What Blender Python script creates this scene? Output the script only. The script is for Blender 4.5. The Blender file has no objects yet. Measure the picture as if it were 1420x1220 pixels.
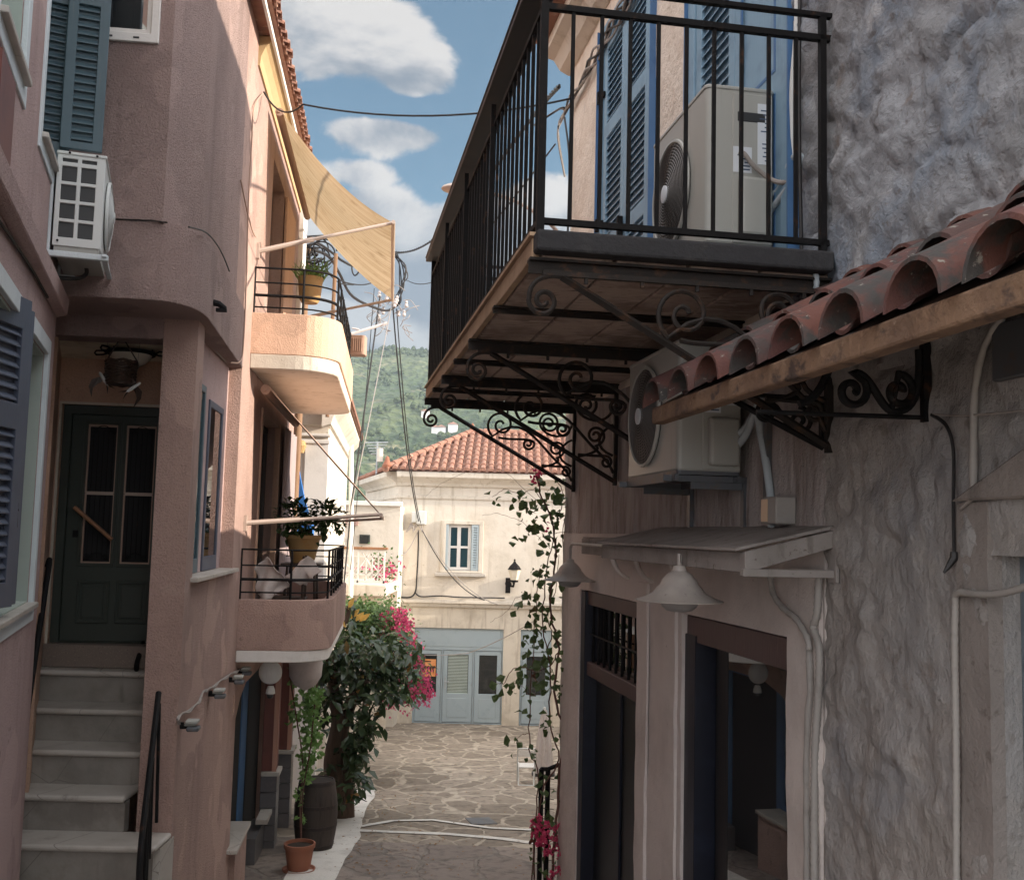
import bpy, bmesh, math, random
import numpy as np
from mathutils import Vector, Matrix, noise
random.seed(7)
rad = math.radians
scene = bpy.context.scene
C = scene.collection

# ------------------------------------------------------------------ camera
F_PX, PITCH, ROLL = 1430.0, rad(5.2), rad(1.43)
cF = Vector((0, math.cos(PITCH), math.sin(PITCH)))
_u0 = Vector((0, -math.sin(PITCH), math.cos(PITCH))); _r0 = Vector((1, 0, 0))
cR = _r0*math.cos(ROLL) + _u0*math.sin(ROLL)
cU = -_r0*math.sin(ROLL) + _u0*math.cos(ROLL)
cam = bpy.data.cameras.new('camera'); cam_o = bpy.data.objects.new('camera', cam); C.objects.link(cam_o)
cam_o.matrix_world = Matrix((cR, cU, -cF)).transposed().to_4x4()
cam.sensor_width = 36.0; cam.lens = 36.0*F_PX/1420.0
cam.clip_start = 0.05; cam.clip_end = 6000
scene.camera = cam_o
scene.cycles.diffuse_bounces = 6
scene.render.resolution_x = 1024; scene.render.resolution_y = 879

# ------------------------------------------------------------------ light
SUN_AZ, SUN_EL = rad(82.5), rad(16.5)          # azimuth measured from straight behind the viewer towards the right
to_sun = Vector((math.sin(SUN_AZ)*math.cos(SUN_EL), -math.cos(SUN_AZ)*math.cos(SUN_EL), math.sin(SUN_EL)))
sun = bpy.data.lights.new('sun', 'SUN'); sun.energy = 3.9; sun.angle = rad(0.6); sun.color = (1.0, 0.87, 0.71)
sun_o = bpy.data.objects.new('sun', sun); C.objects.link(sun_o)
sun_o.rotation_euler = to_sun.to_track_quat('Z', 'Y').to_euler()
world = bpy.data.worlds.new('World'); scene.world = world; world.use_nodes = True
scene.view_settings.view_transform = 'Standard'; scene.view_settings.look = 'None'
scene.view_settings.gamma = 1; scene.view_settings.exposure = 1.35
SKY_STRENGTH = 0.15

class NG:
    """tiny helper for writing node maths"""
    def __init__(s, nt): s.nt = nt
    def new(s, t, **k):
        n = s.nt.nodes.new(t)
        for a, b in k.items(): setattr(n, a, b)
        return n
    def put(s, sock, v):
        if isinstance(v, bpy.types.NodeSocket): s.nt.links.new(v, sock)
        elif v is not None: sock.default_value = v
    def m(s, op, a, b=None, c=None, clamp=False):
        n = s.new('ShaderNodeMath', operation=op, use_clamp=clamp)
        s.put(n.inputs[0], a)
        if b is not None: s.put(n.inputs[1], b)
        if c is not None: s.put(n.inputs[2], c)
        return n.outputs[0]
    def vec(s, x, y, z):
        n = s.new('ShaderNodeCombineXYZ'); s.put(n.inputs[0], x); s.put(n.inputs[1], y); s.put(n.inputs[2], z); return n.outputs[0]
    def noise(s, v, scale, detail=4, rough=.55, dist=0):
        n = s.new('ShaderNodeTexNoise'); s.put(n.inputs['Vector'], v); n.inputs['Scale'].default_value = scale
        n.inputs['Detail'].default_value = detail; n.inputs['Roughness'].default_value = rough; n.inputs['Distortion'].default_value = dist
        return n.outputs[0]
    def ramp(s, f, lo, hi):
        n = s.new('ShaderNodeMapRange', interpolation_type='SMOOTHSTEP'); s.put(n.inputs[0], f); s.put(n.inputs[1], lo); s.put(n.inputs[2], hi)
        return n.outputs[0]
    def mix(s, f, a, b, mode='MIX'):
        n = s.new('ShaderNodeMix', data_type='RGBA', blend_type=mode)
        s.put(n.inputs[0], f); s.put(n.inputs[6], a); s.put(n.inputs[7], b); return n.outputs[2]

def rgba(c): return (c[0], c[1], c[2], 1.0)

def build_world():
    nt = world.node_tree; nt.nodes.clear(); g = NG(nt)
    out = g.new('ShaderNodeOutputWorld'); bg = g.new('ShaderNodeBackground')
    sky = g.new('ShaderNodeTexSky', sky_type='NISHITA'); sky.sun_disc = False
    sky.sun_elevation = SUN_EL
    sky.sun_rotation = math.atan2(to_sun.x, to_sun.y)
    sky.altitude = 0; sky.air_density = 1.0; sky.dust_density = 0.6; sky.ozone_density = 2.5
    tc = g.new('ShaderNodeTexCoord'); sep = g.new('ShaderNodeSeparateXYZ'); nt.links.new(tc.outputs['Generated'], sep.inputs[0])
    X, Y, Z = sep.outputs
    az = g.m('ARCTAN2', X, Y)                                    # azimuth, 0 = down the street
    el = g.m('ARCSINE', Z)
    w = g.vec(az, g.m('MULTIPLY', el, 1.45), 0.37)
    n1 = g.noise(w, 5.2, 9, .56, .25)
    # cumulus banks: azimuth, elevation, half width, half height, weight (radians)
    banks = [(-0.17, 0.47, .085, .055, .50), (-0.11, .43, .05, .035, .36), (-0.255, .50, .12, .09, .36), (-0.135, .372, .085, .026, .40),
             (-0.06, .345, .05, .02, .22), (-0.145, .30, .11, .032, .40), (-0.05, .285, .09, .04, .48), (-0.10, .225, .2, .055, .62), (-0.2, .25, .12, .05, .4), (-0.16, .335, .05, .02, .34),
             (0.03, .30, .07, .09, .34), (0.10, .25, .10, .1, .4), (.2, .42, .12, .1, .3)]
    s_ = None
    for a, e, wa, we, k in banks:
        dx = g.m('DIVIDE', g.m('SUBTRACT', az, a), wa); dy = g.m('DIVIDE', g.m('SUBTRACT', el, e), we)
        r2 = g.m('ADD', g.m('MULTIPLY', dx, dx), g.m('MULTIPLY', dy, dy))
        v = g.m('MULTIPLY', g.m('EXPONENT', g.m('MULTIPLY', r2, -1.0)), k)
        s_ = v if s_ is None else g.m('MAXIMUM', s_, v)
    for a, e, wa, we, k in ((.0, .44, .055, .065, .55), (-.12, .397, .10, .012, .28), (-.03, .36, .035, .03, .3)):
        dx = g.m('DIVIDE', g.m('SUBTRACT', az, a), wa); dy = g.m('DIVIDE', g.m('SUBTRACT', el, e), we)
        r2 = g.m('ADD', g.m('MULTIPLY', dx, dx), g.m('MULTIPLY', dy, dy))
        s_ = g.m('SUBTRACT', s_, g.m('MULTIPLY', g.m('EXPONENT', g.m('MULTIPLY', r2, -1.0)), k))
    # elsewhere in the sky: scattered cloud, nothing in the part the banks describe
    far = g.m('MULTIPLY', g.ramp(g.m('ABSOLUTE', az), .35, .8), .17)
    dens = g.m('ADD', g.m('ADD', s_, far), g.m('MULTIPLY', g.m('SUBTRACT', n1, .5), 1.55))
    cover = g.ramp(dens, .15, .27)
    w2 = g.vec(g.m('ADD', az, .02), g.m('MULTIPLY', g.m('ADD', el, .022), 1.45), 0.37)
    n2 = g.noise(w2, 5.2, 9, .56, .25)
    shade = g.ramp(g.m('ADD', g.m('SUBTRACT', n1, n2), g.m('MULTIPLY', g.m('SUBTRACT', .42, dens), .22)), -.09, .11)
    cloud = g.mix(shade, (.48, .59, .74, 1), g.mix(g.ramp(el, .34, .22), (1.95, 1.84, 1.74, 1), (1.35, 1.38, 1.42, 1)))
    low = g.ramp(el, .30, .12)
    deep = g.mix(1.0, sky.outputs[0], (.15, .29, .30, 1), 'MULTIPLY')
    skyc = g.mix(g.m('MULTIPLY', low, .45), deep, (.70, .88, 1.08, 1))
    col = g.mix(g.m('MULTIPLY', cover, .93), skyc, cloud)
    # unseen bright overcast added high up and behind to lift the street's shade
    fill_veil = g.m('MAXIMUM', g.ramp(g.m('ABSOLUTE', az), .7, 1.4), g.ramp(el, .65, 1.0))
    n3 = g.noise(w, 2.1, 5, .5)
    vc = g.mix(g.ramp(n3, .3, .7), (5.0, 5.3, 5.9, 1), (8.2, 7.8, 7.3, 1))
    col = g.mix(fill_veil, col, vc)
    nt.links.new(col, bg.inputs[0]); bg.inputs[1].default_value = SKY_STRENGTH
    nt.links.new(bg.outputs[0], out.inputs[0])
build_world()

# ------------------------------------------------------------------ measuring: pixels of the photograph to points on real planes
def ray(x, y): return cF + cR*((x-710)/F_PX) + cU*((610-y)/F_PX)
def at(x, y, Y):
    d = ray(x, y); return d*(Y/d.y)
class Fr:
    """a facade: u along it, n out of it, z up"""
    def __init__(s, o, u, side):
        s.o = Vector((o[0], o[1], 0)); s.u = Vector((u[0], u[1], 0)).normalized(); s.n = Vector((-s.u.y, s.u.x, 0))*side
    def w(s, u, n, z): return s.o + s.u*u + s.n*n + Vector((0, 0, z))
    def pix(s, x, y, n=0.0):
        d = ray(x, y); t = (s.o + s.n*n).dot(s.n)/d.dot(s.n); P = d*t - s.o; return P.dot(s.u), P.z
    def pixz(s, x, y, z):
        d = ray(x, y); P = d*(z/d.z) - s.o; return P.dot(s.u), P.dot(s.n)
    def pixu(s, x, y, u):
        d = ray(x, y); t = (s.o + s.u*u).dot(s.u)/d.dot(s.u); P = d*t - s.o; return P.dot(s.n), P.z
    def sub(s, u, n, ang=0):
        """frame with its origin at (u,n), turned ang from u towards n"""
        o = s.w(u, n, 0); v = s.u*math.cos(ang) + s.n*math.sin(ang)
        side = 1 if (Vector((-s.u.y, s.u.x, 0)) - s.n).length < .1 else -1
        return Fr(o, v, side)
def vpdir(px):
    a = math.atan2(px-710, F_PX); return (math.sin(a), math.cos(a))
LW = Fr((-2.36, 7.5), vpdir(545), -1)       # left facade
RW = Fr((1.37, 4.3), vpdir(458), 1)         # right facade
NW = Fr((-3.157, 7.0), vpdir(240), -1)      # near left facade
SH = Fr((0, 29.0), (1, 0), -1)              # shop house facade
LD = Fr(LW.w(0, 0, 0), LW.n, -1)            # across the left house: u to the street, n towards the viewer

def gz(Y):
    if Y < 0: return -2.0 - .0*Y
    if Y < 11: return -2.0 - 1.8*(Y/11)
    if Y < 29: return -3.8 - 1.45*((Y-11)/18)
    return -5.25
def G(px, py):
    d = ray(px, py); t = 8.0
    for _ in range(60):
        t = gz(d.y*t)/d.z if d.z < 0 else t
    return d*t

# ------------------------------------------------------------------ mesh helpers
class MB:
    def __init__(s, fr=None): s.v = []; s.f = []; s.fr = fr
    def P(s, p): return s.fr.w(*p) if s.fr else Vector(p)
    def add(s, vs, fs):
        b = len(s.v); s.v += [s.P(p) for p in vs]; s.f += [tuple(b+i for i in f) for f in fs]; return s
    def raw(s, vs, fs):
        b = len(s.v); s.v += [Vector(p) for p in vs]; s.f += [tuple(b+i for i in f) for f in fs]; return s
    def box(s, a0, a1, b0, b1, c0, c1):
        return s.add([(a0,b0,c0),(a1,b0,c0),(a1,b1,c0),(a0,b1,c0),(a0,b0,c1),(a1,b0,c1),(a1,b1,c1),(a0,b1,c1)],
                     [(0,3,2,1),(4,5,6,7),(0,1,5,4),(1,2,6,5),(2,3,7,6),(3,0,4,7)])
    def prism(s, pts, axis, d0, d1):
        """polygon pts in the two other axes, extruded along axis (0,1,2)"""
        def mk(p, d): q = list(p); q.insert(axis, d); return tuple(q)
        k = len(pts)
        return s.add([mk(p, d0) for p in pts]+[mk(p, d1) for p in pts],
                     [tuple(range(k))[::-1], tuple(range(k, 2*k))]+[(i, (i+1) % k, k+(i+1) % k, k+i) for i in range(k)])
    def tube(s, pts, r, seg=6, cap=True, raw=False):
        P = [Vector(p) if raw else s.P(p) for p in pts]
        n = len(P); rs = r if isinstance(r, (list, tuple)) else [r]*n
        t = (P[1]-P[0]).normalized(); a = Vector((0,0,1)) if abs(t.z) < .9 else Vector((1,0,0))
        x = t.cross(a).normalized(); b = len(s.v)
        for i in range(n):
            if i == 0: t = P[1]-P[0]
            elif i == n-1: t = P[-1]-P[-2]
            else: t = (P[i+1]-P[i]).normalized()+(P[i]-P[i-1]).normalized()
            if t.length < 1e-9: t = Vector((0,0,1))
            t.normalize(); x = (x-t*x.dot(t))
            if x.length < 1e-6: x = t.orthogonal()
            x.normalize(); y = t.cross(x)
            for k in range(seg):
                q = 2*math.pi*k/seg; s.v.append(P[i]+(x*math.cos(q)+y*math.sin(q))*rs[i])
        for i in range(n-1):
            for k in range(seg):
                k2 = (k+1) % seg; s.f.append((b+i*seg+k, b+i*seg+k2, b+(i+1)*seg+k2, b+(i+1)*seg+k))
        if cap: s.f.append(tuple(b+k for k in range(seg))[::-1]); s.f.append(tuple(b+(n-1)*seg+k for k in range(seg)))
        return s
    def lathe(s, prof, c, seg=24, axis='z'):
        """prof [(radius, height)], c centre in frame coordinates; axis z, or n"""
        b = len(s.v)
        for r, h in prof:
            for k in range(seg):
                q = 2*math.pi*k/seg
                if axis == 'z': p = (c[0]+r*math.cos(q), c[1]+r*math.sin(q), c[2]+h)
                elif axis == 'n': p = (c[0]+r*math.cos(q), c[1]+h, c[2]+r*math.sin(q))
                else: p = (c[0]+h, c[1]+r*math.cos(q), c[2]+r*math.sin(q))
                s.v.append(s.P(p))
        for i in range(len(prof)-1):
            for k in range(seg):
                k2 = (k+1) % seg; s.f.append((b+i*seg+k, b+i*seg+k2, b+(i+1)*seg+k2, b+(i+1)*seg+k))
        s.f.append(tuple(b+k for k in range(seg))[::-1]); s.f.append(tuple(b+(len(prof)-1)*seg+k for k in range(seg)))
        return s
    def sphere(s, c, r, seg=14, rings=8, sc=(1,1,1)):
        prof = [(max(1e-4, r*math.sin(math.pi*i/rings)), -r*math.cos(math.pi*i/rings)) for i in range(rings+1)]
        b = len(s.v); s.lathe(prof, c, seg)
        if sc != (1,1,1):
            cc = s.P(c)
            for i in range(b, len(s.v)):
                d = s.v[i]-cc; s.v[i] = cc+Vector((d.x*sc[0], d.y*sc[1], d.z*sc[2]))
        return s
    def grid(s, fn, nu, nv):
        b = len(s.v)
        for j in range(nv+1):
            for i in range(nu+1): s.v.append(s.P(fn(i/nu, j/nv)))
        for j in range(nv):
            for i in range(nu):
                a = b+j*(nu+1)+i; s.f.append((a, a+1, a+nu+2, a+nu+1))
        return s

def part(name, mb, mat, parent=None, bevel=0, smooth=False, recalc=True, label=None, bseg=1):
    me = bpy.data.meshes.new(name)
    off = parent.matrix_basis.translation if (parent and parent.type == 'EMPTY') else (root_of(parent) if parent else Vector((0,0,0)))
    me.from_pydata([tuple(v-off) for v in mb.v], [], mb.f)
    if recalc:
        bm = bmesh.new(); bm.from_mesh(me); bmesh.ops.recalc_face_normals(bm, faces=bm.faces); bm.to_mesh(me); bm.free()
    me.materials.append(mat)
    if smooth:
        me.shade_smooth()
        try: me.set_sharp_from_angle(angle=rad(40))
        except Exception: pass
    o = bpy.data.objects.new(name, me); C.objects.link(o)
    if parent: o.parent = parent
    if bevel:
        b = o.modifiers.new('bevel', 'BEVEL'); b.width = bevel; b.segments = bseg; b.limit_method = 'ANGLE'; b.angle_limit = rad(40)
    if label: o['label'] = label
    return o
def root_of(o):
    while o.parent: o = o.parent
    return o.matrix_basis.translation.copy()
def thing(name, label, cat, loc, group=None):
    o = bpy.data.objects.new(name, None); C.objects.link(o); o.matrix_basis = Matrix.Translation(Vector(loc)); o.empty_display_size = .1
    o['label'] = label; o['category'] = cat
    if group: o['group'] = group
    return o
def tag(o, label, cat, group=None):
    o['label'] = label; o['category'] = cat
    if group: o['group'] = group
    return o
def struct(name, mb, mat, kind='structure', **k):
    o = part(name, mb, mat, None, **k); o['kind'] = kind; return o
def single(name, mb, mat, label, cat, group=None, **k):
    """a thing that is one mesh: origin at its lowest point's centre"""
    c = sum(mb.v, Vector())/len(mb.v); c.z = min(v.z for v in mb.v)
    mb.v = [v-c for v in mb.v]
    o = part(name, mb, mat, None, **k); o.location = c
    return tag(o, label, cat, group)
def dup(root, loc=None, rotz=None, label=None, group=None):
    r = root.copy(); C.objects.link(r)
    if loc is not None: r.location = loc
    if rotz is not None: r.rotation_euler = (0, 0, rotz)
    if label: r['label'] = label
    if group: r['group'] = group
    for ch in list(root.children):
        c = ch.copy(); C.objects.link(c); c.parent = r
        for gch in list(ch.children):
            d = gch.copy(); C.objects.link(d); d.parent = c
    return r

# ------------------------------------------------------------------ materials
def M(name, col, rough=.6, layers=(), bump=(), metal=0, ior=None, coat=0, trans=0, sub=0, pos=True):
    """layers: (kind, scale, lo, hi, colour[, detail]); bump: (kind, scale, metres[, detail]); scale may be a 3-tuple"""
    m = bpy.data.materials.new(name); m.use_nodes = True; nt = m.node_tree; g = NG(nt)
    bs = nt.nodes['Principled BSDF']; bs.inputs['Roughness'].default_value = rough; bs.inputs['Metallic'].default_value = metal
    if ior: bs.inputs['IOR'].default_value = ior
    if coat: bs.inputs['Coat Weight'].default_value = coat
    if trans: bs.inputs['Transmission Weight'].default_value = trans
    if pos: vec = g.new('ShaderNodeNewGeometry').outputs['Position']
    else: vec = g.new('ShaderNodeTexCoord').outputs['Object']
    def tex(kind, scale, detail):
        v = vec
        if isinstance(scale, (tuple, list)):
            mp = g.new('ShaderNodeMapping'); nt.links.new(vec, mp.inputs[0]); mp.inputs['Scale'].default_value = scale; v = mp.outputs[0]; scale = 1
        if kind == 'noise': return g.noise(v, scale, detail, .6)
        if kind == 'dnoise': return g.noise(v, scale, detail, .65, 1.2)
        if kind in ('vor', 'crack'):
            n = g.new('ShaderNodeTexVoronoi', feature='DISTANCE_TO_EDGE' if kind == 'crack' else 'F1'); g.put(n.inputs['Vector'], v); n.inputs['Scale'].default_value = scale
            return n.outputs['Distance']
        if kind == 'cell':
            n = g.new('ShaderNodeTexVoronoi'); g.put(n.inputs['Vector'], v); n.inputs['Scale'].default_value = scale
            s = g.new('ShaderNodeSeparateColor'); nt.links.new(n.outputs['Color'], s.inputs[0]); return s.outputs[0]
        if kind == 'rand': return g.new('ShaderNodeObjectInfo').outputs['Random']
    c = rgba(col)
    for L in layers:
        f = tex(L[0], L[1], L[5] if len(L) > 5 else 4)
        c = g.mix(g.ramp(f, L[2], L[3]), c, rgba(L[4]))
    g.put(bs.inputs['Base Color'], c)
    nrm = None
    for B in bump:
        f = tex(B[0], B[1], B[3] if len(B) > 3 else 3)
        b = g.new('ShaderNodeBump'); b.inputs['Distance'].default_value = B[2]; g.put(b.inputs['Height'], f)
        if nrm is not None: g.put(b.inputs['Normal'], nrm)
        nrm = b.outputs[0]
    if nrm is not None: g.put(bs.inputs['Normal'], nrm)
    return m

def stucco(name, col, dark, lightc, fine=.006):
    return M(name, col, .9, [('noise', 1.1, .42, .7, dark, 6), ('noise', (4, 4, .35), .50, .74, dark, 7), ('noise', (11, 11, .9), .58, .8, tuple(x*.72 for x in col), 6), ('noise', 2.6, .60, .75, lightc, 6), ('noise', 55, .5, .75, tuple(x*.74 for x in col)), ('noise', 7, .64, .72, tuple(x*.62 for x in col), 8), ('noise', .75, .565, .58, tuple(x*1.10 for x in col), 3)],
             [('noise', 2.2, .02), ('noise', 70, fine*1.7, 2), ('noise', 200, fine*.8, 2)])
PINK = stucco('pink_stucco', (.49, .335, .285), (.38, .255, .22), (.54, .38, .33), .010)
PINK_D = stucco('dusky_pink_stucco', (.43, .31, .285), (.33, .235, .215), (.48, .36, .33), .016)
PINK_N = stucco('rose_stucco', (.46, .335, .32), (.37, .26, .25), (.50, .37, .355), .005)
PEACH = stucco('peach_stucco', (.60, .40, .29), (.52, .33, .24), (.64, .45, .34), .004)
CEIL = M('cream_ceiling', (.86, .78, .62), .8, [('noise', 2, .4, .7, (.5, .4, .28))])
OCHRE = M('ochre_render', (.47, .34, .18), .85, [('noise', 3, .4, .8, (.40, .28, .15))], [('noise', 60, .003)])
CREAM = M('cream_render', (.63, .575, .50), .85, [('noise', 1.3, .45, .75, (.53, .475, .40)), ('noise', (6, 6, .4), .53, .75, (.42, .365, .29), 7), ('noise', 7, .60, .74, (.46, .40, .33), 6)], [('noise', 60, .004), ('noise', 2, .02)])
CREAM2 = M('old_cream_render', (.62, .56, .47), .9, [('noise', 2.3, .45, .7, (.50, .44, .36)), ('noise', (8, 8, .7), .5, .72, (.38, .32, .26), 7)], [('noise', 30, .006)])
WHITE = M('white_paint', (.72, .70, .67), .6, [('noise', 4, .45, .8, (.62, .60, .57))], [('noise', 40, .002)])
WHITE_B = M('bluish_white_paint', (.60, .66, .69), .6, [('noise', 3, .45, .8, (.5, .56, .6)), ('noise', (9, 9, 1.2), .6, .8, (.4, .44, .46))], [('noise', 50, .003)])
SAGE = M('sage_paint', (.38, .44, .40), .7, [('noise', 3, .4, .8, (.31, .37, .34))])
PLASTIC = M('white_plastic', (.62, .64, .63), .38, [('noise', 3, .5, .9, (.52, .54, .53)), ('noise', (20, 20, 2), .62, .85, (.42, .42, .40))])
PLASTIC_G = M('beige_plastic', (.36, .365, .34), .42, [('noise', 3, .45, .85, (.38, .385, .36)), ('noise', (18, 18, 2), .6, .85, (.30, .29, .26))])
DARKP = M('dark_plastic', (.028, .03, .032), .5)
GRILLE_D = M('dark_grille', (.045, .042, .04), .5)
GRILLE_L = M('grille_wire', (.13, .125, .12), .5)
STEEL = M('galvanised_steel', (.42, .45, .47), .4, [('noise', 9, .4, .8, (.33, .35, .37))], metal=.5)
STEEL_D = M('grey_steel', (.12, .13, .145), .5, [('noise', 14, .5, .8, (.16, .12, .09))], metal=.4)
IRON = M('black_iron', (.010, .0095, .010), .6, [('noise', 12, .58, .8, (.07, .035, .02))], [('noise', 140, .001)], ior=1.22)
IRON_R = M('weathered_iron', (.022, .018, .016), .6, [('noise', 18, .52, .75, (.09, .045, .025))], [('noise', 120, .0015)], ior=1.3)
TEAL = M('teal_paint', (.062, .105, .13), .5, [('noise', 4, .45, .8, (.048, .082, .105)), ('noise', (30, 30, 3), .6, .8, (.09, .12, .13))], [('noise', (60, 60, 4), .001)])
SLATE = M('slate_blue_paint', (.065, .078, .115), .5, [('noise', 4, .45, .8, (.05, .06, .09)), ('noise', (30, 30, 3), .6, .8, (.10, .105, .125))], [('noise', (60, 60, 4), .001)])
def canvas_mat():
    m = bpy.data.materials.new('ochre_canvas'); m.use_nodes = True; g = NG(m.node_tree); nt = m.node_tree; out = nt.nodes['Material Output']; bs = nt.nodes['Principled BSDF']
    P = g.new('ShaderNodeNewGeometry').outputs['Position']
    c = g.mix(g.ramp(g.noise(P, 2, 4), .4, .8), (.50, .39, .26, 1), (.42, .32, .20, 1)); g.put(bs.inputs['Base Color'], c); bs.inputs['Roughness'].default_value = .9
    mp = g.new('ShaderNodeMapping'); g.put(mp.inputs[0], P); mp.inputs['Scale'].default_value = (.5, 26, .5)
    c = g.mix(g.ramp(g.noise(mp.outputs[0], 1, 2), .42, .58), c, g.mix(1.0, c, (.80, .76, .70, 1), 'MULTIPLY')); c = g.mix(g.ramp(g.noise(P, 5, 7), .55, .75), c, (.30, .21, .12, 1))
    g.put(bs.inputs['Base Color'], c)
    tr = g.new('ShaderNodeBsdfTranslucent'); g.put(tr.inputs[0], c); mx = g.new('ShaderNodeMixShader'); mx.inputs[0].default_value = .36
    nt.links.new(bs.outputs[0], mx.inputs[1]); nt.links.new(tr.outputs[0], mx.inputs[2]); nt.links.new(mx.outputs[0], out.inputs[0]); return m
BLUE = M('sky_blue_paint', (.20, .325, .43), .5, [('noise', 6, .45, .7, (.155, .255, .35), 6), ('noise', (30, 30, 3), .64, .8, (.32, .42, .5))], [('noise', (70, 70, 5), .0015)])
BLUE_D = M('strong_blue_paint', (.06, .15, .31), .5, [('noise', 6, .5, .8, (.035, .10, .25))])
NAVY = M('navy_paint', (.010, .012, .022), .42, [('noise', 5, .5, .8, (.018, .022, .04))], [('noise', (60, 60, 3), .001)])
BLACKP = M('black_door_paint', (.009, .010, .012), .4, [('noise', (30, 30, 1.2), .5, .8, (.016, .017, .018))], [('noise', (60, 60, 3), .001)])
BROWNW = M('mauve_brown_paint', (.10, .062, .062), .5, [('noise', 6, .5, .8, (.075, .048, .048)), ('noise', (40, 40, 8), .62, .8, (.16, .11, .10))], [('noise', (60, 60, 9), .002)])
GREEND = M('dark_green_paint', (.040, .050, .042), .42, [('noise', 4, .5, .8, (.03, .046, .04))], [('noise', (60, 60, 4), .001)])
GREYD = M('powder_blue_paint', (.33, .395, .43), .55, [('noise', 4, .5, .8, (.27, .33, .365)), ('noise', (30, 30, 3), .66, .8, (.20, .20, .18))])
BLUEGREY = M('blue_grey_paint', (.14, .17, .20), .6, [('noise', 3, .45, .8, (.11, .135, .16))])
GLASS = M('window_glass', (.012, .016, .018), .04, ior=1.7)
GLASS_T = M('teal_window_glass', (.02, .055, .07), .08, ior=1.6)
GLASS_M = M('mirror_like_glass', (.02, .02, .022), .015, ior=2.6)
FROST = M('frosted_glass', (.62, .56, .46), .25)
DARK = M('dark_interior', (.008, .008, .009), .8)
CURTAIN = M('net_curtain', (.30, .30, .31), .8, [('noise', (60, 60, 2), .45, .6, (.2, .2, .22))])
MARBLE = M('worn_marble', (.46, .43, .39), .45, [('noise', 3, .42, .75, (.36, .33, .29)), ('crack', .8, .003, .0, (.22, .19, .17)), ('noise', (3, 3, 12), .58, .75, (.30, .265, .235), 6), ('noise', 9, .62, .8, (.28, .25, .22))], [('noise', 40, .002)])
RISER = M('stained_marble_riser', (.27, .25, .225), .6, [('noise', 2.5, .4, .7, (.20, .185, .165)), ('crack', .9, .003, .0, (.14, .125, .11)), ('noise', 2.2, .5, .66, (.19, .17, .15), 7), ('noise', (6, 6, 1.2), .55, .75, (.17, .15, .135), 6)], [('noise', 40, .002)])
TERRAZZO = M('speckled_terrazzo', (.19, .15, .125), .6, [('vor', 60, .25, .1, (.32, .27, .22)), ('noise', 90, .6, .7, (.09, .07, .06))])
BULB = M('bulb_plastic', (.70, .66, .60), .35)
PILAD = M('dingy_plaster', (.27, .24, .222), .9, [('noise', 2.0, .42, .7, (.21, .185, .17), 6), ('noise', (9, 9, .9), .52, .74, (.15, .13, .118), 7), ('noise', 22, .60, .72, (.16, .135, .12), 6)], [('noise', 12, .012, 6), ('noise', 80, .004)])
ROUGHW_U = M('skylit_whitewashed_rubble', (.31, .325, .35), .92,  # upper copy of the rubble, skylight's blue put into its colour
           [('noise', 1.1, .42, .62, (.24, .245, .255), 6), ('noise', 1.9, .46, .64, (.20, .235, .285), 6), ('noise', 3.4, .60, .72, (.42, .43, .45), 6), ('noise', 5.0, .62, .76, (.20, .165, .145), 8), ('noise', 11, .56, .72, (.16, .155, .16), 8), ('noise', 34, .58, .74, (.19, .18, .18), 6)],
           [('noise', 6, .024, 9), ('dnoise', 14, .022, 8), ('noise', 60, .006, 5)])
ROUGHW = M('whitewashed_rubble', (.315, .29, .27), .92,  # lower copy of the rubble, warm bounce light put into its colour
           [('noise', 1.1, .42, .62, (.32, .31, .305), 6), ('noise', 1.9, .52, .72, (.255, .255, .265), 6), ('noise', 3.4, .56, .72, (.38, .355, .33), 6), ('noise', 5.0, .60, .76, (.25, .205, .175), 8), ('noise', 13, .56, .72, (.22, .20, .185), 8), ('noise', 34, .58, .74, (.27, .25, .24), 6)],
           [('noise', 6, .022, 9), ('noise', (19, 19, 9), .018, 7), ('noise', 60, .005, 5)])
STREAKW = M('streaked_old_plaster', (.40, .36, .345), .92,
            [('noise', (7, 7, 1.3), .42, .68, (.27, .225, .205), 7), ('noise', (16, 16, 2.2), .56, .76, (.16, .12, .10), 7), ('noise', 2.5, .6, .8, (.47, .42, .39)), ('noise', 1.7, .6, .75, (.25, .27, .31))],
            [('noise', (20, 20, 5), .022, 6), ('noise', 60, .007)])
WARMW = M('bounce_lit_plaster', (.74, .65, .56), .92, [('noise', 3, .45, .75, (.62, .52, .43)), ('noise', 9, .64, .76, (.40, .27, .18), 6), ('noise', (18, 18, 4), .6, .8, (.44, .40, .38))], [('noise', 14, .02, 6), ('noise', 70, .006)])  # pinkish plaster, warmed and lightened to stand for bounce light
PILAW = M('lilac_white_plaster', (.62, .56, .525), .88, [('noise', 2.0, .42, .7, (.52, .465, .435)), ('noise', (12, 12, 1.0), .58, .8, (.42, .365, .335), 6), ('noise', 26, .68, .76, (.25, .20, .18))], [('noise', 12, .008, 5), ('noise', 80, .003)])
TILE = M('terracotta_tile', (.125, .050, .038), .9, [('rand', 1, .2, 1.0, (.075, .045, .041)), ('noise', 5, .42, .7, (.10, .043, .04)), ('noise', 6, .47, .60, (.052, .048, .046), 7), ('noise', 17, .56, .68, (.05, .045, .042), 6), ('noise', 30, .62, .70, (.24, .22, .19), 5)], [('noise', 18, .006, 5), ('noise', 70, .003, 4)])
TILE_S = M('sunny_roof_tile', (.29, .145, .10), .88, [('noise', 3, .42, .7, (.22, .105, .075)), ('noise', 9, .54, .70, (.40, .27, .20), 6), ('noise', 5, .58, .74, (.14, .09, .07), 6)], [('noise', 60, .003)])
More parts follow.
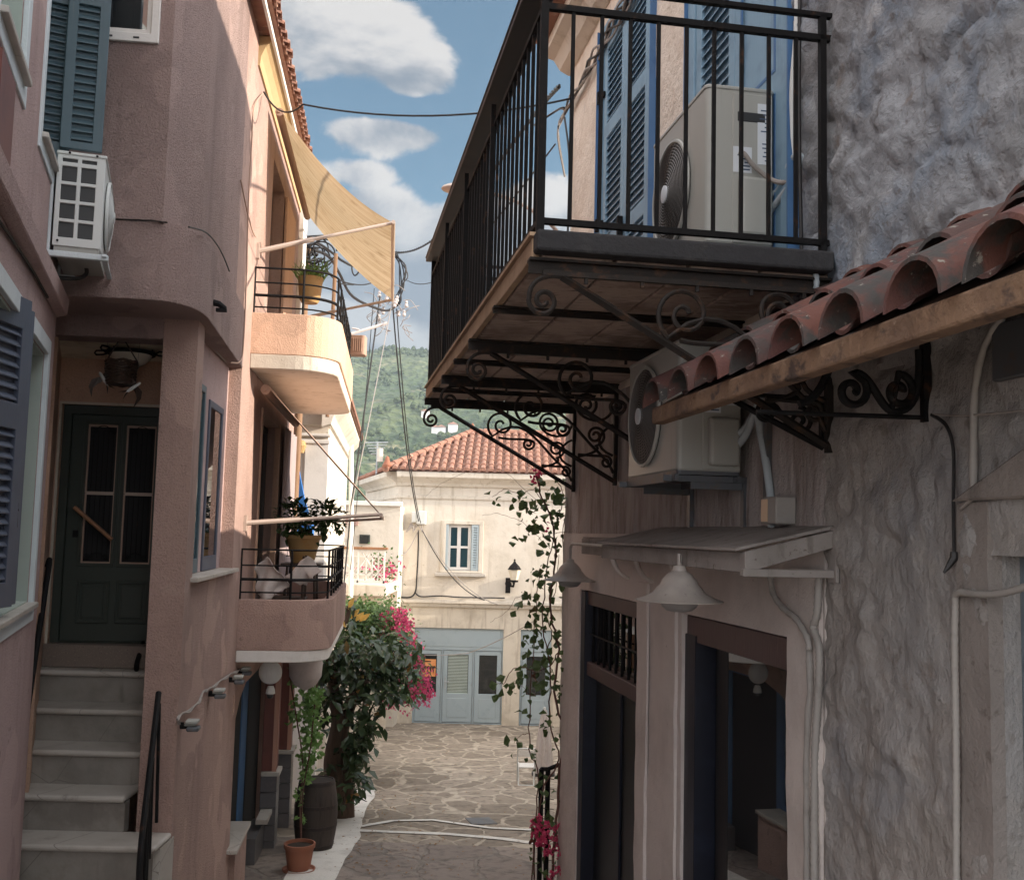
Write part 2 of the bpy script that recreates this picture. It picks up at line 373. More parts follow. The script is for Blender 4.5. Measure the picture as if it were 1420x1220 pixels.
BEAMW = M('lime_splashed_beam', (.225, .14, .088), .9, [('noise', 4, .45, .7, (.15, .09, .058)), ('noise', (9, 9, 14), .53, .66, (.075, .05, .04), 7), ('noise', (30, 30, 60), .55, .75, (.15, .09, .06), 6), ('noise', 8, .66, .78, (.55, .42, .30))], [('noise', 22, .014, 5)])
SLAB_U = M('stained_stone_slab', (.44, .345, .29), .85, [('noise', (3, 3, 3), .42, .66, (.22, .155, .125), 7), ('noise', (6, 18, 6), .52, .70, (.52, .42, .35), 7), ('noise', (9, 30, 9), .56, .7, (.13, .095, .08), 7)], [('noise', 24, .006, 5)])
SLAB_E = M('black_crusted_stone', (.028, .028, .031), .9, [('noise', 6, .5, .75, (.06, .057, .056), 6), ('noise', 30, .6, .75, (.025, .025, .025))], [('noise', 30, .008, 6)])
TAN = M('sunlit_stone_edge', (.42, .29, .19), .85, [('noise', 5, .4, .7, (.33, .22, .14))], [('noise', 30, .003)])  # tan of the lit edge put into the stone colour
RUST_T = M('painted_handrail', (.035, .028, .026), .5, [('noise', (3, 3, 30), .55, .75, (.06, .04, .03))])
CANVAS = canvas_mat()
CANVAS2 = M('mauve_canvas_roll', (.40, .27, .21), .9)
ALU = M('aged_aluminium', (.50, .40, .34), .45, metal=.3)
BARK = M('bark', (.105, .066, .045), .9, [('noise', (20, 20, 4), .45, .7, (.06, .04, .03), 6)], [('noise', (40, 40, 8), .01, 6)])
STEM = M('vine_stem', (.12, .055, .042), .8, [('noise', 30, .5, .75, (.2, .13, .09))])
POLE = M('weathered_pole_wood', (.24, .145, .085), .85, [('noise', (25, 25, 2), .45, .7, (.18, .095, .05), 6)], [('noise', (60, 60, 3), .006)])
CABLE = M('black_cable', (.016, .015, .016), .55)
CABLE_G = M('grey_cable', (.30, .27, .25), .6, [('noise', 20, .5, .8, (.2, .17, .15))])
CONDUIT = M('painted_corrugated_conduit', (.33, .31, .29), .6, [('noise', 12, .5, .8, (.24, .22, .20))])
HOSE = M('white_insulated_hose', (.42, .48, .52), .6, [('noise', 12, .5, .8, (.30, .33, .36))])
CLAY = M('terracotta_pot_clay', (.28, .11, .065), .8, [('noise', 7, .45, .75, (.28, .095, .05))], [('noise', 60, .002)])
CLAY_Y = M('ochre_pot_glaze', (.46, .30, .13), .6, [('noise', 7, .45, .75, (.45, .25, .09))])
BARREL = M('old_barrel_oak', (.050, .038, .032), .7, [('noise', (26, 26, 2), .45, .7, (.028, .021, .018), 6)], [('noise', (60, 60, 3), .004)])
HOOP = M('rusty_hoop', (.035, .028, .026), .6, [('noise', 30, .5, .8, (.075, .045, .03))], metal=.3)
SOIL = M('potting_soil', (.035, .024, .017), .95, (), [('noise', 60, .01)])
WOOD_D = M('dark_wood', (.045, .026, .018), .5, [('noise', (30, 30, 4), .45, .7, (.03, .018, .012))])
WOOD_M = M('oiled_wood', (.30, .15, .075), .5, [('noise', (30, 30, 4), .45, .7, (.2, .1, .05))])
CLOTH = M('grey_white_cloth', (.52, .47, .45), .95, [('noise', 14, .45, .75, (.44, .40, .38))])
BLUEC = M('bright_blue_canvas', (.03, .17, .52), .8)
TILE_G = M('grey_ceramic_tile', (.12, .115, .12), .35, [('noise', 20, .5, .8, (.16, .15, .155))])
REDBR = M('oxblood_paint', (.17, .055, .042), .5, [('noise', 4, .45, .8, (.13, .04, .032))])
REDBR_L = M('light_terracotta_paint', (.50, .27, .20), .6)
HOLLOW_SHADE = M('hollow_shade_dark', (.035, .026, .022), .95, [('noise', 20, .5, .7, (.07, .055, .045))], [('noise', 30, .01)])
POSTER = M('orange_poster_paper', (.75, .32, .12), .6, [('noise', 5, .45, .6, (.68, .24, .08))])
POSTER_B = M('dark_print', (.05, .02, .02), .7)
PRINT = M('blue_print', (.06, .09, .16), .6)
PAPER = M('white_label_paper', (.62, .66, .70), .6)
YELLOWL = M('warm_tan_plastic', (.62, .45, .30), .3)

def leafmat(name, c1, c2, rough=.45, dead=None):
    m = bpy.data.materials.new(name); m.use_nodes = True; g = NG(m.node_tree); bs = m.node_tree.nodes['Principled BSDF']
    bs.inputs['Roughness'].default_value = rough
    pos = g.new('ShaderNodeNewGeometry')
    f = g.ramp(g.noise(pos.outputs['Position'], 9, 3), .35, .65)
    c = g.mix(f, rgba(c1), rgba(c2))
    if 'Random Per Island' in pos.outputs:
        c = g.mix(g.m('MULTIPLY', pos.outputs['Random Per Island'], .55), c, rgba([x*1.6+.008 for x in c2]))
        if dead: c = g.mix(g.ramp(pos.outputs['Random Per Island'], .985, .99), c, rgba(dead))
    g.put(bs.inputs['Base Color'], c)
    tr = g.new('ShaderNodeBsdfTranslucent'); g.put(tr.inputs[0], c); mx = g.new('ShaderNodeMixShader'); mx.inputs[0].default_value = .28
    out = m.node_tree.nodes['Material Output']
    m.node_tree.links.new(bs.outputs[0], mx.inputs[1]); m.node_tree.links.new(tr.outputs[0], mx.inputs[2]); m.node_tree.links.new(mx.outputs[0], out.inputs[0])
    return m
LEAF_R = leafmat('rubber_leaf', (.025, .045, .022), (.055, .085, .038), .22, (.30, .16, .05))
LEAF_B = leafmat('bougainvillea_leaf', (.035, .075, .020), (.07, .13, .03), .5)
LEAF_V = leafmat('vine_leaf', (.045, .078, .025), (.085, .13, .045), .5, (.13, .05, .03))
LEAF_L = leafmat('lime_leaf', (.10, .20, .05), (.16, .28, .08), .5)
LEAF_P = leafmat('balcony_leaf', (.03, .06, .02), (.06, .10, .03), .4)
PETAL = leafmat('magenta_bract', (.40, .035, .12), (.55, .08, .19), .6)
PETAL_D = leafmat('crimson_bract', (.40, .025, .08), (.55, .06, .15), .6)
YLEAF = leafmat('golden_young_leaf', (.75, .42, .08), (.85, .55, .15), .5)

def flag_mat(name, stone, stone2, mortar, scale, w):
    m = bpy.data.materials.new(name); m.use_nodes = True; nt = m.node_tree; g = NG(nt); bs = nt.nodes['Principled BSDF']; bs.inputs['Roughness'].default_value = .8
    P = g.new('ShaderNodeNewGeometry').outputs['Position']
    wob = g.new('ShaderNodeTexNoise'); g.put(wob.inputs['Vector'], P); wob.inputs['Scale'].default_value = 2.2; wob.inputs['Detail'].default_value = 3
    add = g.new('ShaderNodeVectorMath', operation='MULTIPLY_ADD'); g.put(add.inputs[0], wob.outputs['Color']); add.inputs[1].default_value = (.35, .35, 0); g.put(add.inputs[2], P)
    sp = g.new('ShaderNodeSeparateXYZ'); g.put(sp.inputs[0], add.outputs[0]); v2 = g.vec(sp.outputs[0], g.m('MULTIPLY', sp.outputs[1], .62), 0)
    ve = g.new('ShaderNodeTexVoronoi', feature='DISTANCE_TO_EDGE'); g.put(ve.inputs['Vector'], v2); ve.inputs['Scale'].default_value = scale
    vc = g.new('ShaderNodeTexVoronoi'); g.put(vc.inputs['Vector'], v2); vc.inputs['Scale'].default_value = scale
    sc = g.new('ShaderNodeSeparateColor'); g.put(sc.inputs[0], vc.outputs['Color'])
    st = g.mix(sc.outputs[0], rgba(stone), rgba(stone2))
    st = g.mix(g.ramp(g.noise(P, 7, 6), .45, .75), st, rgba([x*.55 for x in stone]))
    st = g.mix(g.ramp(g.noise(P, 30, 4), .6, .8), st, rgba([x*1.35 for x in stone]))
    e = g.m('ADD', ve.outputs['Distance'], g.m('MULTIPLY', g.m('SUBTRACT', g.noise(P, 14, 3), .5), .06))
    f = g.ramp(e, w, w+.035)
    mo = g.mix(g.ramp(g.noise(P, 5, 4), .4, .7), rgba(mortar), rgba([x*.62 for x in mortar]))
    g.put(bs.inputs['Base Color'], g.mix(f, mo, st))
    b = g.new('ShaderNodeBump'); b.inputs['Distance'].default_value = .015; g.put(b.inputs['Height'], f)
    b2 = g.new('ShaderNodeBump'); b2.inputs['Distance'].default_value = .012; g.put(b2.inputs['Height'], g.noise(P, 12, 6)); g.put(b2.inputs['Normal'], b.outputs[0])
    g.put(bs.inputs['Normal'], b2.outputs[0])
    return m
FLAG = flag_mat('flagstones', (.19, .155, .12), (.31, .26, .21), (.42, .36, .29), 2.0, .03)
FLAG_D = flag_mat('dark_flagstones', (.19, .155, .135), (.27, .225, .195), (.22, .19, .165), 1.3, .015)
LIME = M('lime_washed_kerb', (.66, .64, .60), .85, [('noise', 3, .45, .75, (.50, .48, .45)), ('noise', 20, .6, .75, (.36, .33, .30), 5)], [('noise', 18, .008, 5)])

# ------------------------------------------------------------------ builders shared by many things
def facade(fr, u0, u1, z0, z1, holes=(), n=0.0, t=.3, step=None, disp=None):
    """a wall with openings (u0,u1,z0,z1); front vertices may be displaced"""
    def lines(a, b, cuts):
        L = sorted({round(x, 4) for x in [a, b]+[c for c in cuts if a < c < b]}); out = []
        for p, q in zip(L, L[1:]):
            k = max(1, math.ceil((q-p)/step)) if step else 1
            out += [p+(q-p)*i/k for i in range(k)]
        return out+[L[-1]]
    U = lines(u0, u1, [h[0] for h in holes]+[h[1] for h in holes]); Z = lines(z0, z1, [h[2] for h in holes]+[h[3] for h in holes])
    def inh(u, z): return any(h[0] < u < h[1] and h[2] < z < h[3] for h in holes)
    mb = MB(fr); ids = {}
    def vid(i, j, back):
        k = (i, j, back)
        if k not in ids:
            u, z = U[i], Z[j]; nn = n-t if back else n+(disp(u, z) if disp else 0)
            ids[k] = len(mb.v); mb.v.append(fr.w(u, nn, z))
        return ids[k]
    cells = {(i, j) for i in range(len(U)-1) for j in range(len(Z)-1) if not inh((U[i]+U[i+1])/2, (Z[j]+Z[j+1])/2)}
    for i, j in cells:
        mb.f.append((vid(i,j,0), vid(i+1,j,0), vid(i+1,j+1,0), vid(i,j+1,0)))
        mb.f.append((vid(i,j,1), vid(i,j+1,1), vid(i+1,j+1,1), vid(i+1,j,1)))
        for di, dj, a, b in ((-1,0,(i,j),(i,j+1)), (1,0,(i+1,j),(i+1,j+1)), (0,-1,(i,j),(i+1,j)), (0,1,(i,j+1),(i+1,j+1))):
            if (i+di, j+dj) not in cells: mb.f.append((vid(*a,0), vid(*b,0), vid(*b,1), vid(*a,1)))
    return mb

def louvre_leaf(parent, fr, u0, u1, n0, z0, z1, mat, slatmat, secs, t=.036, stile=.07, gap=.055, name='shutter', solid=()):
    """a louvred shutter leaf: secs = louvred (z0,z1) openings, solid = panelled ones"""
    mb = facade(fr, u0, u1, z0, z1, [(u0+stile, u1-stile, a, b) for a, b in list(secs)+list(solid)], n=n0+t, t=t)
    o = part(name, mb, mat, parent, bevel=.003)
    for a, b in secs:
        s = MB(fr); s.box(u0+stile, u1-stile, n0+.002, n0+.010, a, b)
        k = int((b-a)/gap)
        for i in range(k):
            zc = a+(i+.5)*(b-a)/k
            s.add([(u0+stile-.004, n0+.004, zc+.022), (u1-stile+.004, n0+.004, zc+.022), (u1-stile+.004, n0+t-.004, zc-.014), (u0+stile-.004, n0+t-.004, zc-.014),
                   (u0+stile-.004, n0+.004, zc+.030), (u1-stile+.004, n0+.004, zc+.030), (u1-stile+.004, n0+t-.004, zc-.006), (u0+stile-.004, n0+t-.004, zc-.006)],
                  [(0,3,2,1),(4,5,6,7),(0,1,5,4),(1,2,6,5),(2,3,7,6),(3,0,4,7)])
        part('louvres', s, slatmat, o)
    for a, b in solid: part('panel_edge', facade(fr, u0+stile-.004, u1-stile+.004, a-.004, b+.004, [(u0+stile+.014, u1-stile-.014, a+.014, b-.014)], n=n0+t+.003, t=.008), BLUE_D, o)
    for a, b in solid: part('panel', MB(fr).box(u0+stile+.004, u1-stile-.004, n0+.006, n0+t-.014, a+.004, b-.004), mat, o, bevel=.004)
    return o

def spiral(c, r0, r1, a0, turns, k=26):
    return [(c[0]+(r0+(r1-r0)*i/k)*math.cos(a0+turns*2*math.pi*i/k), c[1]+(r0+(r1-r0)*i/k)*math.sin(a0+turns*2*math.pi*i/k)) for i in range(k+1)]
def bez(p0, p1, p2, p3, k=10):
    return [tuple((1-t)**3*a+3*(1-t)**2*t*b+3*(1-t)*t*t*c+t**3*d for a, b, c, d in zip(p0, p1, p2, p3)) for t in [i/k for i in range(k+1)]]

def leaf_fold(mb, p, d, nrm, L, W, droop=.15):
    """one leaf of four faces folded along its midrib; p base, d direction, nrm up-ish"""
    d = d.normalized(); s = d.cross(nrm)
    if s.length < 1e-4: s = d.orthogonal()
    s.normalize(); up = s.cross(d)
    tip = p+d*L-up*L*droop; mid = p+d*L*.5
    a = mid+s*W*.5+up*W*.18; b = mid-s*W*.5+up*W*.18
    q = p+d*L*.82-up*L*droop*.6
    a2 = q+s*W*.26; b2 = q-s*W*.26
    mb.raw([p, a, a2, tip, b2, b, mid], [(0,1,6), (0,6,5), (6,1,2), (6,2,3), (6,3,4), (6,4,5)])
def rv(): 
    while True:
        v = Vector((random.uniform(-1,1), random.uniform(-1,1), random.uniform(-1,1)))
        if .05 < v.length < 1: return v
def cable(pts, r, sag=0, seg=6, k=14, wob=0):
    """points through which a cable passes, each span sagging"""
    out = []
    for a, b in zip(pts, pts[1:]):
        a = Vector(a); b = Vector(b)
        for i in range(k):
            t = i/k; p = a.lerp(b, t); p.z -= sag*4*t*(1-t)
            if wob: p += rv()*wob
            out.append(p)
    out.append(Vector(pts[-1]))
    return MB().tube(out, r, seg, raw=True)

# ================================================================== THE SETTING
def build_ground():
    mb = MB(); xs = [-400, -60, -12, -8, -4, -2, 0, 2, 4, 8, 12, 60, 400]; ys = [-60, -20, 0, 2, 4, 6, 8, 10, 11, 13, 15, 18, 21, 24, 27, 29, 40, 100, 400, 900]
    for y in ys:
        for x in xs: mb.v.append(Vector((x, y, gz(y)-.004)))
    k = len(xs)
    for j in range(len(ys)-1):
        for i in range(k-1): mb.f.append((j*k+i, j*k+i+1, (j+1)*k+i+1, (j+1)*k+i))
    struct('ground', mb, FLAG)
    def sheet(name, px, mat, lift):
        P = [G(x, y) for x, y in px]; mb = MB()
        # refine so that it follows the slope
        vs = [Vector((p.x, p.y, gz(p.y)+lift)) for p in P]; mb.raw(vs, [tuple(range(len(vs)))])
        return struct(name, mb, mat)
    # darker paving of the lane in front, its lime washed strips
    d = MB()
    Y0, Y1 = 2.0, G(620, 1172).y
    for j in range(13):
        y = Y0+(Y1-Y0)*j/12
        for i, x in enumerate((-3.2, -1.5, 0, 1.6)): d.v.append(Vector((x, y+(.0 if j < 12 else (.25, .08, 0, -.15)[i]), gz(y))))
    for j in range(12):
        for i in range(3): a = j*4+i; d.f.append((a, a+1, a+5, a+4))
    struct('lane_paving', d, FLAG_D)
    def strip(name, centre, half, lift=.006):
        mb = MB(); n = len(centre)
        for i, p in enumerate(centre):
            q = Vector(centre[min(i+1, n-1)])-Vector(centre[max(i-1, 0)]); s_ = Vector((-q.y, q.x, 0)).normalized()
            h = half[i] if isinstance(half, list) else half
            h *= 1+.25*noise.noise(Vector(p)*1.7)
            for sgn in (-1, 1):
                v = Vector(p)+s_*h*sgn; v.z = gz(v.y)+lift; mb.v.append(v)
        for i in range(n-1): mb.f.append((2*i, 2*i+1, 2*i+3, 2*i+2))
        return struct(name, mb, LIME)
    def line(pts, k=10):
        P = [G(x, y) for x, y in pts]; out = []
        for a, b in zip(P, P[1:]): out += [a.lerp(b, i/k) for i in range(k)]
        return out+[P[-1]]
    strip('painted_strip', line([(470, 1150), (540, 1153), (620, 1156), (700, 1163), (760, 1172)]), .07)
    strip('painted_strip', line([(500, 1146), (545, 1138), (600, 1137), (680, 1148), (760, 1152)]), .05, .010)
    strip('painted_edging', line([(500, 1095), (478, 1130), (470, 1160), (440, 1200), (405, 1260), (330, 1400)]), [.28]*51, .014)
build_ground()

def build_hills():
    """a wooded hillside, 350 to 900 m away, with a ridge against the sky"""
    mb = MB(); NX, NY = 150, 90
    def hz(x, y):
        t = (y-290)/370.0
        p = Vector((x*.004, y*.004, 0))
        ridge = 124+9*math.sin(x*.021+1.2)+5*math.sin(x*.05)
        h = -30+ (ridge+26)*max(0, min(1, t))**.85
        h += 22*(noise.noise(p*2.0))*min(1, t*1.6)+9*noise.noise(p*6)*min(1, t*2)+2.5*noise.noise(p*22)+1.2*noise.noise(p*60)
        if y > 660: h -= (y-660)*.2
        return h
    for j in range(NY+1):
        for i in range(NX+1):
            x = -600+1200*i/NX; y = 260+640*j/NY; mb.v.append(Vector((x, y, hz(x, y))))
    for j in range(NY):
        for i in range(NX):
            a = j*(NX+1)+i; mb.f.append((a, a+1, a+NX+2, a+NX+1))
    HILL = M('hillside', (.085, .11, .045), .95, [('noise', .022, .40, .60, (.045, .075, .03), 6), ('dnoise', .03, .53, .66, (.23, .20, .12), 6), ('vor', .16, .5, .1, (.035, .06, .025)), ('noise', .30, .5, .7, (.03, .05, .022), 4), ('noise', .06, .66, .76, (.24, .20, .13), 5)],
             [('noise', .11, 5.0, 5), ('vor', .20, 2.6)])
    struct('hills', mb, HILL, smooth=True)
    # clumps of trees on the slope, one mass
    cl = MB(); r2 = random.Random(5)
    for _ in range(7000):
        x = r2.uniform(-170, 60); y = r2.uniform(330, 690)
        if noise.noise(Vector((x*.02, y*.02, 3)))+.6*noise.noise(Vector((x*.06, y*.06, 7))) < .0: continue
        r = r2.uniform(.7, 1.9); z = hz(x, y); b = len(cl.v)
        for k, (zz, rr) in enumerate(((-.3, .9), (.45, 1.0), (1.1, .6), (1.45, .08))):
            for q in range(5): cl.v.append(Vector((x+r*rr*math.cos(q*1.257+k*.5)*r2.uniform(.8, 1.15), y+r*rr*math.sin(q*1.257+k*.5), z+r*zz)))
        for k in range(3):
            for q in range(5): cl.f.append((b+k*5+q, b+k*5+(q+1) % 5, b+k*5+5+(q+1) % 5, b+k*5+5+q))
    WOODS = M('hill_woods', (.038, .062, .025), .95, [('noise', .09, .42, .6, (.07, .095, .038), 4), ('noise', .7, .5, .7, (.025, .04, .02))])
    o = struct('hill_woods', cl, WOODS, kind='stuff'); 
    return hz
HZ = build_hills()

# ================================================================== RIGHT: THE WHITEWASHED HOUSE
def build_right_house():
    H = thing('whitewashed_house', 'old whitewashed rubble house on the right with blue shutters and an iron balcony', 'house', RW.w(1.5, 0, gz(5)))
    def d_rough(u, z):
        p = RW.w(u, 0, z)
        q = p+Vector((0, 0, 0))+.12*noise.noise_vector(p*2.3)
        d, _ = noise.voronoi(Vector((q.x*3.0, q.y*3.0, q.z*4.2)), distance_metric='DISTANCE', exponent=2.5)
        st = min(1, (d[1]-d[0])/.28)                              # stones under the plaster
        m = .5+.5*noise.noise(p*.9)
        a = .016*noise.fractal(p*1.7, 1, 2, 4)+(.004+.022*m)*(st*st*(3-2*st)-.6)+.019*noise.fractal(p*6, .9, 2, 4)+.008*abs(noise.noise(p*19))+.004*noise.noise(p*34)
        w = noise.fractal(Vector((p.x*9, p.y*9, p.z*3.4)), 1, 2, 3); return a+.011*abs(w)*(1.3 if p.z < .2 else .7)
    def d_soft(u, z):
        p = RW.w(u, 0, z); return .010*noise.fractal(p*1.6, 1, 2, 3)+.004*noise.noise(p*9)
    def d_streak(u, z):
        p = RW.w(u, 0, z); q = Vector((p.x*7, p.y*7, p.z*1.6)); return .014*noise.fractal(q, 1, 2, 4)+.006*noise.noise(q*3)
    nd = (-2.2, -1.01, -5.0, -.03)
    part('wall', facade(RW, -7.0, -2.2, -5, 4.35, step=.3, disp=d_soft, t=.35), ROUGHW, H, smooth=False)
    part('wall', facade(RW, -2.2, .13, -5, 1.08, [nd], step=.022, disp=d_rough, t=.35), ROUGHW, H, smooth=True, recalc=False)
    part('wall', facade(RW, -2.2, .40, 1.08, 4.35, step=.024, disp=lambda u, z: 1.35*d_rough(u, z), t=.35), ROUGHW_U, H, smooth=True, recalc=False)
    # door openings
    D1 = (2.80, 4.44, -5.0, -.44); D2 = (.50, 1.92, -5.0, -.44)
    part('wall', facade(RW, .13, 5.1, -5, .02, [D1, D2], step=.05, disp=d_soft, t=.35), PILAW, H, smooth=True, recalc=False)
    part('wall', facade(RW, .13, 5.1, .02, 1.08, step=.03, disp=d_streak, t=.35), STREAKW, H, smooth=True, recalc=False)
    W1 = (2.62, 3.93, 1.22, 4.08); W2 = (.46, 1.78, 1.22, 4.08)
    part('wall', facade(RW, .40, 5.1, 1.08, 4.35, [W1, W2], step=.045, disp=d_soft, t=.35), WARMW, H, smooth=True, recalc=False)
    # pilaster strips of the door surrounds, slightly proud and uneven
    for a, b in ((.14, .46), (1.98, 2.20), (2.55, 2.76)):
        part('door_surround', facade(RW, a, b, -4.6, -.12 if a < 1 else -.30, n=.022, t=.02, step=.06, disp=d_soft), PILAW, H, smooth=True, recalc=False)
    # unseen end wall and rear, slanted to let the sun past; cornice and roof
    b = MB(RW); b.prism([(5.09, -.35), (2.2, -6.5), (-7, -6.5), (-7, -.36)], 2, -5, 4.34); part('rear_walls', b, WARMW, H)
    c = MB(RW).prism([(-.30, 4.34), (.02, 4.34), (.10, 4.38), (.16, 4.47), (.25, 4.50), (.25, 4.60), (-.30, 4.60)], 0, -7, 5.22)
    part('cornice', c, CREAM, H)
    r = MB(RW); r.add([(-7, .38, 4.61), (5.22, .38, 4.61), (3.4, -3.4, 6.0), (-7, -3.4, 6.0), (-7, -6.9, 4.61), (2.0, -6.9, 4.61)], [(0, 1, 2, 3), (3, 2, 5, 4), (0, 3, 4), (1, 5, 2), (0, 4, 5, 1)])
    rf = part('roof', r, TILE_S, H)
    t = MB(RW)
    for i in range(59):
        u = -6.9+i*.205
        for k in range(7):
            q0, q1 = math.pi*k/7, math.pi*(k+1)/7
            t.add([(u+.075*math.cos(q), nn, zz+.06*math.sin(q)) for q in (q0, q1) for nn, zz in ((.42, 4.60), (max(-3.3, -3.3 if u < 3.4 else -(5.3-u)*2.0), 4.60+(.42-max(-3.3, -3.3 if u < 3.4 else -(5.3-u)*2.0))*.3683))], [(0, 2, 3, 1)])
    part('tiles', t, TILE_S, rf)

    # ---- louvred balcony doors
    def balcony_door(W, order):
        u0, u1, z0, z1 = W
        fm = facade(RW, u0-.06, u1+.06, z0-.01, z1+.07, [(u0+.05, u1-.05, z0+.0, z1-.05)], n=.03, t=.12)
        f = part('balcony_door', fm, BLUE, H, bevel=.006)
        part('jamb', MB(RW).box(u0-.075, u0-.061, -.02, .05, z0, z1+.08).box(u1+.061, u1+.075, -.02, .05, z0, z1+.08), BLUE_D, f)
        part('dark_glass', MB(RW).box(u0+.05, u1-.05, -.13, -.10, z0, z1-.05), GLASS, f)
        m = (u0+u1)/2; zm = z0+1.02; zt = z0+1.14
        for k, (a, b) in enumerate(((u0+.055, m-.004), (m+.004, u1-.055))):
            if order and k == 0:
                louvre_leaf(H, RW, a, b, -.02, z0+.02, z1-.06, BLUE, BLUE, [(zt+.80, z1-.16)], solid=[(z0+.14, zm-.06), (zm+.06, zt+.68)], stile=.085)
            else:
                louvre_leaf(H, RW, a, b, -.02, z0+.02, z1-.06, BLUE, BLUE, [(z0+.12, zm), (zt, zt+.82), (zt+.94, z1-.16)], stile=.085)
        h = MB(RW)
        for zz in (z0+.30, z0+1.28, z0+2.35):
            h.box(u1-.10, u1+.02, .018, .034, zz-.02, zz+.02).box(u1-.015, u1+.015, .018, .06, zz-.05, zz+.05)
        h.box(m-.05, m+.05, .02, .035, z0+1.05, z0+1.09).box(m-.015, m+.015, .02, .06, z0+.98, z0+1.16)
        part('hinges', h, IRON, f)
    balcony_door(W1, False); balcony_door(W2, True)

    # ---- ground floor door with barred fanlight
    u0, u1 = D1[0], D1[1]
    fr_ = part('barred_door', facade(RW, u0, u1, -4.3, -.45, [(u0+.03, u1-.10, -4.2, -1.13), (u0+.03, u1-.10, -1.02, -.56)], n=-.035, t=.10), BROWNW, H, bevel=.005)
    part('jamb', MB(RW).box(u1-.13, u1+.005, -.15, -.012, -4.3, -.452), NAVY, fr_, bevel=.004)
    part('leaf', MB(RW).box(u0+.03, (u0+u1)/2-.06, -.16, -.12, -4.2, -1.13).box((u0+u1)/2-.05, u1-.10, -.16, -.12, -4.2, -1.13), BLACKP, fr_, bevel=.006)
    part('stile', MB(RW).box((u0+u1)/2-.085, (u0+u1)/2-.03, -.12, -.10, -4.2, -1.13), NAVY, fr_, bevel=.004)
    gb = MB(RW)
    for i in range(9):
        u = u0+.12+i*(u1-u0-.30)/8; gb.tube([(u, -.075, -1.03), (u, -.075, -.55)], .012, 8)
    gb.tube([(u0+.03, -.06, -.80), (u1-.10, -.06, -.80)], .007, 6)
    part('window_bars', gb, IRON, fr_, smooth=True)
    part('fanlight_glass', MB(RW).box(u0+.03, u1-.10, -.135, -.13, -1.02, -.56), GLASS_M, fr_)
    # ---- second door: dark leaf and a glazed leaf
    u0, u1 = D2[0], D2[1]
    f2 = part('glazed_door', facade(RW, u0+.002, u1-.002, -4.3, -.45, [(u0+.03, u1-.16, -4.2, -.60)], n=-.03, t=.09), BROWNW, H, bevel=.005)
    part('jamb', MB(RW).box(u1-.17, u1+.004, -.16, -.02, -4.3, -.56), NAVY, f2, bevel=.004)
    ug = RW.pix(1012, 1000, -.12)[0]
    part('dark_leaf', MB(RW).box(ug, u1-.17, -.20, -.145, -4.2, -.58).box(ug, ug+.17, -.145, -.11, -4.2, -.58), BLACKP, f2, bevel=.005)
    part('jamb', MB(RW).box(u0+.004, u0+.034, -.12, -.028, -4.2, -.58), NAVY, f2)
    part('glass_pane', MB(RW).box(u0+.036, ug, -.118, -.112, -4.2, -.58), GLASS_M, f2)
    part('interior', MB(RW).box(.4, 4.6, -.34, -.30, -4.4, -.4), DARK, H)
    # ---- nearest doorway at the right edge
    n0, n1 = nd[0], nd[1]
    f3 = part('doorway', facade(RW, n1-.001, n1+.16, -4.6, .14, n=.022, t=.05, step=.05, disp=d_soft), PILAD, H, smooth=True, recalc=False)
    part('door_leaf', MB(RW).box(n0, n1-.002, -.13, -.09, -4.6, -.035), BLUEGREY, f3)
    hd = MB(RW)
    hd.prism([(n1+.16, .145), (n1-1.4, .145), (n1-1.4, .75), (n1-.25, .31)], 1, .0, .05)
    part('lintel_slab', hd, PILAD, H, bevel=.008)
    part('wall_vent', MB(RW).box(-1.4, -1.065, .0, .035, .52, .70), STEEL_D, H, bevel=.004)

    # ---- balcony
    NB = 1.31; UB0, UB1 = .06, 4.74
    ZB = 1.13
    sl = MB(RW)
    nj, uj = 4, 6
    for i in range(nj):                                          # stone slabs with dark joints between
        a = .0+i*(NB-.03)/nj
        sl.box(UB0+.02, UB1-.02, a+.006, a+(NB-.03)/nj-.006, ZB, ZB+.075)
    B = part('balcony', sl, SLAB_U, H, bevel=.006)
    part('edge_stone', MB(RW).box(UB0-.07, UB0+.02, .02, NB, ZB+.012, ZB+.10).box(UB0+.02, UB1, .0, NB-.02, ZB+.076, ZB+.10), SLAB_E, B, bevel=.018, bseg=2)
    part('fascia', MB(RW).box(UB0+.02, UB1, NB-.028, NB+.004, ZB+.0, ZB+.085), TAN, B, bevel=.003)
    part('kerb_bar', MB(RW).box(UB0, UB1, NB-.012, NB+.018, ZB+.088, ZB+.104), TAN, B)
    beams = [(UB0+.03, .05), (1.02, .022), (1.93, .05), (2.65, .022), (3.38, .05), (4.05, .022), (4.70, .045)]
    for u, h in beams:
        part('floor_beam', MB(RW).box(u-.035, u+.035, 0, NB+.015, ZB-.012, ZB-.001).box(u-.008, u+.008, 0, NB+.015, ZB-.012-h, ZB-.012), IRON_R, B)
    def bracket(u):
        L = NB-.10; D = .66; zt = ZB-.065
        def tr(pts): return [(u, n, zt+z) for n, z in pts]
        mb = MB(RW)
        mb.box(u-.012, u+.012, 0, L+.06, zt-.010, zt+.012)
        mb.box(u-.014, u+.014, .0, .03, zt-D-.03, zt)
        dg = [(L-.02, -.01), (.02, -D)]
        mb.tube(tr(dg), .017, 4)
        sc = []
        sc.append(bez((L-.02, -.01), (L+.06, .0), (L+.12, -.04), (L+.115, -.11), 8)+spiral((L+.055, -.115), .062, .012, 0, -1.5, 30))
        s1 = spiral((.66, -.135), .018, .125, -math.pi*1.1, -1.6, 34)
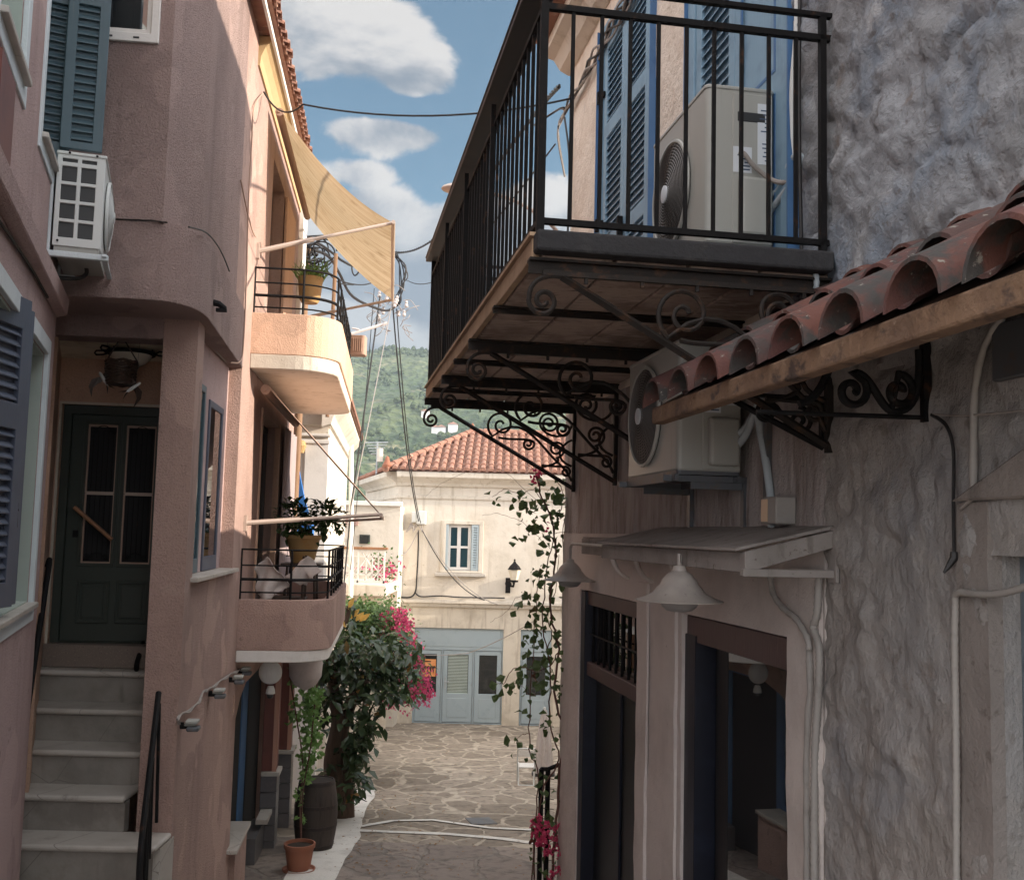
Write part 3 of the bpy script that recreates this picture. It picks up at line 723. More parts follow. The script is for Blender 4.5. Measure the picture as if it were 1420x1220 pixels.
        sc.append(s1+bez(s1[-1], (.50, -.02), (.36, -.24), (.20, -.40), 8)[1:]+bez((.20, -.40), (.12, -.47), (.06, -.52), (.03, -.60), 6)[1:])
        sc.append(spiral((.24, -.105), .085, .012, math.pi*.5, 1.7, 32))
        sc.append(bez((.24, -.02), (.36, -.02), (.36, -.20), (.17, -.215), 10)+bez((.17, -.215), (.09, -.21), (.05, -.17), (.035, -.1), 6))
        sc.append(spiral((.42, -.29), .055, .010, math.pi*.9, 1.5, 26)+[])
        sc.append(bez((.37, -.275), (.42, -.23), (.55, -.27), (.68, -.245), 10))
        s2 = spiral((.17, -.325), .014, .075, 0, 1.75, 32); sc.append(s2+bez(s2[-1], (.11, -.42), (.2, -.47), (.30, -.485), 8)[1:])
        s3 = spiral((.085, -.52), .045, .010, math.pi*.5, 1.4, 24); sc.append([(.30, -.47), (.18, -.475)]+s3)
        sc.append(bez((.035, -.24), (.16, -.30), (.19, -.42), (.035, -.47), 8))
        for i in range(5):                                       # small rivets under the top bar
            mb.box(u-.006, u+.006, .12+i*.24, .135+i*.24, zt-.035, zt-.01)
        for p in sc: mb.tube(tr(p), .0112, 6)
        part('bracket', mb, IRON_R, B)
    for u in (UB0, 1.93, 3.38, 4.70): bracket(u)
    # railing
    rl = MB(RW); zr0, zr1 = 1.285, 2.205; nr = 1.285
    for u, side in ((UB0+.01, 'near'), (UB1-.02, 'far')):
        rl.box(u-.014, u+.014, -.03, nr+.01, zr0-.012, zr0+.012).box(u-.014, u+.014, -.03, nr+.01, zr1-.013, zr1+.013)
        rl.box(u-.016, u+.016, nr-.016, nr+.016, ZB+.06, 2.32).box(u-.014, u+.014, .022, .05, ZB+.08, 2.31)
        rl.box(u-.014, u+.014, -.03, nr+.01, 2.30, 2.32)
        for i in range(1, 10): n = .036+i*(nr-.036)/10; rl.box(u-.0075, u+.0075, n-.0075, n+.0075, zr0, zr1)
        rl.box(u-.03, u+.03, -.05, -.01, zr0-.03, zr0+.03).box(u-.03, u+.03, -.05, -.01, zr1-.04, zr1+.03)
    rl.box(UB0, UB1, nr-.012, nr+.012, zr0-.012, zr0+.012).box(UB0, UB1, nr-.012, nr+.012, zr1-.012, zr1+.012)
    k = int((UB1-UB0)/.118)
    for i in range(1, k): u = UB0+i*(UB1-UB0)/k; rl.box(u-.0075, u+.0075, nr-.0075, nr+.0075, zr0, zr1)
    for u in (1.35, 2.45, 3.55): rl.box(u-.012, u+.012, nr+.002, nr+.028, ZB+.07, 2.31)
    part('railing', rl, IRON, B)
    part('handrail', MB(RW).box(UB0-.02, UB1+.01, nr-.07, nr+.065, 2.322, 2.350).box(UB0-.02, UB1+.01, nr-.075, nr+.07, 2.352, 2.366), RUST_T, B, bevel=.004)

    # ---- tiled canopy
    cb = MB(RW).box(-3.2, .56, .575, .640, .520, .598)
    CN = part('canopy', cb, BEAMW, H, bevel=.01, bseg=2)
    part('boarding', MB(RW).add([(-3.2, .62, .585), (.52, .62, .585), (.52, .0, .945), (-3.2, .0, .945), (-3.2, .62, .60), (.52, .62, .60), (.52, .0, .96), (-3.2, .0, .96)], [(0,3,2,1),(4,5,6,7),(0,1,5,4),(1,2,6,5),(2,3,7,6),(3,0,4,7)]), WOOD_D, CN)
    def barrel(u, n0, z0, n1, z1, r0, r1, up=True):
        """a half round clay tile of real thickness from the eave (n0,z0) to (n1,z1)"""
        mb = MB(RW); S = 10; th = .014; L = 5
        rr = random.uniform(-.008, .008); n0 += random.uniform(-.015, .012)
        def ring(r, n, z, base): return [(u+rr+r*math.cos(math.pi*k/S), n, z+base+(1 if up else -1)*r*.92*math.sin(math.pi*k/S)) for k in range(S+1)]
        V = []; 
        for l in range(L+1):
            t = l/L; n = n0+(n1-n0)*t; z = z0+(z1-z0)*t; r = r0+(r1-r0)*t
            V += ring(r+.0015*math.sin(l*2+u*9), n, z, 0); V += ring(r-th, n, z, 0)
        W = 2*(S+1); F = []
        for l in range(L):
            for k in range(S):
                a = l*W+k; b_ = (l+1)*W+k
                F.append((a, a+1, b_+1, b_)); F.append((a+S+1, b_+S+1, b_+S+2, a+S+2))
            F.append((l*W, (l+1)*W, (l+1)*W+S+1, l*W+S+1)); F.append((l*W+S, l*W+S+S+1, (l+1)*W+S+S+1, (l+1)*W+S))
        for k in range(S): F.append((k, k+S+1, k+S+2, k+1)); F.append((L*W+k, L*W+k+1, L*W+k+S+2, L*W+k+S+1))
        mb.add(V, F); return mb
    sl_ = (.955-.60)/(-.62)
    def zz(n): return .60+(n-.62)*sl_
    for i in range(11):
        u = .42-.352*i
        for j, (a, b) in enumerate(((.70, .33), (.40, .02), (.10, -.02))):
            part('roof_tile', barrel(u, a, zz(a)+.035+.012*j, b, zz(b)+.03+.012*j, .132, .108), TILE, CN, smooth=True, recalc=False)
        part('hollow_shade_plug', MB(RW).prism([(u+.104*math.cos(math.pi*k/10), zz(.50)+.028+.095*math.sin(math.pi*k/10)) for k in range(11)], 1, .46, .50+random.uniform(-.02, .04)), HOLLOW_SHADE, CN)  # dark plugs added to put shade into the tile hollows
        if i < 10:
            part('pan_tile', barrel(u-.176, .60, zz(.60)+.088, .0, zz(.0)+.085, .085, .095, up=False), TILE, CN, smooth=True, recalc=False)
    def wall_bracket(u, L=.56, D=.30, zt=.465):
        mb = MB(RW)
        def tr(pts): return [(u, n, zt+z) for n, z in pts]
        mb.box(u-.02, u+.02, 0, L, zt-.006, zt+.008); mb.box(u-.014, u+.014, .004, .035, zt-D, zt)
        mb.tube(tr([(L-.06, -.0), (.02, -D)]), .014, 4)
        for p in (spiral((.13, -.10), .06, .012, math.pi*.5, 1.4), spiral((.28, -.07), .045, .01, math.pi*.4, -1.4), bez((.28, -.025), (.2, -.02), (.2, -.16), (.13, -.16), 8)):
            mb.tube(tr(p), .010, 6)
        part('bracket', mb, IRON, CN)
    wall_bracket(.10, .54, .21, .61)
    # the nearer bracket stands above its bar: scrolls between bar and eave
    u = -.665; mb = MB(RW); z0 = .452
    mb.tube([(u, .0, z0-.004), (u, .655, z0-.012)], .0085, 8)
    def tr(pts): return [(u, n, z0+z) for n, z in pts]
    mb.box(u-.014, u+.014, .0, .03, z0-.02, z0+.42)
    pA = spiral((.30, .078), .014, .062, math.pi*1.2, -1.2, 24)
    for p in (bez((.56, .02), (.44, .0), (.40, .10), (.37, .20), 10)[2:], pA+bez((.30, .142), (.23, .16), (.20, .03), (.15, .014), 12),
              spiral((.12, .085), .014, .064, math.pi*1.0, -1.25, 24)+bez((.15, .014), (.07, .0), (.03, .08), (.04, .24), 12)):
        mb.tube(tr(p), .0145, 6)
    part('bracket', mb, IRON, CN)
    # ---- hood of painted sheet over the doors
    n_o = .435
    HOODP = M('dirty_hood_paint', (.30, .275, .26), .8, [('noise', 3, .42, .7, (.22, .20, .185), 6), ('noise', (9, 9, 3), .55, .72, (.13, .11, .10), 7), ('noise', 40, .62, .75, (.09, .06, .05))], [('noise', 30, .003, 5)])
    hb = MB(RW).prism([(0, .068), (n_o, -.035), (n_o, -.047), (0, .054)], 0, .05, 2.32)
    HD = part('door_hood', hb, HOODP, H)
    part('hood_frame', MB(RW).box(.04, 2.30, n_o-.075, n_o-.035, -.135, -.052).prism([(0, .05), (n_o-.03, -.05), (n_o-.03, -.125), (n_o-.07, -.125), (0, -.02)], 0, .02, .045).box(.015, .05, 0, n_o-.02, -.15, -.118).box(.0, .07, .0, .016, -.17, .06), HOODP, HD, bevel=.003)
    part('second_hood', MB(RW).box(2.33, 3.9, .10, .13, -.14, -.02).box(2.33, 3.9, .0, .12, -.022, -.008), HOODP, HD, bevel=.003)
    for u_, nn in ((2.45, .10), (3.0, .10), (1.75, .10)):
        part('stay', MB(RW).tube(bez((u_, nn+.02, -.06), (u_, nn+.05, -.16), (u_, nn+.01, -.25), (u_, .01, -.29), 8), [.024-.0015*i for i in range(9)], 8), PILAW, HD, smooth=True)
    return H
build_right_house()

# ================================================================== THINGS ON THE RIGHT
def fan_front(fr, cu, cz, r, n, axis='n'):
    """domed round fan guard: dark disc, concentric wires, radial wires"""
    disc = MB(fr).lathe([(r, 0), (r, .012), (r*.96, .016), (.01, .018)], (cu, n, cz), 40, 'n')
    rings = MB(fr)
    def dome(q): return .018+.030*(1-(q/r)**2)
    k = 15
    for i in range(1, k+1):
        q = r*(.16+.82*i/k)
        rings.tube([(cu+q*math.cos(a), n+dome(q), cz+q*math.sin(a)) for a in [2*math.pi*j/40 for j in range(41)]], .0022, 4, cap=False)
    rad_ = MB(fr)
    for j in range(30):
        a = 2*math.pi*j/30; a2 = a+.5
        rad_.tube([(cu+q*math.cos(a+(a2-a)*t), n+dome(q)-.003, cz+q*math.sin(a+(a2-a)*t)) for t, q in ((0, r*.16), (.4, r*.5), (.75, r*.8), (1, r*.985))], .0018, 4, cap=False)
    rim = MB(fr).tube([(cu+r*math.cos(a), n+.016, cz+r*math.sin(a)) for a in [2*math.pi*j/48 for j in range(49)]], .011, 6, cap=False)
    hub = MB(fr).lathe([(r*.17, .035), (r*.17, .052), (r*.12, .056), (.002, .057)], (cu, n, cz), 24, 'n')
    return disc, rings, rad_, rim, hub

def rounded_box(mb, a0, a1, b0, b1, c0, c1, r, vertical=True):
    pts = []
    for cx, cy, q0 in ((a1-r, b1-r, 0), (a0+r, b1-r, 90), (a0+r, b0+r, 180), (a1-r, b0+r, 270)):
        for k in range(5): q = rad(q0+22.5*k); pts.append((cx+r*math.cos(q), cy+r*math.sin(q)))
    return mb.prism(pts, 2, c0, c1)

def ac_right(name, label, u0, u1, n0, n1, z0, z1, fanr, mat, feet):
    t = thing(name, label, 'air conditioner', RW.w((u0+u1)/2, (n0+n1)/2, z0))
    body = part('casing', rounded_box(MB(RW), u0, u1, n0, n1, z0+.012, z1-.012, .028), mat, t, bevel=.012, bseg=2, smooth=True)
    part('top_lid', rounded_box(MB(RW), u0-.004, u1+.004, n0-.004, n1+.004, z1-.022, z1, .03), mat, t, bevel=.006, bseg=2, smooth=True)
    part('base_pan', rounded_box(MB(RW), u0+.006, u1-.006, n0+.006, n1-.004, z0-.006, z0+.014, .02), STEEL_D, t)
    H_ = z1-z0; cu = u1-.06-fanr-.02; cz = z0+H_*.5
    d, rings, rads, rim, hub = fan_front(RW, cu, cz, fanr, n1)
    fg = part('fan_guard', d, GRILLE_D, t, smooth=True)
    part('guard_rings', rings, GRILLE_L, fg); part('guard_spokes', rads, GRILLE_D, fg)
    part('guard_rim', rim, mat, fg, smooth=True); part('hub_cap', hub, PAPER, fg, smooth=True)
    # service end, towards the viewer: seam, valve cover, label
    W_ = n1-n0
    part('side_panel', MB(RW).box(u0-.006, u0+.01, n0+.012, n0+W_*.62, z0+.02, z1-.035), mat, t, bevel=.004)
    part('valve_cover', rounded_box(MB(RW), u0-.055, u0, n0+.03, n0+W_*.55, z0+H_*.06, z0+H_*.42, .02), mat, t, bevel=.016, bseg=3, smooth=True)
    part('handle_recess', MB(RW).box(u0-.009, u0-.004, n0+.05, n0+W_*.55, z0+H_*.78, z0+H_*.84), DARKP, t, bevel=.006)
    lb = part('rating_label', MB(RW).box(u0-.0085, u0-.006, n0+.02, n0+.09, z0+H_*.52, z0+H_*.90), PAPER, t)
    pr = MB(RW); r3 = random.Random(3)
    for i in range(13): z = z0+H_*(.54+.34*i/13); pr.box(u0-.0098, u0-.0086, n0+.028, n0+.045+r3.random()*.035, z, z+.006)
    part('print', pr, PRINT, lb)
    lb2 = part('rating_label', MB(RW).box(u0-.0085, u0-.006, n0+.12, n0+.215, z0+H_*.46, z0+H_*.62), PAPER, t)
    pr = MB(RW)
    for i in range(6): z = z0+H_*(.475+.13*i/6); pr.box(u0-.0098, u0-.0086, n0+.13+(.05 if i > 3 else 0), n0+.15+r3.random()*.05, z, z+.007)
    part('print', pr, PRINT, lb2)
    if feet:
        ft = MB(RW)
        for u in (u0+.1, u1-.1): ft.box(u-.02, u+.02, n0-.02, n1+.03, z0-.035, z0-.005)
        part('foot_rail', ft, STEEL_D, t)
        bl = MB(RW)
        for u in (u0+.1, u1-.1):
            for n in (n0+.04, n1-.03): bl.box(u-.035, u+.035, n-.035, n+.035, z0-.16, z0-.035)
        part('rubber_block', bl, DARKP, t, bevel=.008)
    return t
ac_right('air_conditioner', 'beige outdoor air conditioner standing on the iron balcony behind the railing', .60, 1.44, .02, .37, 1.40, 2.20, .275, PLASTIC_G, True)
ac_right('air_conditioner', 'outdoor air conditioner hung on the wall under the balcony beside the tiled canopy', .93, 1.80, .04, .385, .325, 1.00, .27, PLASTIC_G, False)
def ac_cradle():
    mb = MB(RW)
    for u in (.97, 1.76): mb.box(u-.02, u+.02, 0, .45, .285, .315).box(u-.02, u+.02, 0, .025, .0, .30).box(u-.008, u+.008, 0, .30, .25, .286)
    mb.box(.90, 1.84, .385, .405, .285, .318).box(.90, 1.84, .06, .08, .287, .315)
    single('bracket_frame', mb, STEEL_D, 'grey steel cradle carrying the air conditioner under the balcony', 'bracket')
ac_cradle()

LAMPP = M('dusty_lamp_enamel', (.42, .385, .355), .42, [('noise', 6, .45, .75, (.33, .30, .28)), ('noise', 40, .62, .75, (.2, .17, .15))])
LAMPD = M('dusty_lamp_glass', (.30, .29, .285), .3)
def bell_lamp(pos, hang, label):
    t = thing('wall_lamp', label, 'lamp', pos, 'bell shaped lamps over the doors'); x, y, z = pos
    S = .98
    prof = [(.012, .205), (.03, .20), (.036, .17), (.06, .15), (.085, .115), (.095, .085), (.108, .07), (.13, .035), (.17, .008), (.215, -.008), (.213, -.013), (.168, .0), (.12, .025), (.03, .13), (.005, .14)]
    part('shade', MB().lathe([(r*S, h*S*(.80 if h > .01 else 1)) for r, h in prof], (x, y, z), 40), LAMPP, t, smooth=True)
    part('diffuser', MB().lathe([(.094, .02), (.094, -.010), (.085, -.036), (.062, -.056), (.03, -.062), (.002, -.063)], (x, y, z), 32), LAMPD, t, smooth=True)
    st = MB()
    st.tube([Vector(pos)+Vector((0, 0, .155)), Vector(pos)+Vector((0, 0, .215)), hang[0]]+hang[1:], .012, 8, raw=True)
    part('arm', st, LAMPP, t, smooth=True)
    return t
l2 = at(942, 830, 5.0)
bell_lamp(tuple(l2), [l2+Vector((0, 0, .17))], 'grey bell shaped lamp hanging from the hood, the nearer of the two')
u_, n_ = RW.pixz(790, 806, -.385)
l1 = RW.w(4.3, .16, 0); l1 = at(790, 803, 8.25)
def l1arm():
    p = Vector(l1)+Vector((0, 0, .25)); du = RW.u
    q = p-du*1.5; q.z += .03
    return [p, p-du*.06+Vector((0, 0, .03)), q]
bell_lamp(tuple(l1), l1arm(), 'grey bell shaped lamp beside the climbing vine, the farther of the two')

def wall_path(fr, pts): return [fr.w(*p) for p in pts]
def Wp(fr, x, y, n=.03): u, z = fr.pix(x, y, n); return (u, n, z)
def corrugated(pts, r, mat, name, label, cat, step=.014):
    """ribbed conduit: radius alternates along a smooth path"""
    P = [Vector(p) for p in pts]; out = []
    for i in range(len(P)-1):
        p0, p1, p2, p3 = P[max(i-1, 0)], P[i], P[i+1], P[min(i+2, len(P)-1)]
        k = max(2, int((p2-p1).length/step))
        for j in range(k):
            t = j/k; out.append(.5*((2*p1)+(p2-p0)*t+(2*p0-5*p1+4*p2-p3)*t*t+(3*p1-p0-3*p2+p3)*t**3))
    out.append(P[-1])
    rs = [r*(1.0 if i % 2 else .82) for i in range(len(out))]
    return single(name, MB().tube(out, rs, 10, raw=True), mat, label, cat, smooth=True)
def smoothpath(pts, k=8):
    P = [Vector(p) for p in pts]; out = []
    for i in range(len(P)-1):
        p0, p1, p2, p3 = P[max(i-1, 0)], P[i], P[i+1], P[min(i+2, len(P)-1)]
        for j in range(k):
            t = j/k; out.append(.5*((2*p1)+(p2-p0)*t+(2*p0-5*p1+4*p2-p3)*t*t+(3*p1-p0-3*p2+p3)*t**3))
    return out+[P[-1]]
def right_pipes():
    c = lambda pts, n=.03: [RW.w(*Wp(RW, x, y, n)) for x, y in pts]
    corrugated(c([(1136, 795), (1133, 850), (1128, 870), (1136, 900), (1135, 960), (1130, 1050), (1129, 1220), (1128, 1400)], .035), .018, CONDUIT, 'conduit', 'ribbed painted conduit running down the wall beside the glazed door', 'conduit')
    corrugated(c([(1068, 795), (1072, 822), (1086, 843), (1104, 858), (1120, 885), (1122, 900)], .045), .016, CONDUIT, 'conduit', 'short elbow of painted conduit under the door hood', 'conduit', .03)
    corrugated(c([(1122, 896), (1124, 960), (1119, 1040), (1121, 1400)], .03), .017, CONDUIT, 'conduit', 'smooth painted conduit behind the ribbed one beside the glazed door', 'conduit', .1)
    corrugated(c([(1325, 823), (1324, 900), (1326, 1060), (1326, 1300)], .04), .013, CONDUIT, 'conduit', 'thin ribbed conduit standing along the nearest doorway', 'conduit', .012)
    corrugated(c([(1325, 826), (1331, 821), (1360, 824), (1392, 822), (1440, 808)], .05), .013, CONDUIT, 'conduit', 'horizontal ribbed conduit crossing the blue grey door', 'conduit', .012)
    corrugated(c([(1390, 440), (1365, 480), (1352, 540), (1350, 600), (1350, 690)], .03), .014, CONDUIT, 'conduit', 'grey painted pipe curving down the wall under the tiled canopy', 'conduit', .1)
    for pts, r, lab in (([(1292, 575), (1312, 590), (1322, 625), (1322, 700), (1323, 765)], .0065, 'dark cable hanging loose down the wall with a frayed end'),
                        ([(1332, 705), (1352, 690), (1390, 675), (1430, 655)], .006, 'thin cable running over the lintel of the nearest doorway'),
                        ([(1290, 574), (1340, 576), (1430, 568)], .004, 'thin wire stretched along the wall under the canopy')):
        P = smoothpath(c(pts, .035)); mb = MB().tube(P, r, 6, raw=True)
        if 'frayed' in lab:
            e = P[-1]; mb.tube([e, e+Vector((.0, 0, -.02)), e+Vector((-.02, 0, -.05)), e+Vector((-.035, .0, -.07))], [.012, .014, .009, .004], 6, raw=True)
        single('cable', mb, CABLE if r > .0062 else CABLE_G, lab, 'cable', smooth=True)
    # junction box
    t = thing('junction_box', 'small grey junction box on the wall above the door hood', 'junction box', RW.w(.49, .05, .03))
    part('box', MB(RW).box(.40, .56, .0, .10, .075, .20), CONDUIT, t, bevel=.006)
    part('tan_pane', MB(RW).box(.485, .555, .10, .104, .085, .19), YELLOWL, t, bevel=.003)  # warm tan pane set on the box front
    # hoses of the two units
    a = RW.w(.60, .06, 1.72)
    hp = smoothpath([RW.w(.64, .03, 1.68), RW.w(.58, .0, 1.70), RW.w(.40, .02, 1.78), RW.w(.34, .0, 1.76), RW.w(.42, .01, 1.68), RW.w(.62, .03, 1.60)])
    single('hose', MB().tube(hp, .017, 10, raw=True), HOSE, 'white insulated hose looping from the balcony air conditioner to the wall', 'hose', smooth=True)
    hp = smoothpath([RW.w(.60, .20, 1.86), RW.w(.565, .19, 1.85), RW.w(.56, .15, 1.80), RW.w(.55, .08, 1.74), RW.w(.50, .04, 1.70), RW.w(.42, .01, 1.68)])
    single('cable', MB().tube(hp, .012, 8, raw=True), CABLE_G, 'grey power cable leaving the side of the balcony air conditioner', 'cable', smooth=True)
    hp = smoothpath([RW.w(.93, .10, .52), RW.w(.86, .06, .55), RW.w(.78, .035, .64), RW.w(.74, .03, .70)])
    single('hose', MB().tube(hp, .018, 10, raw=True), HOSE, 'upper bluish hose of the air conditioner under the balcony', 'hose', smooth=True)
    hp = smoothpath([RW.w(.93, .08, .46), RW.w(.84, .06, .52), RW.w(.76, .04, .62), RW.w(.72, .03, .50), RW.w(.64, .03, .30), RW.w(.60, .03, .14), RW.w(.60, .03, .06)])
    single('hose', MB().tube(hp, .019, 10, raw=True), HOSE, 'lower bluish hose dropping from the air conditioner to the hood', 'hose', smooth=True)
    corrugated([RW.w(.30, .08, 1.20), RW.w(.20, .10, 1.25), RW.w(.10, .09, 1.22), RW.w(.06, .07, 1.12), RW.w(.12, .06, 1.02), RW.w(.22, .03, .98)], .014, HOSE, 'drain_hose', 'ribbed white drain hose curling off the balcony end', 'hose', .012)
    # steel post of the unit's cradle at the wall, cable run beside the shutters
    single('wall_rail', MB(RW).box(.66, .70, .0, .03, .08, .62), STEEL_D, 'dark steel rail on the wall behind the air conditioner hoses', 'rail')
    pts = [RW.w(.36, .02, 4.2), RW.w(.37, .03, 3.2), RW.w(.35, .02, 2.5), RW.w(.38, .03, 2.1), RW.w(.40, .02, 1.75)]
    single('conduit', MB().tube(smoothpath(pts), .014, 8, raw=True), PLASTIC, 'white conduit beside the nearer blue balcony doors', 'conduit', smooth=True)
    pts = [RW.w(.30, .02, 4.3), RW.w(.29, .03, 3.0), RW.w(.31, .03, 2.0), RW.w(.30, .02, 1.2)]
    single('cable', MB().tube(smoothpath(pts), .009, 8, raw=True), CABLE, 'black cable running down the rough wall beside the balcony', 'cable', smooth=True)
    # cable bundle under the eave
    r4 = random.Random(11)
    for i in range(5):
        pts = []
        for k in range(22):
            u = .2+k*.24; w_ = .035*math.sin(k*1.7+i*1.3)+r4.uniform(-.015, .015)
            pts.append(RW.w(u, .05+.02*math.cos(k*2.1+i), 3.95+.05*w_*10*.3+i*.014+w_))
        pts += [RW.w(5.25, .10, 3.75+i*.03), RW.w(5.35, .0, 3.4)] if i < 3 else [RW.w(5.2, .1, 4.0), RW.w(5.4, .3, 3.9)]
        single('cable', MB().tube(smoothpath(pts, 3), .010, 6, raw=True), CABLE if i % 2 else CABLE_G, ['lowest black cable of the tangled bundle under the right eave', 'second cable of the tangled bundle under the right eave', 'middle cable of the tangled bundle under the right eave', 'fourth cable of the tangled bundle under the right eave', 'topmost cable of the tangled bundle under the right eave'][i], 'cable', 'tangled cable bundle', smooth=True)
    pts = [RW.w(5.15, .06, 3.9), RW.w(5.0, .05, 3.55), RW.w(4.95, .05, 3.3), RW.w(5.0, .04, 2.7), RW.w(4.98, .04, 2.45)]
    single('cable', MB().tube(smoothpath(pts), .010, 6, raw=True), CABLE, 'cable hanging down the far corner of the warm upper wall', 'cable', smooth=True)
    ins = MB(RW)
    ins.lathe([(.03, 0), (.045, .03), (.045, .09), (.03, .11), (.03, .15), (.045, .17), (.04, .22), (.01, .24)], (5.12, .09, 2.14), 14)
    single('insulator', ins, PLASTIC, 'white porcelain insulator on the corner seen through the railing', 'insulator', smooth=True)
right_pipes()

def street_lamp():
    t = thing('street_lamp', 'curved arm street lamp on the far corner of the right house', 'street lamp', RW.w(5.1, .03, 2.6))
    A = RW.w(5.12, .02, 2.62)
    e = at(642, 262, A.y+1.2)
    P = smoothpath([A, RW.w(5.12, .12, 2.80), RW.w(5.14, .35, 2.98), A.lerp(e, .6)+Vector((0, 0, .16)), e])
    part('arm', MB().tube(P, .018, 8, raw=True), ALU, t, smooth=True)
    part('lamp_head', MB().sphere(tuple(e-Vector((.05, 0, .0))), .12, 14, 8, (1.5, .9, .45)), ALU, t, smooth=True)
street_lamp()

def bracts(mb, c, R, n, rnd, size=.035):
    for _ in range(n):
        p = Vector(c)+Vector((rnd.gauss(0, R*.5), rnd.gauss(0, R*.5), rnd.gauss(0, R*.45)))
        for k in range(3):
            d = rv(); leaf_fold(mb, p, d, rv(), size*rnd.uniform(.8, 1.25), size*.85, .1)

def vine():
    """bare stems climbing the corner of the right house, sparse heart shaped leaves, crimson bracts at the foot and tips"""
    rnd = random.Random(21); random.seed(21)
    base = RW.w(5.25, .16, gz(9.4))
    t = thing('climbing_vine', 'sparse climbing vine with heart shaped leaves on the corner of the right house', 'climbing plant', base)
    Yv = 9.35
    def pl(pts, dY=0): return smoothpath([at(x, y, Yv+dY) for x, y in pts], 5)
    stems = [([(762, 1290), (768, 1180), (775, 1080), (780, 1010), (768, 960), (775, 900), (762, 840), (770, 780), (764, 720), (752, 690), (742, 655)], .014),
             ([(740, 1300), (741, 1190), (752, 1100), (775, 1052), (762, 1000), (764, 930), (752, 870), (758, 800), (768, 740), (780, 700), (792, 690)], .009),
             ([(735, 1260), (738, 1200), (745, 1120), (744, 1065), (734, 1040), (735, 985), (738, 930), (742, 860), (748, 790)], .008),
             ([(785, 1160), (790, 1000), (782, 930), (790, 850), (780, 760), (786, 700), (772, 665)], .007),
             ([(772, 905), (765, 920), (745, 932), (728, 925), (712, 928), (700, 945), (690, 948)], .006),
             ([(757, 905), (765, 880), (758, 850), (770, 820), (775, 770)], .006),
             ([(756, 700), (740, 680), (720, 684), (700, 678), (682, 690)], .004), ([(744, 655), (736, 648), (730, 640)], .004),
             ([(764, 760), (740, 740), (720, 722), (690, 712), (670, 715)], .0025), ([(735, 1015), (722, 1020), (712, 1030)], .003),
             ([(750, 700), (700, 655), (660, 650), (610, 672), (590, 690)], .002), ([(780, 700), (800, 685), (815, 680), (818, 688)], .0035), ([(776, 720), (795, 705), (808, 712), (812, 722)], .0035), ([(770, 740), (792, 735), (806, 742)], .003),
             ([(748, 830), (720, 826), (700, 850), (680, 862)], .0025), ([(744, 965), (730, 960), (722, 945)], .003)]
    sm = MB()
    for pts, r in stems:
        P = pl(pts, rnd.uniform(-.1, .12)); sm.tube([p+rv()*.012 for p in P], [r*(1-.5*i/len(P)) for i in range(len(P))], 6, raw=True)
    part('stem', sm, STEM, t, smooth=True)
    lf = MB()
    spots = [(685, 690, 2), (693, 692, 2), (706, 690, 3), (722, 690, 3), (735, 695, 6), (745, 700, 8), (752, 690, 5), (738, 715, 7), (742, 730, 6), (765, 700, 3), (781, 690, 3), (780, 700, 3), (712, 738, 2), (720, 736, 2), (735, 735, 3),
             (765, 740, 4), (770, 760, 3), (752, 760, 4), (748, 790, 4), (758, 800, 5), (770, 815, 5), (735, 820, 5), (725, 836, 5), (745, 836, 5), (742, 865, 6), (750, 850, 5), (762, 860, 5), (770, 880, 5), (742, 880, 5), (730, 888, 4),
             (775, 905, 4), (755, 905, 5), (735, 930, 5), (715, 945, 5), (700, 945, 4), (691, 950, 3), (748, 925, 4), (760, 940, 4), (735, 950, 4), (770, 950, 4), (780, 920, 4), (728, 900, 3), (708, 1030, 4), (712, 1036, 2), (738, 1040, 2), (772, 975, 3),
             (780, 1000, 3), (765, 1130, 6), (748, 1150, 5), (770, 1190, 4), (752, 1195, 3), (764, 1000, 3), (786, 870, 4), (788, 790, 3), (776, 960, 4)]
    for pts, r in stems[:4]:
        for p in pl(pts):
            X_, Y_ = 0, 0
            for _ in range(3):
                if p.z > -3.6 and rnd.random() < .26: leaf_fold(lf, p+rv()*.07, Vector((rnd.uniform(-1, .7), rnd.uniform(-.8, .2), rnd.uniform(-1, .2))), rv(), rnd.uniform(.04, .09), rnd.uniform(.035, .075), .16)
    for x, y, k in spots:
        for _ in range(int(k*1.2)):
            p = at(x+rnd.gauss(0, 7), y+rnd.gauss(0, 8), Yv+rnd.uniform(-.14, .14))
            d = Vector((rnd.uniform(-.8, .8), rnd.uniform(-.7, .3), rnd.uniform(-1, .1))); s = rnd.uniform(.045, .105)
            leaf_fold(lf, p, d, rv(), s, s*.86, .16)
    part('leaves', lf, LEAF_V, t, recalc=False)
    fl = MB()
    for x, y, n in ((745, 1150, 22), (755, 1165, 22), (768, 1145, 12), (775, 1165, 18), (780, 1180, 18), (760, 1178, 12), (790, 1180, 8), (745, 1135, 8), (742, 655, 6), (738, 665, 4), (772, 1200, 6), (765, 1212, 6), (757, 735, 3), (782, 1135, 5)):
        bracts(fl, at(x, y, Yv-.05+rnd.uniform(-.08, .05)), .06, n, rnd, .038)
    part('flowers', fl, PETAL_D, t, recalc=False)
vine()
def trellis():
    p = at(751, 1066, 9.6); q = at(760, 1066, 9.7)
    mb = MB()
    for v in (p, q): mb.tube([Vector((v.x, v.y, gz(v.y)-.05)), v], .024, 10, raw=True)
    mb.tube([p, q, q+Vector((.1, .1, .02))], .02, 8, raw=True)
    for i in range(9): z = -i*.09-.06; mb.tube([p+Vector((-.03, -.03, z)), q+Vector((.06, 0, z-.03))], .003, 4, raw=True)
    single('trellis_post', mb, IRON, 'pair of thin black posts wired together at the foot of the climbing vine', 'post', smooth=True)
trellis()
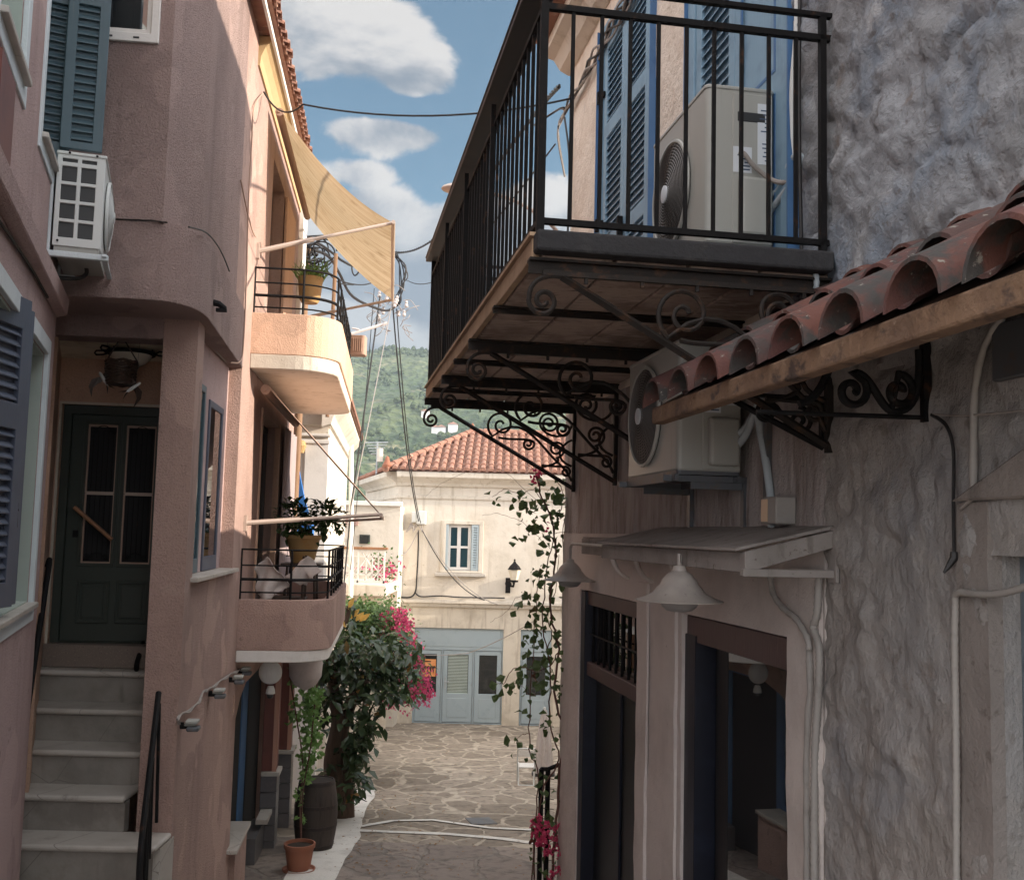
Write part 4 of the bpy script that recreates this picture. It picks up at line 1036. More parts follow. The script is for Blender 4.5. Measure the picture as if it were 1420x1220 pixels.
def plaza_right():
    # folded parasol and folding chair by the corner, far side of the lane
    Yp = 20.0; c = at(754, 1040, Yp); g0 = gz(Yp)
    t = thing('closed_parasol', 'closed white parasol standing behind the vine', 'parasol', (c.x, Yp, g0))
    z1 = at(757, 984, Yp).z
    part('pole', MB().tube([(c.x, Yp, g0), (c.x, Yp, z1+.05)], .022, 8, raw=True), PLASTIC, t, smooth=True)
    prof = [(.005, z1-g0+.02), (.03, z1-g0-.05)]; mb = MB()
    def fn(i, j):
        a = 2*math.pi*i; r = (.04+.15*j**.8)*(1+.16*math.cos(8*a)); return (c.x+r*math.cos(a), Yp+r*math.sin(a), z1-1.25*j)
    part('canopy', mb.grid(fn, 48, 8), CLOTH, t, smooth=True)
    part('base', MB().lathe([(.22, 0), (.22, .06), (.05, .08), (.04, .2)], (c.x, Yp, g0), 20), DARKP, t, smooth=True)
    # folding chair
    Yc = 19.0; a = at(717, 1090, Yc); b = at(741, 1090, Yc); w = (b.x-a.x); g1 = gz(Yc); x0 = a.x
    t = thing('folding_chair', 'white tubular folding chair standing on the flagstones', 'chair', (x0+w/2, Yc, g1))
    h = at(729, 1046, Yc).z-g1; h = max(h, .6)
    fb = MB()
    fb.tube(smoothpath([(x0, Yc+.16, g1), (x0, Yc+.02, g1+h-.05), (x0+.04, Yc, g1+h), (x0+w-.04, Yc, g1+h), (x0+w, Yc+.02, g1+h-.05), (x0+w, Yc+.16, g1)], 4), .012, 8, raw=True)
    fb.tube(smoothpath([(x0+.02, Yc-.25, g1), (x0+.02, Yc, g1+h*.5), (x0+.02, Yc+.2, g1+h*.52)], 4), .012, 8, raw=True); fb.tube(smoothpath([(x0+w-.02, Yc-.25, g1), (x0+w-.02, Yc, g1+h*.5), (x0+w-.02, Yc+.2, g1+h*.52)], 4), .012, 8, raw=True)
    fb.tube([(x0+.02, Yc-.25, g1+.02), (x0+w-.02, Yc-.25, g1+.02)], .012, 8, raw=True)
    part('frame', fb, PLASTIC, t, smooth=True)
    part('seat', MB().box(x0+.02, x0+w-.02, Yc-.20, Yc+.12, g1+h*.5, g1+h*.5+.03), WHITE, t, bevel=.01)
    part('backrest', MB().box(x0+.02, x0+w-.02, Yc+.0, Yc+.02, g1+h*.78, g1+h*.95), WHITE, t, bevel=.005)
    # drain cover
    P = [G(*p) for p in ((645, 1134), (678, 1133), (690, 1142), (655, 1143))]
    mb = MB(); mb.raw([Vector((p.x, p.y, gz(p.y)+.008)) for p in P]+[Vector((p.x, p.y, gz(p.y)-.03)) for p in P], [(0,1,2,3), (0,4,5,1), (1,5,6,2), (2,6,7,3), (3,7,4,0)])
    single('drain_cover', mb, STEEL_D, 'dark metal drain cover set in the flagstones', 'drain cover')
plaza_right()

# ================================================================== LEFT: THE PINK HOUSE
UA = lambda x, y, n=0.0: LW.pix(x, y, n)[0]
def outline(u0, u1, n, r, k=8):
    """plan of a balcony front with rounded corners, from wall to wall"""
    P = [(u0, 0.0)]
    P += [(u0+r-r*math.cos(math.pi/2*i/k), n-r+r*math.sin(math.pi/2*i/k)) for i in range(k+1)]
    P += [(u1-r+r*math.sin(math.pi/2*i/k), n-r+r*math.cos(math.pi/2*i/k)) for i in range(k+1)]
    return P+[(u1, 0.0)]
def ring(mb, A, B, z0, z1):
    n = len(A); V = [(a[0], a[1], z) for z in (z0, z1) for a in A]+[(b[0], b[1], z) for z in (z0, z1) for b in B]; F = []
    for i in range(n-1):
        F += [(i, i+1, n+i+1, n+i), (2*n+i, 3*n+i, 3*n+i+1, 2*n+i+1), (n+i, n+i+1, 3*n+i+1, 3*n+i), (i, 2*n+i, 2*n+i+1, i+1)]
    mb.add(V, F); return mb

def build_pink_house():
    H = thing('pink_house', 'pink stucco house on the left with an overhanging bay, marble stairs and two rounded balconies', 'house', LW.w(2, 0, gz(9)))
    ud0, ud1 = UA(374, 350), UA(391, 350); ld0, ld1 = UA(360, 640), UA(385, 640)
    lo0 = UA(328, 1150); lo1 = UA(358, 1050); p2 = UA(385, 1050)
    WR = (.42, 2.44, -.40, 1.55)
    holes = [WR, (ud0, ud1, 2.0, 4.25), (ld0, ld1, -.9, 1.30), (3.15, lo1+.55, -5, -1.66), (5.75, 7.3, -5, -1.66)]
    part('wall', facade(LW, .15, 7.9, -5, 4.93, holes, t=.25, step=.25), PINK, H, smooth=False)
    part('rear_walls', MB(LW).prism([(7.89, -.24), (7.89, -6), (1.7, -6), (1.7, -.24)], 2, -5, 4.92), PINK, H)
    # wall strip beside the bay, sunlit
    # ---- bay
    lowp = [(-.5, -1.4), (-.5, -.24), (-.48, -.14), (-.42, -.05), (-.32, .02), (-.18, .065), (.0, .085), (.3, .078), (2.45, .006), (2.45, -.3), (.16, -.3), (.16, -.34), (.16, -1.4)]
    upp = [(-.5, -1.4), (-.5, -.155), (-.49, -.15), (.0, .0), (.03, .008), (1.45, .012), (1.46, .004), (2.44, -.006), (2.44, -.3), (.15, -.3), (.15, -1.4)]
    wz0, wz1 = 3.36, 4.6; wn0, wn1 = -.70, -.25
    bay = part('bay', MB(LW).prism(lowp, 2, 1.54, 2.10), PINK_D, H, bevel=.008, bseg=2)
    part('upper_bay', MB(LW).prism([(-.5, wn1)]+upp[1:-2]+[(.15, wn1)], 2, 2.085, 4.92).prism([(-.5, -1.4), (-.5, wn1), (.15, wn1), (.15, -1.4)], 2, 2.085, wz0).prism([(-.5, -1.4), (-.5, wn0), (.15, wn0), (.15, -1.4)], 2, wz0, 4.92), PINK_D, bay)
    part('string_course', MB(LW).prism([(-.512, -1.4), (-.512, -.16), (-.495, -.155), (.0, .02), (.35, .03), (.35, -.05), (-.3, -.4), (-.3, -1.4)], 2, 2.095, 2.118), PINK_D, bay)
    fw = part('bay_window', facade(LD, wn0, wn1, wz0, wz1, [(wn0+.055, wn1-.055, wz0+.065, wz1-.05)], n=.525, t=.09), WHITE, H, bevel=.004)
    part('sash', facade(LD, wn0+.055, wn1-.055, wz0+.065, wz1-.05, [(wn0+.09, wn1-.09, wz0+.10, wz1-.09)], n=.505, t=.04), WHITE, fw, bevel=.004)
    part('pane', MB(LD).box(wn0+.09, wn1-.09, .475, .48, wz0+.10, wz1-.09), GLASS_M, fw)
    part('drain_slot', MB(LD).box(wn0+.10, wn0+.14, .524, .529, wz0+.022, wz0+.034).box(wn1-.17, wn1-.13, .524, .529, wz0+.022, wz0+.034), DARKP, fw)
    # ---- porch recess
    nL = -1.06
    part('porch_lintel', MB(LW).box(.16, .42, -1.6, -.252, 1.385, 1.545), PINK_D, H, bevel=.006)
    jx = MB()
    p0, p1, p2_, p3 = Vector((-3.42, 7.64, 0)), Vector((-4.02, 9.1, 0)), Vector((-6.0, 9.1, 0)), Vector((-6.0, 7.60, 0))
    v = [p0, p1, p2_, p3]; jx.raw([Vector((q.x, q.y, z)) for z in (-5, 1.7) for q in v], [(3,2,1,0), (4,5,6,7), (0,1,5,4), (1,2,6,5), (2,3,7,6), (3,0,4,7)])
    part('porch_side_wall', jx, PEACH, H)
    q0 = Vector((-3.16, 7.02, 0)); jx = MB(); v = [Vector((-3.20, 7.02, 0)), Vector((-3.46, 7.03, 0)), Vector((-3.60, 7.638, 0)), Vector((-6, 7.638, 0)), Vector((-6, 7.02, 0))]
    jx.raw([Vector((q.x, q.y, z)) for z in (-5, 1.53) for q in v], [(4,3,2,1,0), (5,6,7,8,9)]+[(i, (i+1) % 5, 5+(i+1) % 5, 5+i) for i in range(5)])
    part('stair_side_wall', jx, PINK, H)
    part('porch_ceiling', MB(LW).box(.421, 1.7, -2.6, -.2, 1.40, 1.53), CEIL, H)
    part('inner_wall', MB(LW).box(.4, 1.7, -.30, -.251, -5, 1.40), PINK, H)
    # door wall
    DP = -1.38
    dn0 = LD.pix(78, 700, DP)[0]; dn1 = dn0+1.12; dz0, dz1 = -1.0, LD.pix(150, 562, DP)[1]
    part('porch_back_wall', facade(LD, dn0-1.2, -.2, -5, 1.42, [(dn0, dn1, -1.05, dz1)], n=DP, t=.2), PEACH, H)
    part('door_trim', facade(LD, dn0-.02, dn1+.02, -1.0, dz1+.02, [(dn0, dn1, -1.01, dz1-.001)], n=DP+.015, t=.02), CREAM, H)
    fr_ = part('front_door', facade(LD, dn0, dn1, dz0, dz1, [(dn0+.07, dn1-.07, dz0+.01, dz1-.08)], n=DP-.04, t=.10), GREEND, H, bevel=.005)
    gp = []
    for (xa, xb) in ((116, 158), (170, 212)):
        a = LD.pix(xa, 680, DP-.05)[0]; b = LD.pix(xb, 680, DP-.05)[0]; gp.append((a, b, LD.pix(130, 781, DP-.05)[1], LD.pix(140, 588, DP-.05)[1]))
    lf = part('leaf', facade(LD, dn0+.07, dn1-.07, dz0+.01, dz1-.08, gp, n=DP-.07, t=.05), GREEND, fr_, bevel=.006)
    for a, b, c, d in gp:
        part('glazing', MB(LD).box(a, b, DP-.118, DP-.112, c, d), DARK, fr_)
        part('beading', facade(LD, a-.028, b+.028, c-.028, d+.028, [(a, b, c, d)], n=DP-.056, t=.02), GREEND, fr_, bevel=.005)
        part('brass_edge', facade(LD, a+.001, b-.001, c+.001, d-.001, [(a+.014, b-.014, c+.014, d-.02)], n=DP-.085, t=.012), M('worn_brass_edge', (.42, .30, .24), .4, metal=.3), fr_)
        g = MB(LD)
        for k in range(1, 6): x = a+(b-a)*k/6; g.tube([(x, DP-.095, c+.04), (x, DP-.095, d-.05)], .0035, 4)
        zm = c+(d-c)*.5; g.tube([(a, DP-.09, zm), (b, DP-.09, zm)], .006, 5)
        for s, zz in ((1, c+.05), (-1, d-.05)):
            m = (a+b)/2
            for q in (a+.045, b-.045): g.tube([(q+x, DP-.085, zz+z) for x, z in spiral((0, 0), .030, .008, 0, 1.4*s, 16)], .0035, 4)
            g.tube([(m+.06*math.cos(w), DP-.085, zz-.01+.05*math.sin(w)) for w in [math.pi*i/8 for i in range(9)]], .0035, 4)
        part('scroll_grille', g, IRON, fr_)
        part('crossbar_gilding', MB(LD).box(a+.012, b-.012, DP-.082, DP-.078, zm-.012, zm+.016), M('pale_gilt', (.45, .36, .30), .4), fr_)
        part('lower_panel', facade(LD, a-.01, b+.01, dz0+.16, c-.14, [(a+.02, b-.02, dz0+.19, c-.17)], n=DP-.054, t=.02), GREEND, fr_, bevel=.008)
        part('raised_panel', MB(LD).box(a+.035, b-.035, DP-.07, DP-.058, dz0+.205, c-.185), GREEND, fr_, bevel=.01)
    h0 = LD.pix(104, 703, DP-.02); h1 = LD.pix(156, 748, DP-.02)
    part('pull_handle', MB(LD).tube([(h0[0], DP, h0[1]), (h1[0], DP, h1[1])], .018, 10).tube([(h0[0]+.02, DP-.07, h0[1]-.015), (h0[0]+.02, DP, h0[1]-.015)], .012, 8).tube([(h1[0]-.02, DP-.07, h1[1]+.015), (h1[0]-.02, DP, h1[1]+.015)], .012, 8), WOOD_M, fr_, smooth=True)
    part('lock', MB(LD).box(dn0+.13, dn0+.17, DP-.07, DP-.055, -.12, -.06), IRON, fr_)

    # ---- window beside the pillar
    wf = part('window', facade(LW, .42, 2.44, -.40, 1.535, [(.50, 1.22, -.30, 1.18), (1.42, 2.15, -.30, 1.10)], n=-.12, t=.10), PINK_N, H)
    part('sill', MB(LW).box(.36, 2.50, -.12, .055, -.425, -.39), MARBLE, wf, bevel=.004)
    part('frame', facade(LW, .50, 1.22, -.385, 1.18, [(.56, .80, -.27, 1.12), (.87, 1.16, -.27, 1.12)], n=-.105, t=.06), TEAL, wf, bevel=.004)
    part('glass', MB(LW).box(.56, 1.16, -.125, -.118, -.27, 1.12), GLASS_T, wf)
    part('frame', facade(LW, 1.42, 2.15, -.385, 1.10, [(1.48, 2.09, -.26, 1.04)], n=-.105, t=.06), SLATE, wf, bevel=.004)
    part('glass', MB(LW).box(1.48, 2.09, -.122, -.116, -.26, 1.04), GLASS_M, wf)
    part('interior', MB(LW).box(1.75, 7.5, -.245, -.235, -4.9, 4.3), DARK, H)
    # ---- balcony doors
    d = part('balcony_door', facade(LW, ud0+.02, ud1-.02, 2.0, 4.22, [(ud0+.07, (ud0+ud1)/2-.03, 2.1, 4.14), ((ud0+ud1)/2+.03, ud1-.07, 2.1, 4.14)], n=-.14, t=.06), WOOD_D, H, label='balcony door of the upper floor')
    part('glass', MB(LW).box(ud0+.07, ud1-.07, -.185, -.18, 2.1, 4.14), GLASS, d)
    u = UA(404, 350)
    part('shutter', MB(LW).box(ud1+.01, u, .012, .045, 2.05, 4.2), PEACH, H, bevel=.004)
    part('trim', MB(LW).box(UA(413, 350), UA(418, 350), .0, .07, 2.0, 5.4), WHITE, H, bevel=.006)
    d = part('balcony_door', facade(LW, ld0+.02, ld1-.02, -.9, 1.28, [(ld0+.07, (ld0+ld1)/2-.03, -.8, 1.2), ((ld0+ld1)/2+.03, ld1-.07, -.8, 1.2)], n=-.14, t=.06), WOOD_D, H, label='balcony door of the lower floor')
    part('glass', MB(LW).box(ld0+.07, ld1-.07, -.185, -.18, -.8, 1.2), GLASS, d)
    [part('trim', MB(LW).box(q-.03, q+.03, -.05, .02, -.9, 1.34), PEACH, H, bevel=.004) for q in (ld0-.01, ld1+.02)]
    cu = MB(LW); ua, ub = UA(388, 640), UA(404, 640)
    part('door_curtain', cu.grid(lambda i, j: (ua+(ub-ua)*i, .05+.022*math.sin(i*34), -.85+2.2*j), 60, 2), M('mauve_curtain', (.34, .27, .27), .9), H, smooth=True)
    # ---- balconies
    def balcony(zb, zs, zp, zr, n, col, slabm, names):
        u0, u1 = 2.95, 7.05
        A = outline(u0, u1, n, .42); B = part('balcony', MB(LW).prism([(a, b) for a, b in outline(u0-.0, u1+.0, n-.02, .42)], 2, zb, zs), slabm, H, bevel=.008, label=names)
        ins = outline(u0+.10, u1-.10, n-.10, .34)
        part('parapet', ring(MB(LW), outline(u0, u1, n, .42), ins, zs+.001, zp), col, B, bevel=.006)
        mid = outline(u0+.05, u1-.05, n-.05, .38); rl = MB(LW)
        for z, r in ((zr, .011), (zp+(zr-zp)*.68, .009), (zp+(zr-zp)*.40, .016), (zp+(zr-zp)*.14, .009)):
            rl.tube([(a, b, z) for a, b in mid], r, 6)
        L = [0]
        for a, b in zip(mid, mid[1:]): L.append(L[-1]+math.dist(a, b))
        t = .0
        while t < L[-1]:
            for i in range(len(L)-1):
                if L[i] <= t <= L[i+1]:
                    f = (t-L[i])/max(1e-6, L[i+1]-L[i]); a = mid[i][0]+(mid[i+1][0]-mid[i][0])*f; b = mid[i][1]+(mid[i+1][1]-mid[i][1])*f
                    rl.tube([(a, b+.004, zp-.02), (a, b+.004, zr)], .013, 6); break
            t += .50
        part('railing', rl, IRON, B)
        return B
    balcony(1.62, 1.77, 2.20, 2.68, .895, PEACH, CREAM, 'upper balcony, cream slab and parapet tinted peach for the sun')  # parapet coloured peach instead of pink to stand for sunlight on it
    balcony(-1.34, -1.225, -.72, -.22, .915, PINK, WHITE, 'lower balcony, white slab and pink parapet')
    # ---- shop floor
    wr = part('shop_window', facade(LW, 3.15, lo1+.55, -5, -1.66, [(3.2, 3.9, -3.1, -1.74), (4.1, lo1+.05, -4.2, -1.74)], n=-.22, t=.05), BLUE_D, H, bevel=.005)
    part('glass', MB(LW).box(3.2, 4.9, -.262, -.258, -4.2, -1.74), GLASS_T, wr)
    us = UA(320, 1175, .04)
    part('sill', MB(LW).box(us, us+1.05, -.22, .10, -3.20, -3.16), MARBLE, wr, bevel=.004)
    part('apron_wall', MB(LW).box(3.16, us+1.05, -.21, .06, -5, -3.201), PINK, wr)
    part('arch_spandrel', MB(LW).prism([(3.15, -1.66), (3.15, -2.1), (3.3, -1.95), (3.6, -1.78), (4.0, -1.68), (4.05, -1.66)], 1, -.2, -.02), PINK, H)
    # tiled plinths, oxblood columns
    for k, (u, n1) in enumerate(((5.85, .16), (7.15, .22))):
        c = part('column', MB(LW).box(u, u+.25, -.02, n1, -3.05, -1.345), REDBR, H, bevel=.006)
        part('edge_board', MB(LW).box(u-.012, u-.002, n1-.05, n1+.006, -3.05, -1.345), REDBR_L, c)
        part('plinth_cap', MB(LW).box(u-.06, u+.32, -.02, n1+.05, -3.10, -3.051), MARBLE, c, bevel=.004)
        pl = MB(LW)
        for r_ in range(5):
            z = -3.102-.20*r_; off = .0 if r_ % 2 else .12
            pl.box(u-.04, u+.30, -.02, n1+.02, z-.192, z)
        part('tiled_plinth', pl, TILE_G, c, bevel=.003)
    part('plinth', MB(LW).box(4.95, 5.85, -.1, .05, -5, -3.62), TILE_G, H, bevel=.004)
    part('ledge', MB(LW).box(5.3, 5.85, .0, .14, -3.55, -3.50), MARBLE, H)
    # ---- eaves and roof
    part('cornice', MB(LW).prism([(-.02, 4.62), (.02, 4.62), (.03, 4.72), (.07, 4.82), (.125, 4.88), (.125, 4.93), (-.02, 4.93)], 0, 2.5, 7.98), OCHRE, H)
    part('fascia', MB(LW).box(-2.0, 8.0, .127, .155, 4.87, 4.94), WHITE, H)
    rf = part('roof', MB(LW).add([(-3, .20, 4.945), (8.05, .20, 4.945), (8.05, -3.4, 6.0), (-3, -3.4, 6.0), (-3, -6.2, 4.945), (8.05, -6.2, 4.945)], [(0,1,2,3), (3,2,5,4), (0,3,4), (1,5,2), (0,4,5,1)]), TILE_S, H)
    t = MB(LW)
    for i in range(54):
        u = -2.8+i*.20; e = .245+random.uniform(-.02, .015)
        for sg, r0, zb, uo in ((1, .075, 5.005, 0), (-1, .07, 5.015, .10)):
            for k in range(8):
                q0, q1 = math.pi*k/8, math.pi*(k+1)/8
                for (na, nb) in ((e+.02*sg, -.12), (-.08, -.7)):
                    lift = .03 if na < .1 else 0
                    pts = []
                    for q in (q0, q1):
                        for r in (r0, r0-.016):
                            for nn in (na, nb): pts.append((u+uo+r*math.cos(q), nn, zb+(.20-nn)*.29+lift+sg*r*.85*math.sin(q)))
                    t.add(pts, [(0,4,5,1), (2,3,7,6), (0,2,6,4)])
    part('tiles', t, TILE_S, rf)
    return H
build_pink_house()

def build_stairs():
    t = thing('marble_stairs', 'worn marble steps climbing to the dark green front door', 'stairs', (-3.2, 7.6, gz(7.6)))
    def xl(Y): return -3.836-.357*(Y-8.53)-.15
    def slab(name, x0, x1, Y0, Y1, z0, z1, mt): part(name, MB().box(x0, x1, Y0, Y1, z0, z1), mt, t, bevel=.008)
    slab('landing', xl(8.6)-.2, -2.83, 8.60, 9.3, -1.5, -1.192, MARBLE); slab('threshold', xl(8.8)-.3, -2.80, 8.66, 9.3, -1.188, -1.0, TERRAZZO)
    for k in range(8):
        Y = 8.53-.308*k; z = -1.19-.25*k; zl = z-.25
        xr = -2.71 if k < 4 else -2.37+.317*(7.3-Y)
        x0 = xl(Y)
        st = part('step', MB().box(x0, xr, Y-.03, Y+.34, z-.045, z), MARBLE, t, bevel=.021, bseg=3)
        part('riser', MB().box(x0+.0, xr-(.0 if k < 4 else .05), Y+.0, Y+.10, zl-.01, z-.046), RISER, st)
        if k >= 4: part('cheek', MB().box(xr-.05, xr-.004, Y+.10, Y+.4, zl-.2, z-.046), MARBLE, st)
    def rail(pts, r, posts, label, flat=None):
        mb = MB(); mb.tube(smoothpath(pts, 4), r, 8, raw=True)
        for a, b in posts: mb.tube([Vector(a), Vector(b)], r*.6, 6, raw=True)
        single('handrail', mb, IRON, label, 'handrail', 'handrails of the marble stairs', smooth=True)
    a = at(68, 783, 7.9); b = at(31, 1028, 7.1)
    nn = Vector((-.12, .05, 0))
    rail([a+Vector((-.03, .04, -.02)), a, a.lerp(b, .5), b], .021, [(a.lerp(b, f), a.lerp(b, f)+nn) for f in (.12, .5, .85)], 'black handrail fixed to the wall on the left of the stairs')
    a = at(220, 960, 7.45); b = at(196, 1170, 6.6); c = at(193, 1225, 6.5)
    a2 = at(216, 1140, 7.5)
    mb = [(a.lerp(b, f), at(209+8*f, 1140-6*f, 7.4)) for f in ()]
    rail([a, a.lerp(b, .5), b, c], .020, [(at(221, 975, 7.47), at(217, 1140, 7.47)), (at(212, 1050, 7.2), at(207, 1190, 7.2)), (at(205, 1100, 6.9), at(199, 1240, 6.9)), (b, at(190, 1290, 6.6)), (at(208, 1080, 7.05), at(202, 1240, 7.0))], 'black handrail with balusters on the right of the lower steps')
    a = at(199, 890, 8.9); b = at(190, 918, 8.55)
    rail([a, b, b+Vector((0, 0, -.06))], .02, [], 'short piece of black handrail beside the top landing')
build_stairs()

def porch_things():
    # ceiling lamp
    c = at(182, 487, 8.2); zc = 1.40
    t = thing('ceiling_lamp', 'glass bowl ceiling lamp in a wrought iron ring in the porch', 'lamp', (c.x, c.y, zc))
    z = 1.365
    part('bowl', MB().lathe([(.165, .0), (.152, -.035), (.122, -.074), (.074, -.102), (.018, -.113), (.001, -.113)], (c.x, c.y, z), 28), FROST, t, smooth=True)
    fr = MB(); fr.lathe([(.187, -.010), (.191, .0), (.187, .017), (.166, .017), (.166, -.010)], (c.x, c.y, z), 28)
    for a in (0, 2.1, 4.2, math.pi):
        ca, sa = math.cos(a), math.sin(a)
        fr.tube([(c.x+ca*(.19+x*.9), c.y+sa*(.19+x*.9), z+zz) for x, zz in ((0, .0), (.04, .02), (.10, .02), (.115, .0), (.10, -.015), (.04, -.012), (0, 0))], .008, 5, raw=True)
        fr.tube([(c.x+ca*.17, c.y+sa*.17, z), (c.x+ca*.17, c.y+sa*.17, zc)], .006, 5, raw=True)
    part('iron_ring', fr, IRON, t, smooth=True)
    # hanging wicker nest
    Y = 7.78; top = at(169, 466, Y); s = at(168, 500, Y); e = at(167, 534, Y)
    z_hook = 1.385; t = thing('wicker_basket', 'small woven basket hanging on cords from the porch lintel', 'basket', (e.x, Y, e.z))
    r = .115; mb = MB(); h = s.z-e.z
    N = 9
    for i in range(N):
        zz = e.z+h*(i+.5)/N; rr = r*(.86+.14*i/N)
        mb.tube([(e.x+rr*math.cos(a)*(1+.03*math.sin(a*5+i*2)), Y+rr*math.sin(a), zz+.006*math.sin(a*6+i)) for a in [2*math.pi*k/28 for k in range(29)]], .0115, 5, raw=True, cap=False)
    mb.lathe([(r*.83, 0), (r*.83, .012), (.001, .012)], (e.x, Y, e.z), 20)
    for k in range(10): a = k*.628; mb.tube([(e.x+r*.86*math.cos(a), Y+r*.86*math.sin(a), e.z), (e.x+r*math.cos(a), Y+r*math.sin(a), s.z)], .006, 4, raw=True)
    part('weave', mb, WOOD_D, t, smooth=True)
    cd = MB()
    for sg in (-1, 1): cd.tube([(e.x+sg*r, Y, s.z), (top.x, Y, top.z)], .006, 5, raw=True)
    cd.tube([(top.x, Y, top.z-.01), (top.x, Y, 1.387)], .005, 5, raw=True)
    part('cord', cd, WOOD_D, t)
    # two painted swallows
    def swallow(px, py, ang, label):
        p = at(px, py, 7.76); t = thing('swallow_ornament', label, 'bird ornament', p, 'swallow ornaments hanging in the porch')
        M_ = Matrix.Translation(p) @ Matrix.Rotation(ang, 4, 'Y')
        def tr(pts): return [M_ @ Vector(q) for q in pts]
        b = MB(); prof = [(.001, .055), (.010, .045), (.012, .03), (.011, .02), (.014, .0), (.014, -.03), (.010, -.06), (.004, -.075)]
        b0 = len(b.v); b.lathe(prof, (0, 0, 0), 12); b.v = [M_ @ v for v in b.v]
        part('body', b, PLASTIC, t, smooth=True)
        w = MB()
        for sg in (-1, 1):
            o = [(sg*.015, -.004, .02), (sg*.07, -.02, .03), (sg*.115, -.03, -.005), (sg*.14, -.03, -.085), (sg*.095, -.025, -.03), (sg*.055, -.01, -.02), (sg*.015, 0, -.02)]
            w.raw(tr(o)+tr([(x, y-.006, z) for x, y, z in o]), [tuple(range(7)), tuple(range(7, 14))[::-1]]+[(i, (i+1) % 7, 7+(i+1) % 7, 7+i) for i in range(7)])
            o = [(0, 0, -.06), (sg*.012, -.002, -.07), (sg*.035, -.004, -.125), (sg*.008, -.002, -.09)]
            w.raw(tr(o)+tr([(x, y-.005, z) for x, y, z in o]), [(0,1,2,3), (7,6,5,4)]+[(i, (i+1) % 4, 4+(i+1) % 4, 4+i) for i in range(4)])
        part('wings', w, WOOD_D, t)
        th = MB().tube([p, Vector((p.x+.02, p.y, 1.387))], .0012, 4, raw=True); part('thread', th, CABLE, t)
    swallow(143, 524, rad(-35), 'little painted swallow hanging left of the woven basket')
    swallow(187, 536, rad(55), 'little painted swallow hanging right of the woven basket')
porch_things()

